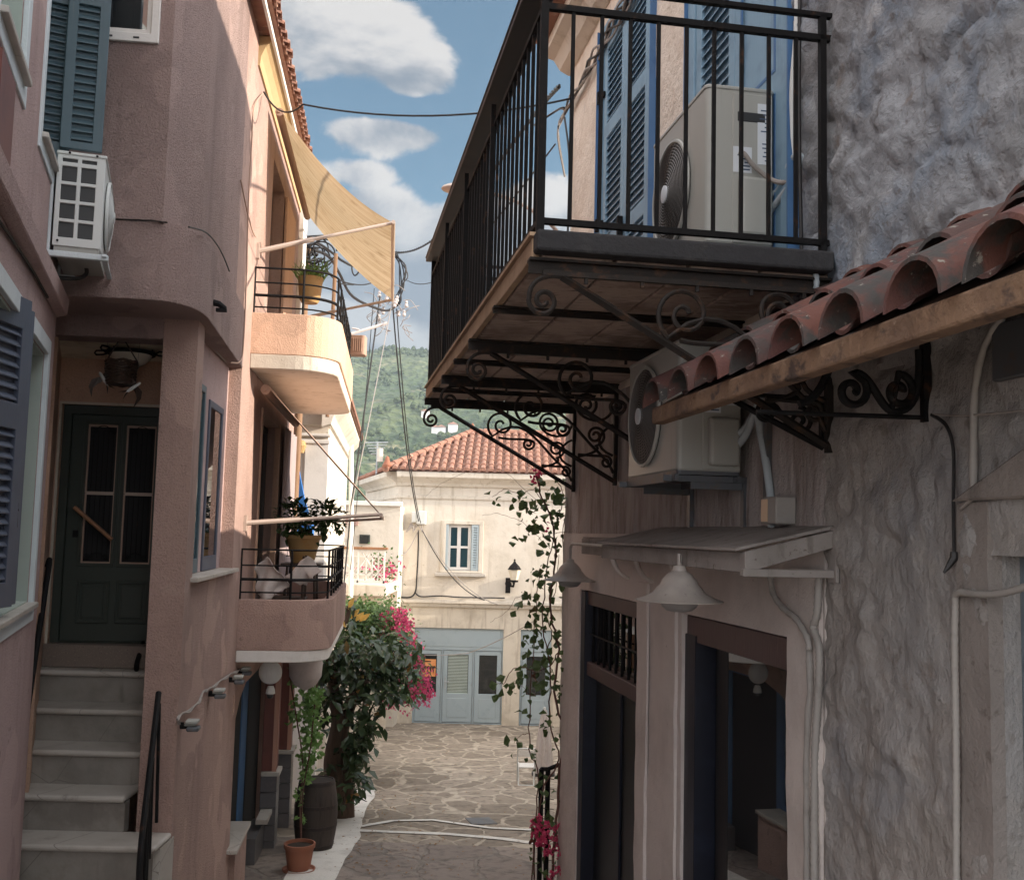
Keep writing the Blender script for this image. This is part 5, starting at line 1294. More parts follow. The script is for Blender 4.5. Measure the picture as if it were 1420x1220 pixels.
def left_wall_things():
    # four small floodlights in a row on a twisted cable
    pts = [(262, 1004), (300, 960), (327, 941), (338, 929)]
    labels = ['small double floodlight low on the pink wall, nearest of the four', 'small double floodlight second along the pink wall', 'small double floodlight third along the pink wall with a strap below', 'small double floodlight under the balcony corner, farthest of the four']
    for (x, y), lb in zip(pts, labels):
        u, z = LW.pix(x, y, .06)
        t = thing('floodlight', lb, 'light', LW.w(u, .05, z), 'small floodlights along the pink wall')
        part('head', MB(LW).box(u-.05, u+.05, .04, .13, z+.008, z+.035).box(u-.035, u+.04, .03, .11, z-.008, z+.006), PLASTIC_G, t, bevel=.006)
        part('lens', MB(LW).box(u-.055, u+.045, .05, .14, z-.045, z-.012), STEEL_D, t, bevel=.008)
        part('mount', MB(LW).box(u-.02, u+.02, .0, .06, z-.03, z+.0).box(u-.035, u-.02, .0, .03, z-.02, z+.02), IRON, t)
    r5 = random.Random(2); P = []
    for (x, y) in [(248, 1006), (247, 996), (262, 983), (275, 972), (282, 960), (292, 955), (305, 945), (318, 935), (330, 930), (340, 926)]:
        u, z = LW.pix(x, y, .02); P.append(LW.w(u, .018, z+r5.uniform(-.012, .012)))
    Q = smoothpath(P, 5)
    single('cable', MB().tube(Q, .008, 6, raw=True).tube([q+Vector((.01, -.004, .012*math.sin(i*1.1))) for i, q in enumerate(Q)], .006, 5, raw=True), CABLE_G, 'twisted cable linking the small floodlights on the pink wall', 'cable', smooth=True)
    u, z = LW.pix(326, 975, .05); single('strap', MB(LW).box(u-.006, u+.006, .03, .045, z-.10, z+.08), CANVAS2, 'thin pale strap hanging below the third floodlight', 'strap')
    # spout under the bay
    u, z = LW.pix(300, 424, .10)
    single('water_spout', MB(LW).tube([(u, .04, z+.03), (u, .12, z+.015), (u, .17, z-.02)], [.028, .024, .018], 8).box(u-.02, u+.02, .10, .18, z-.045, z-.02), IRON, 'small dark spout sticking out of the lower bay', 'spout')
    # cables on the facade
    def wall_cable(px, n, r, mat, lab, wob=.0):
        P = [LW.w(*((lambda q: (q[0], n, q[1]))(LW.pix(x, y, n)))) for x, y in px]
        single('cable', MB().tube([q+rv()*wob for q in smoothpath(P, 5)], r, 6, raw=True), mat, lab, 'cable', smooth=True)
    wall_cable([(364, 130), (352, 150), (349, 200), (345, 270), (343, 330), (341, 400), (338, 470), (334, 500), (320, 503)], .02, .007, CANVAS2, 'thin pink painted cable running down the sunlit strip of wall')
    wall_cable([(334, 250), (342, 290), (350, 320), (354, 328)], .02, .007, CANVAS2, 'short curved cable on the wall by the upper balcony')
    wall_cable([(276, 445), (290, 470), (302, 490), (316, 503)], -.10, .007, CABLE_G, 'cable tucked under the bay above the window', .003)
    def face_cable(px, lab):
        P = [LD.w(*((lambda q: (q[0], .535, q[1]))(LD.pix(x, y, .535)))) for x, y in px]
        single('cable', MB().tube([q+rv()*.003 for q in smoothpath(P, 5)], .006, 6, raw=True), IRON_R, lab, 'cable', smooth=True)
    face_cable([(152, 304), (180, 305), (210, 306), (232, 309)], 'cable lying along the ledge of the bay')
    wall_cable([(262, 315), (285, 322), (300, 338), (310, 356), (318, 376)], .075, .006, CABLE, 'dark cable bending down round the corner of the bay')
    # ---- awnings
    def awning(label, z_r, u0, u1, n_b, z_b0, z_b1, arm0, arm1, mat, sag, valance, rr):
        t = thing('awning', label, 'awning', LW.w(u0, .1, z_b0))
        part('roller', MB(LW).tube([(u0, .12, z_r), (u1, .12, z_r)], rr, 16).tube([(u0-.03, .12, z_r), (u1+.03, .12, z_r)], rr*.4, 10), CANVAS2, t, smooth=True)
        fm = MB(LW)
        def f(i, j):
            n = .12+(n_b-.12)*j; z = (z_r+rr)*(1-j)+(z_b0+(z_b1-z_b0)*i)*j-sag*4*j*(1-j)*(1-.35*i)
            z += .012*math.sin(i*26)*math.sin(j*3)
            return (u0+(u1-u0)*i, n, z)
        part('canvas', fm.grid(f, 40, 16), mat, t, smooth=True, recalc=False)
        if valance:
            vm = MB(LW); part('valance', vm.grid(lambda i, j: (u0+(u1-u0)*i, n_b+.012, z_b0+(z_b1-z_b0)*i-valance*j*(1+.1*math.sin(i*60))), 60, 2), mat, t, smooth=True, recalc=False)
        part('front_bar', MB(LW).tube([(u0-.05, n_b, z_b0-.005), (u1+.05, n_b, z_b1-.005)], .022, 10), ALU, t, smooth=True)
        for (ua, za), (ub, zb) in ((arm0, (u0, z_b0)), (arm1, (u1, z_b1))):
            am = MB(LW); am.tube([(ua, .0, za), (ub, n_b, zb)], .019, 8).box(ua-.03, ua+.03, .0, .03, za-.08, za+.08).tube([(ua, .02, za), ((ua*.6+ub*.4), n_b*.4, za*.6+zb*.4)], .027, 8)
            part('arm', am, ALU, t, smooth=True)
    awning('big ochre canvas awning stretched over the upper balcony', 4.53, 3.42, 7.25, 1.40, 3.365, 3.37, (3.06, 2.87), (7.45, 3.05), CANVAS, .16, .20, .045)
    awning('narrow awning with a long rolled tube over the lower balcony', 1.46, 3.35, 6.9, 1.38, .17, .17, (3.07, .043), (7.0, .05), CANVAS2, .0, 0, .052)
    # ---- things on the balconies
    def foliage(mb, c, R, n, size, rnd, flat=1.0):
        for _ in range(n):
            d = Vector((rnd.gauss(0, 1), rnd.gauss(0, 1), rnd.gauss(0, 1)*flat)); d.normalize(); q = Vector(c)+d*R*rnd.random()**.5
            leaf_fold(mb, q, d+rv()*.9, Vector((0, 0, 1)), size*rnd.uniform(.5, .95), size*.48*rnd.uniform(.8, 1.2), .2)
    r6 = random.Random(9); random.seed(9)
    zf = -1.20
    uu, nn_ = 5.35, .42
    t = thing('potted_plant', 'bushy green plant in an ochre pot on the lower balcony', 'potted plant', LW.w(uu, nn_, -.42))
    part('pot', MB(LW).lathe([(.13, -.42), (.15, -.38), (.20, -.14), (.22, -.12), (.22, -.08), (.19, -.08), (.19, -.12), (.001, -.12)], (uu, nn_, 0), 24), CLAY_Y, t, smooth=True)
    fm = MB(); foliage(fm, LW.w(uu, nn_-.12, .12), .24, 190, .14, r6); foliage(fm, LW.w(uu+.1, nn_+.28, .16), .22, 170, .14, r6); foliage(fm, LW.w(uu, nn_+.02, .02), .22, 120, .13, r6)
    part('foliage', fm, LEAF_P, t, recalc=False)
    part('stem', MB(LW).tube([(uu, nn_, -.12), (uu, nn_-.05, .05)], .012, 5).tube([(uu, nn_, -.12), (uu+.05, nn_+.2, .12)], .012, 5), STEM, t)
    t = thing('plant_stand', 'dark wooden stand under the potted plant on the lower balcony', 'plant stand', LW.w(uu, nn_, zf))
    part('top', MB(LW).box(uu-.28, uu+.28, nn_-.24, nn_+.24, -.45, -.421), WOOD_D, t, bevel=.006)
    for su in (-1, 1):
        for sn in (-1, 1): part('leg', MB(LW).tube([(uu+su*.2, nn_+sn*.16, -.45), (uu+su*.25, nn_+sn*.2, zf)], .018, 6), WOOD_D, t)
    # chair with cloth
    uc, nc = 4.1, .38
    t = thing('balcony_chair', 'dark wooden chair draped with pale cloths on the lower balcony', 'chair', LW.w(uc, nc, zf))
    part('seat', MB(LW).box(uc-.2, uc+.2, nc-.2, nc+.2, -.79, -.76), WOOD_D, t, bevel=.006)
    for su in (-1, 1):
        for sn in (-1, 1): part('leg', MB(LW).tube([(uc+su*.17, nc+sn*.17, zf), (uc+su*.17, nc+sn*.17, -.30 if sn > 0 else -.77)], .017, 6), WOOD_D, t)
    part('backrest', MB(LW).box(uc-.17, uc+.17, nc+.16, nc+.185, -.42, -.32).box(uc-.17, uc+.17, nc+.16, nc+.185, -.6, -.56), WOOD_D, t)
    def drape(u, n, w, z0, z1, ph):
        return lambda i, j: (u+.05*math.sin(j*5+ph)+.06*math.sin(i*7+ph+j*2), n+w*(i-.5)*(1-.55*j*j)+.03*math.sin(j*6+ph), z1+(z0-z1)*j*(1-.25*abs(i-.4))-.42*abs(i-.35-.1*ph)*(1-j)+.012*math.sin(i*17+ph))
    k = 0
    for u, n, w, a, b, lb in ((3.72, .22, .36, -.78, -.30, 'pale cloth hung over the balcony railing side of the chair'), (3.85, .55, .34, -.62, -.28, 'second pale cloth draped beside the chair')):
        P = [LW.w(*p) for p in [(u, n, b)]]; mb = MB(LW).grid(drape(u, n, w, a, b, k), 24, 18); k += 2
        o = single('cloth', mb, CLOTH, lb, 'cloth', smooth=True, recalc=False); so = o.modifiers.new('thick', 'SOLIDIFY'); so.thickness = .008
    # upper balcony planter
    uu = 5.2; nn_, zc = LW.pixu(430, 402, uu)
    t = thing('railing_planter', 'yellow ochre pot with grassy plants hung on the upper balcony railing', 'potted plant', LW.w(uu, nn_, zc-.17))
    part('pot', MB(LW).lathe([(.10, zc-.17), (.13, zc-.12), (.155, zc+.12), (.165, zc+.15), (.14, zc+.15), (.13, zc+.10), (.001, zc+.10)], (uu, nn_, 0), 22), CLAY_Y, t, smooth=True)
    gm = MB()
    for _ in range(130):
        p = LW.w(uu+r6.uniform(-.14, .14), nn_+r6.uniform(-.14, .14), zc+.09); leaf_fold(gm, p, Vector((r6.uniform(-.7, .7), r6.uniform(-.7, .7), 1)), rv(), r6.uniform(.16, .32), .018, .3)
    part('foliage', gm, LEAF_L, t, recalc=False)
    # under the lower balcony: round white floodlight, dome camera, white shade
    c = at(375, 932, 11.1)
    t = thing('round_wall_lamp', 'round white lamp under the lower balcony with a small camera beneath it', 'lamp', c)
    part('disc', MB().sphere(tuple(c), .125, 20, 12, (1, .55, 1)), PLASTIC, t, smooth=True)
    part('arm', MB().tube([c+Vector((0, .05, .05)), c+Vector((0, .08, .2)), c+Vector((0, .1, .32))], .015, 8, raw=True), PLASTIC_G, t)
    part('camera_housing', MB().lathe([(.03, -.14), (.045, -.18), (.05, -.22), (.001, -.235)], (c.x+.01, c.y, c.z), 16), PLASTIC, t, smooth=True)
    part('camera_lens', MB().sphere((c.x+.01, c.y-.015, c.z-.235), .036, 12, 8), DARKP, t, smooth=True)
    c = at(424, 925, 12.4)
    t = thing('hanging_shade', 'pale cloth lamp shade hanging under the far end of the lower balcony', 'lamp', c)
    part('shade', MB().lathe([(.17, .16), (.20, .05), (.19, -.10), (.13, -.20), (.03, -.26), (.001, -.27)], tuple(c), 20), CLOTH, t, smooth=True)
    part('cord', MB().tube([c+Vector((0, 0, .1)), Vector((c.x, c.y, -1.34))], .008, 6, raw=True), CABLE, t)
left_wall_things()

# ================================================================== NEAR LEFT HOUSE
def build_near_house():
    H = thing('rose_house', 'rose stucco house at the left edge with blue grey shutters', 'house', NW.w(-1.5, 0, gz(5)))
    wu0, wu1, wz0, wz1 = -2.9, NW.pix(33, 80)[0], 2.19, 3.6       # upper left window
    v0, v1, vz0, vz1 = NW.pix(62, 100)[0], -.20, 2.20, 3.9         # window behind the open shutters
    l0, l1, lz0, lz1 = -2.6, NW.pix(58, 600)[0], -.52, 1.09        # lower window
    part('wall', facade(NW, -6, .0, -5, 6, [(wu0, wu1, wz0, wz1), (v0, v1, vz0, vz1), (l0, l1, lz0, lz1)], t=.3, step=.3), PINK_N, H)
    part('rear_walls', MB(NW).prism([(-.01, -.29), (-.01, -4), (-6, -4), (-6, -.29)], 2, -5, 5.98), PINK_N, H)
    def win(a, b, c, d, m, marg, depth=.20):
        f = part('window', facade(NW, a-marg, b+marg, c-marg*1.1, d+marg, [(a+.002, b-.002, c+.002, d-.002)], n=.012, t=.03), m, H, bevel=.004)
        part('reveal', facade(NW, a+.003, b-.003, c+.003, d-.003, [(a+.02, b-.02, c+.02, d-.02)], n=-.02, t=depth), SAGE, f)
        part('sill', MB(NW).box(a-.02, b+.02, -.1, .045, c-.02, c+.012), MARBLE, f, bevel=.004)
        part('glass', MB(NW).box(a+.02, b-.02, -depth-.02, -depth, c+.02, d-.02), SAGE if m is WHITE_B and d > 3 else GLASS, f)
        return f
    win(wu0, wu1, wz0, wz1, WHITE_B, .10); win(v0, v1, vz0, vz1, WHITE_B, .09); win(l0, l1, lz0, lz1, WHITE_B, .10)
    # projecting ledge
    part('ledge', MB(NW).prism([(0, 1.40), (.07, 1.42), (.08, 1.53), (.0, 1.56)], 0, -6, -.02), PINK_N, H, bevel=.006)
    part('wall_panel', MB(NW).box(-2.9, NW.pix(10, 150)[0], .0, .03, 1.62, 2.02), REDBR, H)
    # open shutters of the upper far window: two leaves folded out square to the wall
    a0 = LD.pix(88, 100, .6)[0]
    fs = NW.sub(-.52, -.02, rad(88)); fs2 = NW.sub(-.46, -.10, rad(80))
    louvre_leaf(H, fs, .03, .285, 0, 2.42, 4.1, TEAL, TEAL, [(2.47, 3.40), (3.52, 4.0)], stile=.062, gap=.052)
    louvre_leaf(H, fs2, -.08, .155, .02, 2.30, 4.1, TEAL, TEAL, [(2.47, 3.40), (3.52, 4.0)], stile=.062, gap=.052)
    hb = MB(fs); hb.box(.235, .262, -.02, .0, 2.80, 2.86).tube([(.25, -.028, 2.72), (.25, -.035, 2.80), (.25, -.03, 2.92)], .012, 6).tube([(.25, -.04, 2.92), (.25, -.02, 2.90)], .018, 6)
    part('shutter_latch', hb, IRON, H)
    # half open bifold leaf of the lower window
    pA = at(1, 640, 5.40); pB = at(31, 640, 5.63)
    fl = Fr((pA.x, pA.y), (pB.x-pA.x, pB.y-pA.y), -1); w = (Vector((pB.x, pB.y))-Vector((pA.x, pA.y))).length
    zt = at(28, 428, 5.55).z; zb = at(22, 840, 5.5).z
    zs = [at(20, y, 5.55).z for y in (465, 565, 600, 805)]
    louvre_leaf(H, fl, 0, w, -.02, zb, zt, SLATE, SLATE, [(zs[1], zs[0]), (zs[3], zs[2])], stile=.058, gap=.05)
    pC = at(-30, 640, 5.05); fl2 = Fr((pC.x, pC.y), (at(6, 640, 5.3).x-pC.x, at(6, 640, 5.3).y-pC.y), -1)
    louvre_leaf(H, fl2, 0, .40, -.02, zb, zt+.02, SLATE, SLATE, [(zs[1], zs[0]), (zs[3], zs[2])], stile=.085, gap=.055)
    q = at(27, 715, 5.5); mb = MB()
    mb.tube([at(24, 697, 5.5), at(23, 706, 5.48), at(22, 730, 5.48), at(14, 738, 5.48)], .008, 6, raw=True).tube([at(16, 705, 5.5), at(24, 707, 5.45)], .009, 6, raw=True).tube([at(13, 733, 5.5), at(14, 745, 5.5)], .014, 6, raw=True)
    part('shutter_latch', mb, IRON, H)
    P = [NW.w(*((lambda q: (q[0], .015, q[1]))(NW.pix(x, y, .015)))) for x, y in [(-8, 298), (10, 322), (30, 352), (48, 380), (60, 402), (66, 412)]]
    single('cable', MB().tube(smoothpath(P), .009, 6, raw=True), IRON_R, 'dark cable running under the ledge of the near left house', 'cable', smooth=True)
build_near_house()

def ac_left():
    u0 = -.78; u1 = .0; n0, n1 = .03, .31; z0, z1 = 1.715, 2.32
    t = thing('air_conditioner', 'white outdoor air conditioner with a gridded end, hung on brackets on the left', 'air conditioner', NW.w((u0+u1)/2, .2, z0))
    part('casing', MB(NW).box(u0+.03, u1, n0, n1, z0, z1-.012), PLASTIC, t, bevel=.012, bseg=2)
    part('top_lid', MB(NW).box(u0-.006, u1+.006, n0-.006, n1+.008, z1-.022, z1), PLASTIC, t, bevel=.007, bseg=2)
    E = NW.sub(u0, 0, rad(90))
    # gridded end: frame with openings over a dark coil
    holes = []; W = n1-n0
    xs = [(n0+.030, n0+.030+.088), (n0+.142, n0+.142+.088)]
    for i in range(4):
        z = z0+.055+i*.119
        for a, b in xs: holes.append((a, b, z, z+.098))
    for a, b in xs: holes.append((a, b, z1-.068, z1-.045))
    fr2 = Fr(NW.w(u0, 0, 0), NW.n, -1)                            # across the wall, facing the viewer
    part('coil_guard', facade(fr2, n0, n1, z0, z1-.022, holes, n=.0, t=.012), PLASTIC, t, bevel=.003)
    part('coil', MB(fr2).box(n0+.02, n1-.04, -.018, -.012, z0+.03, z1-.04), DARKP, t)
    d, rings, rads, rim, hub = fan_front(NW, u0+.33, (z0+z1)/2, .22, n1)
    fg = part('fan_guard', d, GRILLE_D, t, smooth=True); part('guard_rings', rings, PLASTIC, fg); part('guard_rim', rim, PLASTIC, fg, smooth=True); part('hub_cap', hub, PLASTIC, fg)
    part('base_pan', MB(NW).box(u0+.01, u1-.01, n0+.01, n1-.01, z0-.03, z0), PLASTIC_G, t)
    br = MB(NW)
    for u in (u0+.02, u1-.1):
        br.box(u-.02, u+.02, -.0, .36, z0-.068, z0-.032).prism([(u-.018, z0-.04), (u+.018, z0-.04), (u+.014, z0+.42), (u-.014, z0+.46)], 1, .0, .018)
    br.box(u0-.02, u1, .32, .35, z0-.05, z0-.032)
    part('bracket', br, WHITE_B, t, bevel=.003)
    dm = smoothpath([NW.w(-.35, .20, z0-.02), NW.w(-.35, .20, z0-.07), NW.w(-.42, .15, z0-.12), NW.w(-.45, .02, z0-.13)])
    part('drain', MB().tube(dm, .014, 8, raw=True), CABLE, t, smooth=True)
    bt = MB(fr2)
    for a, z in ((n0+.07, z1-.01), (n1-.05, z1-.012), (n0+.03, z0+.03)): bt.lathe([(.008, .006), (.007, .009), (.001, .01)], (a, .0, z), 8, 'n')
    part('screw', bt, IRON, t)
ac_left()

# ================================================================== FAR: AROUND THE SQUARE
def build_shop_house():
    H = thing('cream_house', 'cream two storey corner house with powder blue shop doors and a red hipped roof', 'house', (-.5, 29, -5.25))
    X = lambda x, y: at(x, y, 29).x
    Z = lambda x, y: at(x, y, 29).z
    gz0 = -5.25; xc = -3.16; XR = 7.0
    dA = (X(573, 930), X(697, 930), gz0-.2, Z(640, 871)); dB = (X(721, 930), X(764, 930), gz0-.2, Z(740, 873)); wn = (X(618, 760), X(664, 760), Z(640, 791), Z(640, 727))
    part('wall', facade(SH, xc, XR, gz0-.3, -1.92, [dA, dB], t=.3), CREAM2, H)
    part('wall', facade(SH, xc, XR, -1.92, 1.30, [wn], t=.3), CREAM, H)
    # splayed side wall going back on the left
    s0 = Vector((xc, 29.0, 0)); s1 = Vector((-4.4, 33.5, 0)); SL = Fr((xc, 29.0), (s1.x-s0.x, s1.y-s0.y), 1)
    part('side_wall', facade(SL, 0.0, 7, gz0-.3, 1.30, t=.3), CREAM, H)
    part('rear_walls', MB().raw([Vector(v) for v in [(xc+.1, 29.3, -5.5), (XR, 29.3, -5.5), (XR, 36, -5.5), (-4.8, 36, -5.5), (xc+.1, 29.3, 1.3), (XR, 29.3, 1.3), (XR, 36, 1.3), (-4.8, 36, 1.3)]], [(0,3,2,1),(4,5,6,7),(0,1,5,4),(1,2,6,5),(2,3,7,6),(3,0,4,7)]), CREAM, H)
    # mouldings
    def moulding(name, prof, mat, x0=xc-.02):
        part(name, MB(SH).prism(prof, 0, x0, XR), mat, H)
        part(name, MB(SL).prism(prof, 0, -.02, 6.5), mat, H)
    moulding('string_course', [(-.05, -2.06), (.07, -2.06), (.10, -1.98), (.16, -1.95), (.16, -1.88), (-.05, -1.86)], CREAM)
    moulding('frieze', [(-.05, .93), (.04, .93), (.05, 1.0), (.0, 1.02), (-.05, 1.02)], CREAM)
    moulding('cornice', [(-.05, 1.28), (.06, 1.28), (.10, 1.36), (.22, 1.46), (.34, 1.52), (.36, 1.66), (-.05, 1.66)], CREAM)
    part('plinth', MB(SH).box(X(698, 950), X(720, 950), -.01, .04, gz0-.2, Z(710, 953)), CREAM2, H)
    part('plinth', MB(SH).box(xc-.02, X(572, 950), -.01, .05, gz0-.2, Z(550, 945)), CREAM2, H)
    part('corner_pier', MB(SH).box(xc-.01, X(570, 900), -.02, .06, gz0-.2, -2.9), CREAM2, H)
    # shop doors
    def shop(D, leaves, blind, open_top):
        f = part('shop_door', facade(SH, D[0], D[1], gz0+.0, D[3], [(a, b, gz0+.02, leaves[0][3]) for a, b, c, d in leaves], n=-.06, t=.10), GREYD, H, bevel=.008)
        part('transom_panel', MB(SH).box(D[0]+.08, D[1]-.08, -.09, -.05, leaves[0][3]+.10, D[3]-.06), GREYD, f, bevel=.008)
        for i, (a, b, c, d) in enumerate(leaves):
            w = facade(SH, a+.01, b-.01, gz0+.04, d-.01, [(a+.13, b-.13, c, d-.12)], n=-.075, t=.06)
            l = part('leaf', w, GREYD, f, bevel=.006)
            part('pane', MB(SH).box(a+.13, b-.13, -.12, -.115, c, d-.12), GLASS, l)
            if i in blind:
                bm = MB(SH); k = 26
                for q in range(k): z = c+(d-.12-c)*q/k; bm.box(a+.14, b-.14, -.112, -.106, z, z+.028)
                part('blind', bm, SAGE, l)
            part('lower_panel', MB(SH).box(a+.14, b-.14, -.08, -.066, gz0+.17, c-.13), GREYD, l, bevel=.01)
        return f
    zt = Z(640, 902); zc = Z(640, 962)
    xs = [X(v, 950) for v in (575, 611, 613, 655, 657, 695)]
    f = shop(dA, [(xs[0], xs[1], zc, zt), (xs[2], xs[3], zc, zt), (xs[4], xs[5], zc, zt)], (1,), True)
    hx = X(617, 950); part('handle', MB(SH).tube([(hx, -.07, Z(617, 945)), (hx, -.02, Z(617, 945)), (hx+.11, -.02, Z(617, 945))], .014, 6).box(hx-.02, hx+.02, -.078, -.068, Z(617, 955), Z(617, 938)), STEEL, f)
    shop(dB, [(dB[0]+.05, dB[1]-.02, zc, zt)], (), True)
    p0, p1, q0, q1 = X(586, 925), X(604, 925), Z(595, 938), Z(595, 914)
    ps = part('poster', MB(SH).box(p0, p1, -.072, -.068, q0, q1), POSTER, f)
    w = p1-p0; h = q1-q0; pb = MB(SH)
    pb.box(p0+.03, p0+w*.62, -.0675, -.066, q1-h*.17, q1-h*.10)
    for i in range(4): x = p0+w*(.14+.22*i); pb.prism([(x-.03, q0+h*.58), (x+.05, q0+h*.62), (x+.03, q0+h*.38), (x+.012, q0+h*.16), (x-.01, q0+h*.38), (x-.03, q0+h*.44)], 1, -.0675, -.066)
    part('print', pb, POSTER_B, ps)
    # upper window
    a, b, c, d = wn; wf = part('window', facade(SH, a-.14, b+.12, c-.06, d+.10, [(a, b, c, d)], n=.05, t=.06), CREAM, H, bevel=.006)
    part('sill', MB(SH).box(a-.28, b+.22, .0, .14, c-.16, c-.07), MARBLE, wf, bevel=.01)
    sh = b-(b-a)*.24
    part('sash', facade(SH, a+.02, sh, c+.01, d-.01, [(a+.13, (a+sh)/2-.04, c+.09, c+(d-c)*.48), (a+.13, (a+sh)/2-.04, c+(d-c)*.53, d-.09), ((a+sh)/2+.06, sh-.09, c+.09, c+(d-c)*.48), ((a+sh)/2+.06, sh-.09, c+(d-c)*.53, d-.09)], n=-.06, t=.05), WHITE, wf, bevel=.004)
    part('curtain', MB(SH).grid(lambda i, j: (a+.05+(sh-a-.05)*i, -.16+.02*math.sin(i*40), c+(d-c)*j), 60, 2), CURTAIN, wf, smooth=True)
    part('pane', MB(SH).box(a+.05, sh-.03, -.10, -.097, c+.05, d-.05), M('clear_pane', (.05, .06, .08), .05, trans=.0, ior=1.5) if False else GLASS_T, wf)
    F_ = SH.sub(b-.02, -.03, rad(0)); louvre_leaf(H, SH, sh+.01, b-.01, .01, c+.01, d-.01, GREYD, GREYD, [(c+.08, d-.08)], stile=.05, gap=.07)
    louvre_leaf(H, SH, a-.0, a+.07, .012, c+.01, d-.01, GREYD, GREYD, [], stile=.03)
    # roof: hip to the left and front
    ez = 1.68; A = Vector((xc-.35, 28.62, ez)); B = Vector((XR+.4, 28.62, ez)); Cc = Vector((XR-2, 32.2, 3.10)); D = at(655, 601, 32.2); D = Vector((D.x, 32.2, D.z)); E_ = Vector((-5.2, 35.5, ez)); 
    rf = part('roof', MB().raw([A, B, Cc, D, E_, Vector((XR+.4, 36.5, ez))], [(0,1,2,3), (0,3,4), (4,3,2,5), (1,5,2)]), TILE_S, H)
    t = MB(); n = 46
    up = (D-Vector((D.x, 28.62, ez))); slope = Vector((0, up.y, up.z)).normalized()
    for i in range(n):
        x = A.x+.06+i*.222
        if x > XR: break
        # length of this row up to the hip line
        if x < D.x: f = (x-A.x)/(D.x-A.x)
        elif x > Cc.x: f = max(.02, (B.x-x)/(B.x-Cc.x))
        else: f = 1
        L = f*up.length
        segs = max(1, int(L/.42)); 
        for s_ in range(segs):
            p = Vector((x, 28.60, ez+.02))+slope*(L*s_/segs); q = Vector((x, 28.60, ez+.02))+slope*(L*(s_+1)/segs+.03)
            r0, r1 = .088, .07
            pts = []
            for c_, r_ in ((p, r0), (q, r1)):
                for k in range(6): w_ = math.pi*k/5; pts.append(c_+Vector((r_*math.cos(w_), 0, r_*math.sin(w_)+(.018 if c_ is p else 0))))
            t.raw(pts, [(k, k+1, k+7, k+6) for k in range(5)]+[(0,5,4,3,2,1)])
    part('tiles', t, TILE_S, rf)
    hp = MB()
    for a_, b_ in ((A, D), (D, Cc), (E_, D)):
        k = max(2, int((b_-a_).length/.35)); 
        for i in range(k): p = a_.lerp(b_, i/k); q = a_.lerp(b_, (i+1.1)/k); hp.tube([p+Vector((0, 0, .05)), q+Vector((0, 0, .04))], [.12, .10], 8, raw=True)
    part('ridge_tiles', hp, TILE_S, rf)
    part('finial', MB().lathe([(.10, 0), (.13, .08), (.07, .2), (.05, .3), (.001, .34)], (A.x+.05, A.y+.05, ez+.06), 10).lathe([(.08, 0), (.09, .1), (.05, .22), (.001, .3)], (D.x, D.y, D.z+.04), 10), CLAY, rf, smooth=True)
    ct = MB(); ct.tube([at(527, 640, 33), at(527, 622, 33)], .10, 8, raw=True)
    part('chimney', ct, CREAM, rf)
    an = MB(); p = at(523, 625, 33.5); an.tube([p+Vector((0, 0, -.9)), p+Vector((0, 0, .3))], .03, 5, raw=True)
    for i in range(5): an.tube([p+Vector((-.4+.05*i, 0, .25-.09*i)), p+Vector((.35-.05*i, 0, .28-.09*i))], .018, 4, raw=True)
    part('aerial', an, STEEL, rf)
    return H
build_shop_house()

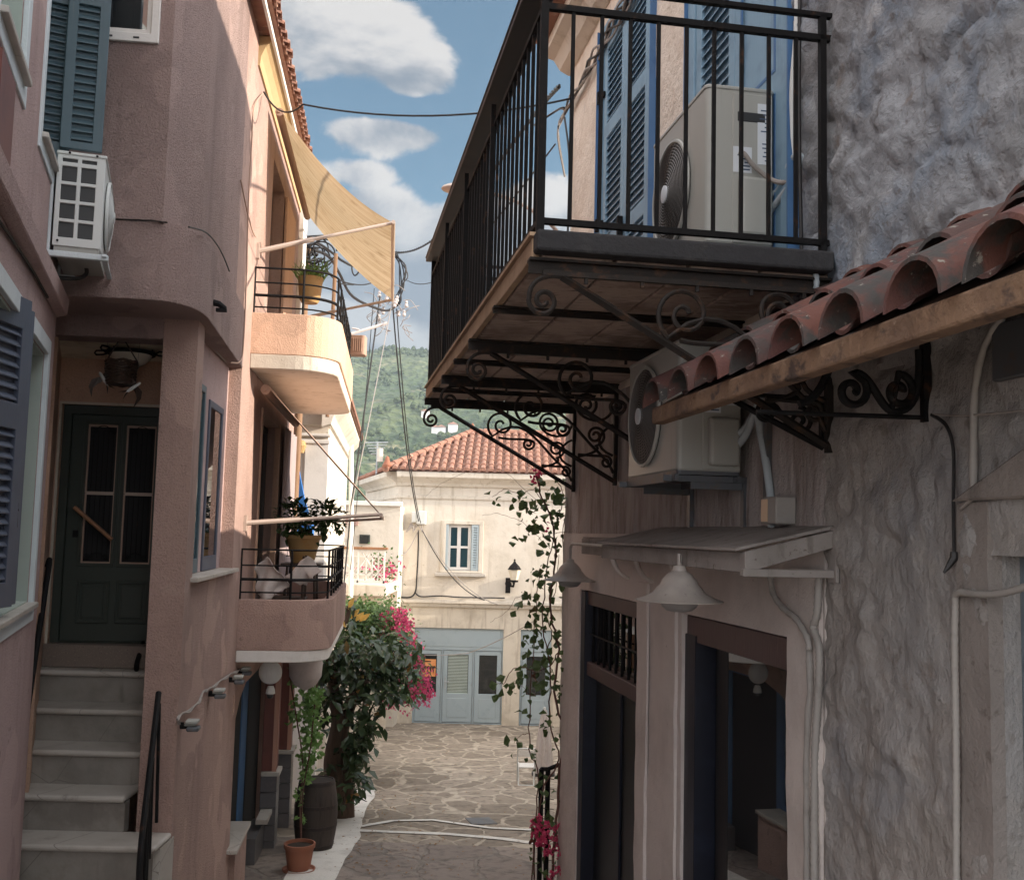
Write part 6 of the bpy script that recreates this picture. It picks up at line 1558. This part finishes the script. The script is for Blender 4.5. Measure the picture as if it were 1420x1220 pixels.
def shop_house_things():
    # lantern
    c = at(711, 808, 28.6)
    t = thing('wall_lantern', 'black and glass lantern on a scrolled arm on the cream corner house', 'lantern', c)
    z0 = c.z
    part('glass_body', MB().lathe([(.10, .08), (.17, .34), (.16, .36), (.001, .36)], (c.x+.04, c.y, z0), 6), FROST, t)
    part('cap', MB().lathe([(.19, .36), (.13, .46), (.05, .54), (.02, .60), (.03, .63), (.001, .66)], (c.x+.04, c.y, z0), 6).lathe([(.11, .02), (.11, .08), (.001, .08)], (c.x+.04, c.y, z0), 6), IRON, t)
    part('arm', MB().tube([Vector((c.x+.04, c.y, z0+.02)), Vector((c.x+.02, c.y+.05, z0-.10)), Vector((c.x-.06, 28.95, z0-.10))], .03, 6, raw=True).tube([Vector((c.x-.1+x, 28.93, z0-.05+z)) for x, z in spiral((0, 0), .13, .03, 0, 1.3, 20)], .022, 5, raw=True).box(c.x-.2, c.x-.06, 28.9, 28.98, z0-.30, z0+.12), IRON, t)
    # meter cabinet with cables
    a = at(571, 708, 28.7); b = at(589, 727, 28.7)
    t = thing('service_box', 'white electricity service box on the cream house with cables meeting at it', 'service box', Vector(((a.x+b.x)/2, 28.85, b.z)))
    part('cabinet', MB().box(a.x+.14, b.x+.02, 28.68, 28.99, b.z, a.z), PLASTIC, t, bevel=.015)
    part('side_panel', MB().box(a.x, a.x+.13, 28.74, 28.99, b.z+.05, a.z-.03), PLASTIC, t, bevel=.01)
    cb = MB(); r7 = random.Random(4)
    for i in range(7):
        p = Vector((a.x+.10+r7.uniform(-.1, .12), 28.72, b.z-.02)); cb.tube(smoothpath([p, p+Vector((r7.uniform(-.2, .2), -.03, -.2)), p+Vector((r7.uniform(-.1, .1), .02, .05))], 5), .012, 5, raw=True)
    part('loose_ends', cb, CABLE_G, t)
    S = 28.93
    px = lambda pts, Y=S: [at(x, y, Y) for x, y in pts]
    hub = at(580, 735, 28.7)
    def cb1(P, r, mat, lab, **k): single('cable', MB().tube(smoothpath(P, 5), r, 6, raw=True), mat, lab, 'cable', smooth=True, **k)
    cb1([hub]+px([(580, 760), (578, 800), (576, 820), (568, 828), (550, 827)]), .022, CABLE, 'black cable running down the cream wall from the service box')
    cb1(px([(576, 822), (584, 827), (610, 826), (640, 828), (700, 829)]), .02, CABLE, 'black cable lying along the moulding of the cream house')
    e1 = at(545, 428, 22.5)
    single('cable', cable([e1, hub+Vector((0, 0, .25))], .016, .5), CABLE, 'black overhead cable dropping to the service box, the lower of the pair', 'cable', smooth=True)
    single('cable', cable([e1+Vector((.08, 0, 0)), hub+Vector((.06, 0, .2))], .012, .62), CABLE, 'second overhead cable dropping beside it to the service box', 'cable', smooth=True)
    for (x, y), lab, r in (((690, 838), 'pale cable sloping down from the service box to the right', .012), ((672, 832), 'dark cable sloping down from the service box across the wall', .014)):
        single('cable', cable([hub+Vector((.12, -.05, 0)), at(x, y, 28.3)], r, .35), CABLE_G if r < .013 else CABLE, lab, 'cable', smooth=True)
    single('cable', cable([hub, at(548, 770, 28.4), at(470, 790, 24)], .014, .25), CABLE_G, 'pale cable hanging from the service box towards the white balcony', 'cable', smooth=True)
    single('cable', cable([at(505, 890, 17), at(560, 905, 21), at(650, 905, 24), at(745, 858, 20)], .009, .05), CABLE_G, 'thin white line strung across the lane before the shop doors', 'cable', smooth=True)
shop_house_things()

def build_left_far_house():
    u0 = 9.9; n0 = .39
    ue = LW.pix(479, 720, n0)[0]; zt = 2.05
    H = thing('classical_house', 'cream neoclassical house beyond the pink house with a curved cornice', 'house', LW.w(u0, n0-1, gz(17)))
    part('wall', MB(LW).box(u0, ue, -5, n0, -5, zt), CREAM, H)
    nf = LD.pix(440, 700, -u0)[0]
    E = LD
    # panelled near face: pilaster at the corner and bands
    part('pilaster', MB(E).box(n0-.38, n0-.0+.02, -u0-.02, -u0+.04, -4.5, zt-.55), WHITE, H, bevel=.01)
    part('band', MB(E).box(-2, n0+.03, -u0-.02, -u0+.07, zt-.62, zt-.55).box(-2, n0+.04, -u0-.02, -u0+.09, zt-.50, zt-.45), WHITE, H, bevel=.01)
    prof = [(n0-.1, zt-.35), (n0+.05, zt-.30), (n0+.10, zt-.15), (n0+.22, zt-.02), (n0+.28, zt+.06), (n0+.28, zt+.14), (n0-.1, zt+.14)]
    part('cornice', MB(LW).prism(prof, 0, u0-.3, ue+.3), CREAM, H)
    part('cornice', MB(E).prism([(-u0-.1, zt-.35), (-u0+.05, zt-.30), (-u0+.10, zt-.15), (-u0+.22, zt-.02), (-u0+.28, zt+.06), (-u0+.28, zt+.14), (-u0-.1, zt+.14)], 0, -3, n0+.02), CREAM, H)
    rf = part('roof', MB(LW).add([(u0-.35, n0+.33, zt+.15), (ue+.35, n0+.33, zt+.15), (ue+.35, -2.5, zt+1.3), (u0-.35, -2.5, zt+1.3)], [(0,1,2,3)]), TILE_S, H)
    t = MB(LW); k = int((ue-u0+.6)/.22)
    for i in range(k):
        u = u0-.3+i*.22; pts = []
        for nn in (n0+.36, -.6):
            for q in range(6): w = math.pi*q/5; pts.append((u+.085*math.cos(w), nn, zt+.16+(n0+.36-nn)*.40+.085*math.sin(w)))
        t.add(pts, [(q, q+1, q+7, q+6) for q in range(5)]+[(0,5,4,3,2,1)])
    part('tiles', t, TILE_S, rf)
    part('downpipe', MB().tube([at(487, 585, 24), at(487, 702, 24), at(486, 900, 24)], .055, 8, raw=True), WHITE, H, smooth=True)
    part('wall_lamp', MB().lathe([(.05, 0), (.09, .12), (.06, .2), (.001, .22)], tuple(at(417, 628, 17.2)), 10), CLAY_Y, H)
    # parasol: blue canvas folded by the wall
    Y = 16.4; c = at(413, 700, Y)
    t = thing('blue_parasol', 'bright blue canvas parasol half hidden behind the lower balcony', 'parasol', (c.x, Y, gz(Y)))
    top = at(412, 626, Y); bt = at(420, 708, Y)
    mb = MB(); P = [at(x, y, Y) for x, y in ((411, 622), (413, 640), (417, 665), (422, 690), (428, 712), (418, 712), (412, 700), (411, 660))]
    mb.raw([p for p in P]+[p+Vector((0, .05, 0)) for p in P], [tuple(range(8)), tuple(range(8, 16))[::-1]]+[(i, (i+1) % 8, 8+(i+1) % 8, 8+i) for i in range(8)])
    part('canopy', mb, BLUEC, t)
    P = [at(x, y, Y) for x, y in ((407, 722), (431, 724), (430, 752), (407, 748))]
    part('lower_canopy', MB().raw([p for p in P]+[p+Vector((0, .3, 0)) for p in P], [(0,1,2,3), (7,6,5,4), (0,4,5,1), (1,5,6,2), (2,6,7,3), (3,7,4,0)]), BLUEC, t)
    part('pole', MB().tube([Vector((c.x, Y+.05, gz(Y))), Vector((top.x, Y+.05, top.z))], .02, 8, raw=True), WOOD_M, t)
    # gable wall with ceiling slab linking to the shaded alley wall (below the balcony)
    return H
build_left_far_house()

def build_balustrade_house():
    Y = 27.0
    H = thing('balustrade_house', 'pale house at the back with a white lattice balustrade', 'house', (-5.5, Y, gz(Y)))
    x0 = -9.5; x1 = at(548, 760, Y).x
    zt = at(520, 700, Y).z
    part('wall', MB().box(x0, x1, Y+.9, Y+4, -6, zt), CREAM, H)
    part('parapet', MB().box(x0, x1+.06, Y+.82, Y+.98, zt, zt+.12), WHITE, H, bevel=.01)
    a = at(499, 741, Y+.9); b = at(513, 754, Y+.9)
    w = part('window', MB().box(a.x, b.x, Y+.84, Y+.92, b.z, a.z), GREEND, H); part('pane', MB().box(a.x+.03, b.x-.03, Y+.82, Y+.838, b.z+.03, a.z-.03), GLASS, w)
    part('band', MB().box(at(476, 720, Y+.9).x, at(497, 720, Y+.9).x, Y+.85, Y+.90, at(490, 728, Y).z, at(490, 718, Y).z), M('dusty_rose_band', (.45, .28, .24), .8), H)
    # balcony
    Yb = 24.6; bz = at(500, 808, Yb).z; tz = at(500, 758, Yb).z; xa = -7.5; xb = at(534, 780, Yb).x
    B = part('balcony', MB().box(xa, xb+.05, Yb-.05, Y+1, bz-.30, bz-.05), CREAM, H, bevel=.01)
    lat = MB(); h = tz-bz
    lat.box(xa, xb, Yb-.03, Yb+.03, bz, bz+.06).box(xa, xb, Yb-.02, Yb+.02, tz-.10, tz-.06)
    x = xb
    while x > xa:
        lat.box(x-.035, x+.0, Yb-.03, Yb+.03, bz, tz)
        x2 = x-.62
        for q in (.16, .30, .44): lat.box(x-q-.012, x-q+.012, Yb-.012, Yb+.012, bz+.05, tz-.08)
        for (p0, p1, z0, z1) in ((.02, .28, .1, .5), (.28, .02, .1, .5), (.32, .58, .45, .9), (.58, .32, .45, .9)):
            lat.tube([(x-p0, Yb, bz+h*z0), (x-p1, Yb, bz+h*z1)], .013, 4, raw=True)
        lat.box(x-.6, x, Yb-.012, Yb+.012, bz+h*.22, bz+h*.22+.025).box(x-.6, x, Yb-.012, Yb+.012, bz+h*.72, bz+h*.72+.025)
        x = x2
    part('balustrade', lat, WHITE, B); part('top_rail', MB().box(xa, xb+.06, Yb-.06, Yb+.06, tz-.06, tz), WOOD_M, B, bevel=.008)
    part('garden_wall', MB().raw([Vector(v) for v in [(xb-3, Yb+.4, -6), (xb+.1, Yb+.4, -6), (-3.9, 31, -6), (-8, 31, -6), (xb-3, Yb+.4, bz-.25), (xb+.1, Yb+.4, bz-.25), (-3.9, 31, bz-.25), (-8, 31, bz-.25)]], [(0,3,2,1),(4,5,6,7),(0,1,5,4),(1,2,6,5),(2,3,7,6),(3,0,4,7)]), CREAM2, H)
    # flower pot and side railing
    rnd = random.Random(31); random.seed(31)
    c = at(527, 805, 26.2)
    t = thing('flowering_pot', 'pot of pink flowers beside the white balustrade', 'potted plant', c+Vector((0, 0, -.3)))
    part('pot', MB().lathe([(.12, -.3), (.16, 0), (.001, 0)], tuple(c), 12), CLAY, t)
    fm = MB(); fb = MB()
    for _ in range(260): leaf_fold(fm, c+Vector((rnd.gauss(0, .22), rnd.gauss(0, .2), rnd.gauss(.1, .32))), rv(), rv(), .10, .06)
    bracts(fb, c+Vector((.12, -.2, .25)), .36, 60, rnd, .07)
    part('foliage', fm, LEAF_B, t, recalc=False); part('flowers', fb, PETAL, t, recalc=False)
    p = [at(534, 783, 27), at(544, 783, 27.6), at(543, 830, 27.6)]
    single('railing', MB().tube(p, .02, 5, raw=True).tube([at(534, 800, 27), at(543, 800, 27.6)], .015, 5, raw=True), WOOD_M, 'thin brown railing between the flower pot and the cream corner house', 'railing')
build_balustrade_house()

def build_shading_houses():
    """unseen houses added on the right of the square, whose bulk keeps the square in shade"""
    H = thing('shading_house', 'unseen house added on the right side to shade the square', 'house', (7, 17, gz(17)))
    part('wall', MB().prism([(.62, 9.36), (7.5, 10.6), (7.5, 17.6), (2.0, 17.6)], 2, -6, .95), CREAM, H)
    part('roof', MB().raw([Vector(v) for v in [(.60, 9.34, .96), (7.6, 10.55, .96), (7.6, 17.7, .96), (1.95, 17.7, .96), (5.0, 12.5, 1.9), (5.2, 16, 1.9)]], [(0,1,4), (1,2,5,4), (2,3,5), (3,0,4,5), (0,3,2,1)]), TILE_S, H)
    H2 = thing('shading_house', 'lower unseen house added at the right rear to shade the square', 'house', (7, 23, gz(23)))
    part('wall', MB().box(3.6, 9.0, 17.8, 28.5, -6, -.75), CREAM, H2)
    part('roof', MB().raw([Vector(v) for v in [(3.5, 17.75, -.74), (9.1, 17.75, -.74), (9.1, 28.6, -.74), (3.5, 28.6, -.74), (6.5, 19, .3), (6.5, 27, .3)]], [(0,1,4), (1,2,5,4), (2,3,5), (3,0,4,5), (0,3,2,1)]), TILE_S, H2)
build_shading_houses()

def poles_and_cables():
    # wooden utility pole behind the upper balcony
    Y = 16.2; a = at(427, 340, Y); b = at(409, 745, Y)
    t = thing('utility_pole', 'weathered wooden utility pole behind the balconies, wrapped in black cables at its top', 'utility pole', (a.x, Y, gz(Y)))
    part('pole', MB().tube([Vector((a.x-.05, Y, gz(Y)-.1)), Vector((a.x-.05, Y, 0)), Vector((a.x-.02, Y, a.z))], [.085, .072, .068], 14, raw=True), POLE, t, smooth=True)
    cm = MB(); rnd = random.Random(8)
    for i in range(9):
        z = a.z-.05-.07*i; r = .13+rnd.random()*.07; ph = rnd.random()*6
        cm.tube([Vector((a.x+(r+.03*math.sin(q*3+ph))*math.cos(q), Y+r*math.sin(q), z+.05*math.sin(q*2+ph))) for q in [2*math.pi*k/20 for k in range(21)]], .016, 6, raw=True)
    for i in range(5):
        c = a+Vector((.10+rnd.random()*.3, -.12, -.05-rnd.random()*.2)); r = .12+.1*rnd.random()
        cm.tube([c+Vector((r*math.cos(q), .03*math.sin(q*2), r*math.sin(q))) for q in [2*math.pi*k/22*(.9) for k in range(23)]], .013, 6, raw=True)
    part('cable_coils', cm, CABLE, t, smooth=True)
    hub = at(545, 428, 22.5)
    def one(pts, r, lab, mat=CABLE, sag=0, grp=None): single('cable', MB().tube(smoothpath(pts, 6), r, 6, raw=True), mat, lab, 'cable', grp, smooth=True)
    Yc = 17.5
    one([a+Vector((0, 0, -.05)), at(455, 355, 17), at(470, 378, 18), at(490, 412, 20), at(530, 430, 22), hub], .028, 'thick black cable swooping from the wooden pole to the knot of wires')
    one([a, at(440, 337, 17), at(460, 350, 17.5), at(475, 362, 18), at(495, 369, 19), at(520, 355, 20), at(560, 350, 22)], .022, 'black cable passing behind the ochre awning from the wooden pole')
    one([at(432, 372, 17), at(455, 378, 17.5), at(480, 392, 18.5), at(510, 394, 20), at(535, 380, 21)], .013, 'thin looping wire below the ochre awning')
    one([at(450, 345, 16.8), at(452, 372, 17), at(470, 392, 18), at(490, 395, 19)], .012, 'thin wire hanging in a curve left of the ochre awning edge')
    one([at(428, 335, 16.3), at(405, 330, 15.9), at(440, 327, 16.6), at(470, 325, 17.5), at(530, 312, 20)], .014, 'wire leaving the top of the wooden pole along the awning arm')
    one([at(492, 350, 18), at(488, 372, 18), at(493, 382, 18), at(505, 366, 18)], .014, 'small loose loop of wire under the ochre awning')
    # thin pole standing by the balcony
    P0 = at(466, 352, 15.6); single('thin_pole', MB().tube([Vector((P0.x, P0.y, P0.z)), Vector((P0.x-.03, P0.y, 1.7))], .03, 8, raw=True), POLE, 'thin pole rising behind the upper balcony railing', 'pole', smooth=True)
    # knot of wires
    t = thing('wire_knot', 'tangled knot of wires and insulators hanging in the air beyond the ochre awning', 'wire knot', hub+Vector((0, 0, -.4)))
    ins = MB(); w = MB(); rnd = random.Random(14)
    for i in range(11):
        c = hub+Vector((rnd.uniform(-.38, .30), rnd.uniform(-.2, .2), rnd.uniform(-.35, .28))); part('insulator', MB().lathe([(.02, 0), (.04, .02), (.04, .06), (.02, .08), (.035, .10), (.025, .14), (.001, .15)], tuple(c), 8), CLOTH, t, smooth=True)
    for i in range(34):
        p = hub+Vector((rnd.uniform(-.45, .4), rnd.uniform(-.2, .2), rnd.uniform(-.5, .5))); q = p+Vector((rnd.uniform(-.35, .35), rnd.uniform(-.1, .1), rnd.uniform(-.35, .35)))
        w.tube(smoothpath([p, p.lerp(q, .5)+rv()*.14, q], 4), .009, 5, raw=True)
    part('wire_ends', w, CABLE_G, t)
    lo = MB()
    for i in range(6):
        lo.tube(smoothpath([at(544, 350, 22.5)+rv()*.06, at(555+i*2.5, 362+i*3, 22.5)+rv()*.1, at(558+rnd.uniform(-6, 6), 395, 22.5), at(556-i*2, 418, 22.5), hub], 6), .014, 5, raw=True)
    part('loops', lo, CABLE, t, smooth=True)
    # cross arm and street light box
    a1, b1 = at(487, 463, 22), at(537, 448, 22.3)
    single('cross_arm', MB().tube([a1, b1], .035, 6, raw=True).tube([at(488, 455, 22), at(498, 457, 22)], .02, 5, raw=True), CLOTH, 'pale cross arm below the knot of wires', 'cross arm')
    a2 = at(484, 466, 15.0); b2 = at(507, 493, 15.0); mb = rounded_box(MB(), a2.x, b2.x, 14.9, 15.15, b2.z, a2.z, .05)
    for i in range(5): x = a2.x+.08+i*.03; mb.box(x, x+.012, 14.885, 14.9, b2.z+.04, a2.z-.04)
    single('vent_box', mb, CANVAS2, 'tan ribbed box behind the far end of the upper balcony', 'box', bevel=.01)
    # pair of long cables falling from the knot to the left
    for (x0, y0, x1, y1, r, lab) in ((527, 440, 487, 700, .018, 'long black cable falling from the knot of wires to the left, the thicker one'), (519, 430, 500, 640, .009, 'long thin wire falling from the knot of wires to the left')):
        single('cable', cable([at(x0, y0-30, 22.3), at(x1, y1, 22.5), at(x1-14, y1+150, 22.5)], r, .06), CABLE, lab, 'cable', smooth=True)
    single('cable', cable([hub+Vector((0, 0, .3)), at(475, 760, 20), at(468, 800, 20)], .010, .1), CABLE_G, 'pale wire falling behind the lower awning arm', 'cable', smooth=True)
    # overhead spans
    L0 = LW.w(*( (lambda q: (q[0], .02, q[1]))(LW.pix(366, 128, .02)))); R0 = RW.w(4.9, .05, 3.98)
    single('cable', cable([L0, at(420, 145, 9.8), R0], .0095, .14), CABLE, 'black cable crossing the sky between the two roofs', 'cable', smooth=True)
    tw = cable([at(548, 350, 22), at(600, 345, 15), RW.w(4.9, .03, 3.3)], .02, .18)
    P = [at(546, 349, 22)]; 
    for i in range(1, 26):
        f = i/25; Yq = 22+(9.4-22)*f; xq = 546+(775-546)*f; yq = 349+(120-349)*f+ 62*4*f*(1-f)*(1-f)*1.1
        P.append(at(xq, yq, Yq))
    Q = []
    mb = MB()
    for ph in (0, math.pi): mb.tube([q+Vector((.012*math.cos(i*1.2+ph), 0, .012*math.sin(i*1.2+ph))) for i, q in enumerate(smoothpath(P, 8))], .014, 5, raw=True)
    single('cable', mb, CABLE, 'twisted black cable sagging from the knot of wires to the right house', 'cable', smooth=True)
    P = [at(x, y, Y_) for x, y, Y_ in ((562, 388, 22), (580, 394, 19), (605, 389, 16), (640, 360, 13), (700, 290, 11), (770, 200, 9.5))]
    single('cable', MB().tube(smoothpath(P, 6), .008, 5, raw=True), CABLE, 'thin wire sagging under the twisted cable', 'cable', smooth=True)
poles_and_cables()

# ================================================================== PLANTS AND POTS
def plants():
    rnd = random.Random(77); random.seed(77)
    # rubber tree
    Y = 15.4; base = at(474, 1105, Y); base.z = gz(Y)
    t = thing('rubber_tree', 'large rubber tree with dark glossy leaves growing beside the lane', 'tree', base)
    tr = MB(); top = at(470, 900, Y)
    tr.tube(smoothpath([base, at(462, 1060, Y), at(470, 1000, Y), at(462, 950, Y), top]), [.17-.0035*i for i in range(33)], 12, raw=True)
    tr.tube(smoothpath([base+Vector((.1, 0, 0)), at(482, 1060, Y), at(478, 1010, Y), at(500, 950, Y), at(520, 900, Y)]), [.10-.002*i for i in range(33)], 10, raw=True)
    tr.tube(smoothpath([at(470, 1000, Y), at(490, 960, Y-.2), at(530, 930, Y), at(550, 915, Y)]), .035, 8, raw=True)
    tr.tube(smoothpath([at(462, 950, Y), at(455, 900, Y-.2), at(480, 860, Y), at(484, 840, Y)]), .035, 8, raw=True)
    part('trunk', tr, BARK, t, smooth=True)
    lf = MB()
    blobs = [(470, 925, 34, 26, 90), (500, 905, 40, 28, 110), (540, 900, 30, 24, 70), (455, 960, 26, 26, 60), (520, 940, 40, 26, 110), (560, 925, 18, 24, 36), (490, 975, 30, 24, 60), (510, 1000, 16, 22, 38), (545, 965, 22, 16, 30),
             (500, 1040, 12, 22, 34), (495, 1080, 16, 22, 44), (462, 1080, 20, 24, 26), (505, 1020, 12, 20, 22), (484, 1030, 14, 26, 24), (486, 850, 10, 12, 10), (448, 1000, 8, 26, 18), (575, 905, 10, 16, 12), (478, 1105, 18, 12, 24)]
    for x, y, rx, ry, n in blobs:
        for _ in range(int(n*1.4)):
            a = rnd.gauss(0, .55); b = rnd.gauss(0, .55)
            p = at(x+a*rx, y+b*ry, Y-.1+rnd.gauss(0, .33))
            d = Vector((rnd.gauss(0, .8), rnd.gauss(-.3, .8), rnd.gauss(-.35, .6)))
            s = rnd.uniform(.15, .27); leaf_fold(lf, p, d, Vector((rnd.uniform(-.5, .5), rnd.uniform(-.6, .2), 1)), s, s*.42, .12)
    part('crown', lf, LEAF_R, t, recalc=False, smooth=True)
    yl = MB()
    for x, y in ((483, 845), (486, 858), (492, 862), (498, 862), (480, 870)):
        p = at(x, y, Y-.2); leaf_fold(yl, p, Vector((rnd.uniform(-.4, .9), -.2, rnd.uniform(.2, 1))), Vector((0, -1, .3)), .20, .085, .1)
    part('young_leaves', yl, YLEAF, t, recalc=False)
    # bougainvillea behind
    Y2 = 19.5; b0 = at(500, 1000, Y2); b0.z = gz(Y2)
    t = thing('bougainvillea', 'bougainvillea bush with a cascade of magenta flowers beyond the rubber tree', 'bush', b0)
    st = MB()
    for x in (500, 520, 545): st.tube(smoothpath([b0, at(510, 940, Y2), at(x, 880, Y2), at(x+20, 850, Y2)]), .03, 6, raw=True)
    part('stem', st, BARK, t)
    lf = MB(); fl = MB()
    for x, y, rx, ry, n in ((510, 850, 34, 18, 800), (500, 880, 36, 30, 1100), (540, 870, 26, 30, 900), (560, 910, 20, 30, 800), (574, 940, 12, 22, 350), (530, 920, 30, 30, 900), (540, 955, 22, 16, 300), (566, 965, 14, 8, 120), (486, 845, 16, 14, 300), (480, 900, 20, 40, 500)):
        for _ in range(n):
            a, b = rnd.gauss(0, .5), rnd.gauss(0, .5); p = at(x+a*rx, y+b*ry, Y2+rnd.gauss(0, .45))
            leaf_fold(lf, p, Vector((rnd.gauss(0, 1), rnd.gauss(-.2, 1), rnd.gauss(-.2, .8))), Vector((rnd.uniform(-.4, .4), -.4, 1)), rnd.uniform(.07, .12), rnd.uniform(.05, .075), .1)
    part('crown', lf, LEAF_B, t, recalc=False)
    P = [(556, 850), (560, 865), (563, 880), (568, 892), (572, 905), (576, 918), (580, 930), (584, 945), (588, 955), (578, 960), (562, 965), (548, 972), (565, 900), (556, 873), (570, 945), (574, 930), (553, 858), (585, 965)]
    for x, y in P:
        for _ in range(3): bracts(fl, at(x+rnd.gauss(0, 3), y+rnd.gauss(0, 6), Y2-.45+rnd.gauss(0, .2)), .19, 10, rnd, .05)
    for x, y in ((531, 860), (546, 858), (528, 880), (532, 858), (500, 925), (515, 915), (560, 925), (548, 868), (592, 962), (583, 975)): bracts(fl, at(x, y, Y2-.5), .14, 9, rnd, .06)
    part('flowers', fl, PETAL, t, recalc=False)
    # bright green climber on the shaded wall
    Y3 = 12.9; b3 = at(420, 1100, 13.2)
    t = thing('green_climber', 'bright green climbing plant hanging beside the oxblood column', 'climbing plant', Vector((at(418, 1100, 12.6).x, 12.6, gz(12.6)+.7)))
    lf = MB(); st = MB()
    for x, y, rx, ry, n in ((432, 960, 12, 14, 70), (428, 990, 16, 22, 120), (432, 1020, 14, 22, 120), (428, 1050, 14, 20, 90), (424, 1075, 8, 14, 40), (440, 970, 8, 10, 30), (410, 940, 8, 20, 30), (406, 985, 5, 24, 30), (414, 1100, 6, 10, 20), (418, 1130, 6, 9, 14)):
        for _ in range(n): p = at(x+rnd.gauss(0, .5)*rx, y+rnd.gauss(0, .55)*ry, Y3-.2+rnd.gauss(0, .12)); leaf_fold(lf, p, Vector((rnd.gauss(0, 1), rnd.gauss(-.3, 1), rnd.gauss(-.5, .7))), rv(), rnd.uniform(.05, .095), rnd.uniform(.04, .07), .1)
    part('leaves', lf, LEAF_L, t, recalc=False)
    for xs in ([(418, 1178), (416, 1120), (420, 1060), (412, 1000), (404, 950), (402, 920)], [(417, 1178), (420, 1100), (430, 1040), (436, 980), (440, 945)]):
        st.tube(smoothpath([at(x, y, Y3-.3) for x, y in xs]), .009, 6, raw=True)
    part('stem', st, STEM, t)
    # barrel
    c = G(436, 1176); c.z = gz(c.y); h = .80*c.y/12.6; r = .255*c.y/12.6
    t = thing('barrel', 'old dark wooden barrel standing on the whitewashed edge', 'barrel', c)
    prof = [(r*.80, 0), (r*.80, .0)]+[(r*(.80+.20*math.sin(math.pi*k/10)**.9), h*k/10) for k in range(0, 11)]+[(r*.74, h), (r*.74, h-.04), (.001, h-.045)]
    part('staves', MB().lathe(prof, tuple(c), 40), BARREL, t, smooth=True)
    hb = MB()
    for f in (.05, .33, .62, .94):
        for rr in range(1): pass
        q = r*(.80+.20*math.sin(math.pi*f)**.9)+.004; q2 = r*(.80+.20*math.sin(math.pi*min(1, f+.05))**.9)+.004
        hb.lathe([(q-.02, h*f), (q, h*f), (q2, h*f+.04), (q2-.02, h*f+.04)], tuple(c), 40)
    part('hoop', hb, HOOP, t, smooth=True)
    part('soil', MB().lathe([(r*.73, h-.03), (.001, h-.02)], tuple(c), 20), SOIL, t)
    # terracotta pot
    c = G(414, 1207); c.z = gz(c.y); k = c.y/11.4
    t = thing('terracotta_pot', 'terracotta flower pot with its saucer in front of the barrel', 'flower pot', c)
    part('pot', MB().lathe([(.11*k, .02), (.125*k, .06), (.152*k, .26), (.165*k, .265), (.168*k, .31), (.15*k, .312), (.148*k, .26), (.001, .26)], tuple(c), 32), CLAY, t, smooth=True)
    part('saucer', MB().lathe([(.13*k, 0), (.165*k, .0), (.178*k, .03), (.165*k, .03), (.15*k, .012), (.001, .012)], tuple(c), 32), CLAY, t, smooth=True)
    part('soil', MB().lathe([(.148*k, .275), (.001, .285)], tuple(c), 20), SOIL, t)
plants()

def litter():
    rnd = random.Random(55); random.seed(55); mb = MB()
    for _ in range(420):
        x = rnd.choice([rnd.gauss(560, 40), rnd.gauss(500, 25), rnd.uniform(480, 760)]); y = rnd.uniform(1010, 1215)
        p = G(x, y)
        if p.x < -2.2: continue
        p.z = gz(p.y)+.014; s_ = rnd.uniform(.02, .05)
        leaf_fold(mb, p, Vector((rnd.uniform(-1, 1), rnd.uniform(-1, 1), .05)), Vector((0, 0, 1)), s_*1.4, s_*.6, .1)
    o = part('fallen_leaves', mb, leafmat('dry_leaf', (.16, .09, .04), (.25, .14, .06), .8), None, recalc=False); o['kind'] = 'stuff'
litter()

def hill_houses():
    rnd = random.Random(3)
    for i, (x, y, lab) in enumerate([(604, 598, 'tiny white house on the hillside under the iron balcony'), (612, 600, 'tiny pale house just right of another on the hillside'), (590, 577, 'tiny white house alone higher on the hillside'), (628, 596, 'tiny white house low on the hillside near the red roof')]):
        d = ray(x, y); t = 280
        while t < 800:
            P = d*t
            if HZ(P.x, P.y) >= P.z: break
            t += 2
        p = d*t; s = rnd.uniform(1.5, 2.4); z = HZ(p.x, p.y)
        T = thing('hillside_house', lab, 'house', (p.x, p.y, z-1), 'white houses scattered on the hillside')
        part('wall', MB().box(p.x-s, p.x+s, p.y-s, p.y+s, z-2, z+s*.9), WHITE, T)
        part('roof', MB().raw([Vector((p.x+a*(s+.4), p.y+b*(s+.4), z+s*.9)) for a, b in ((-1,-1), (1,-1), (1,1), (-1,1))]+[Vector((p.x, p.y, z+s*1.5))], [(0,1,4), (1,2,4), (2,3,4), (3,0,4), (0,3,2,1)]), TILE_S, T)
hill_houses()

# ================================================================== AIR
def haze():
    mb = MB().box(-700, 700, -70, 960, -60, 230)
    o = part('haze', mb, M('haze', (1, 1, 1)), None); o['kind'] = 'stuff'
    m = bpy.data.materials.new('haze_air'); m.use_nodes = True; nt = m.node_tree; nt.nodes.clear()
    out = nt.nodes.new('ShaderNodeOutputMaterial'); v = nt.nodes.new('ShaderNodeVolumePrincipled')
    v.inputs['Color'].default_value = (.72, .85, 1, 1); v.inputs['Density'].default_value = .00034; v.inputs['Anisotropy'].default_value = .3
    nt.links.new(v.outputs[0], out.inputs['Volume']); o.data.materials.clear(); o.data.materials.append(m)
HAZE = True
if HAZE: haze()
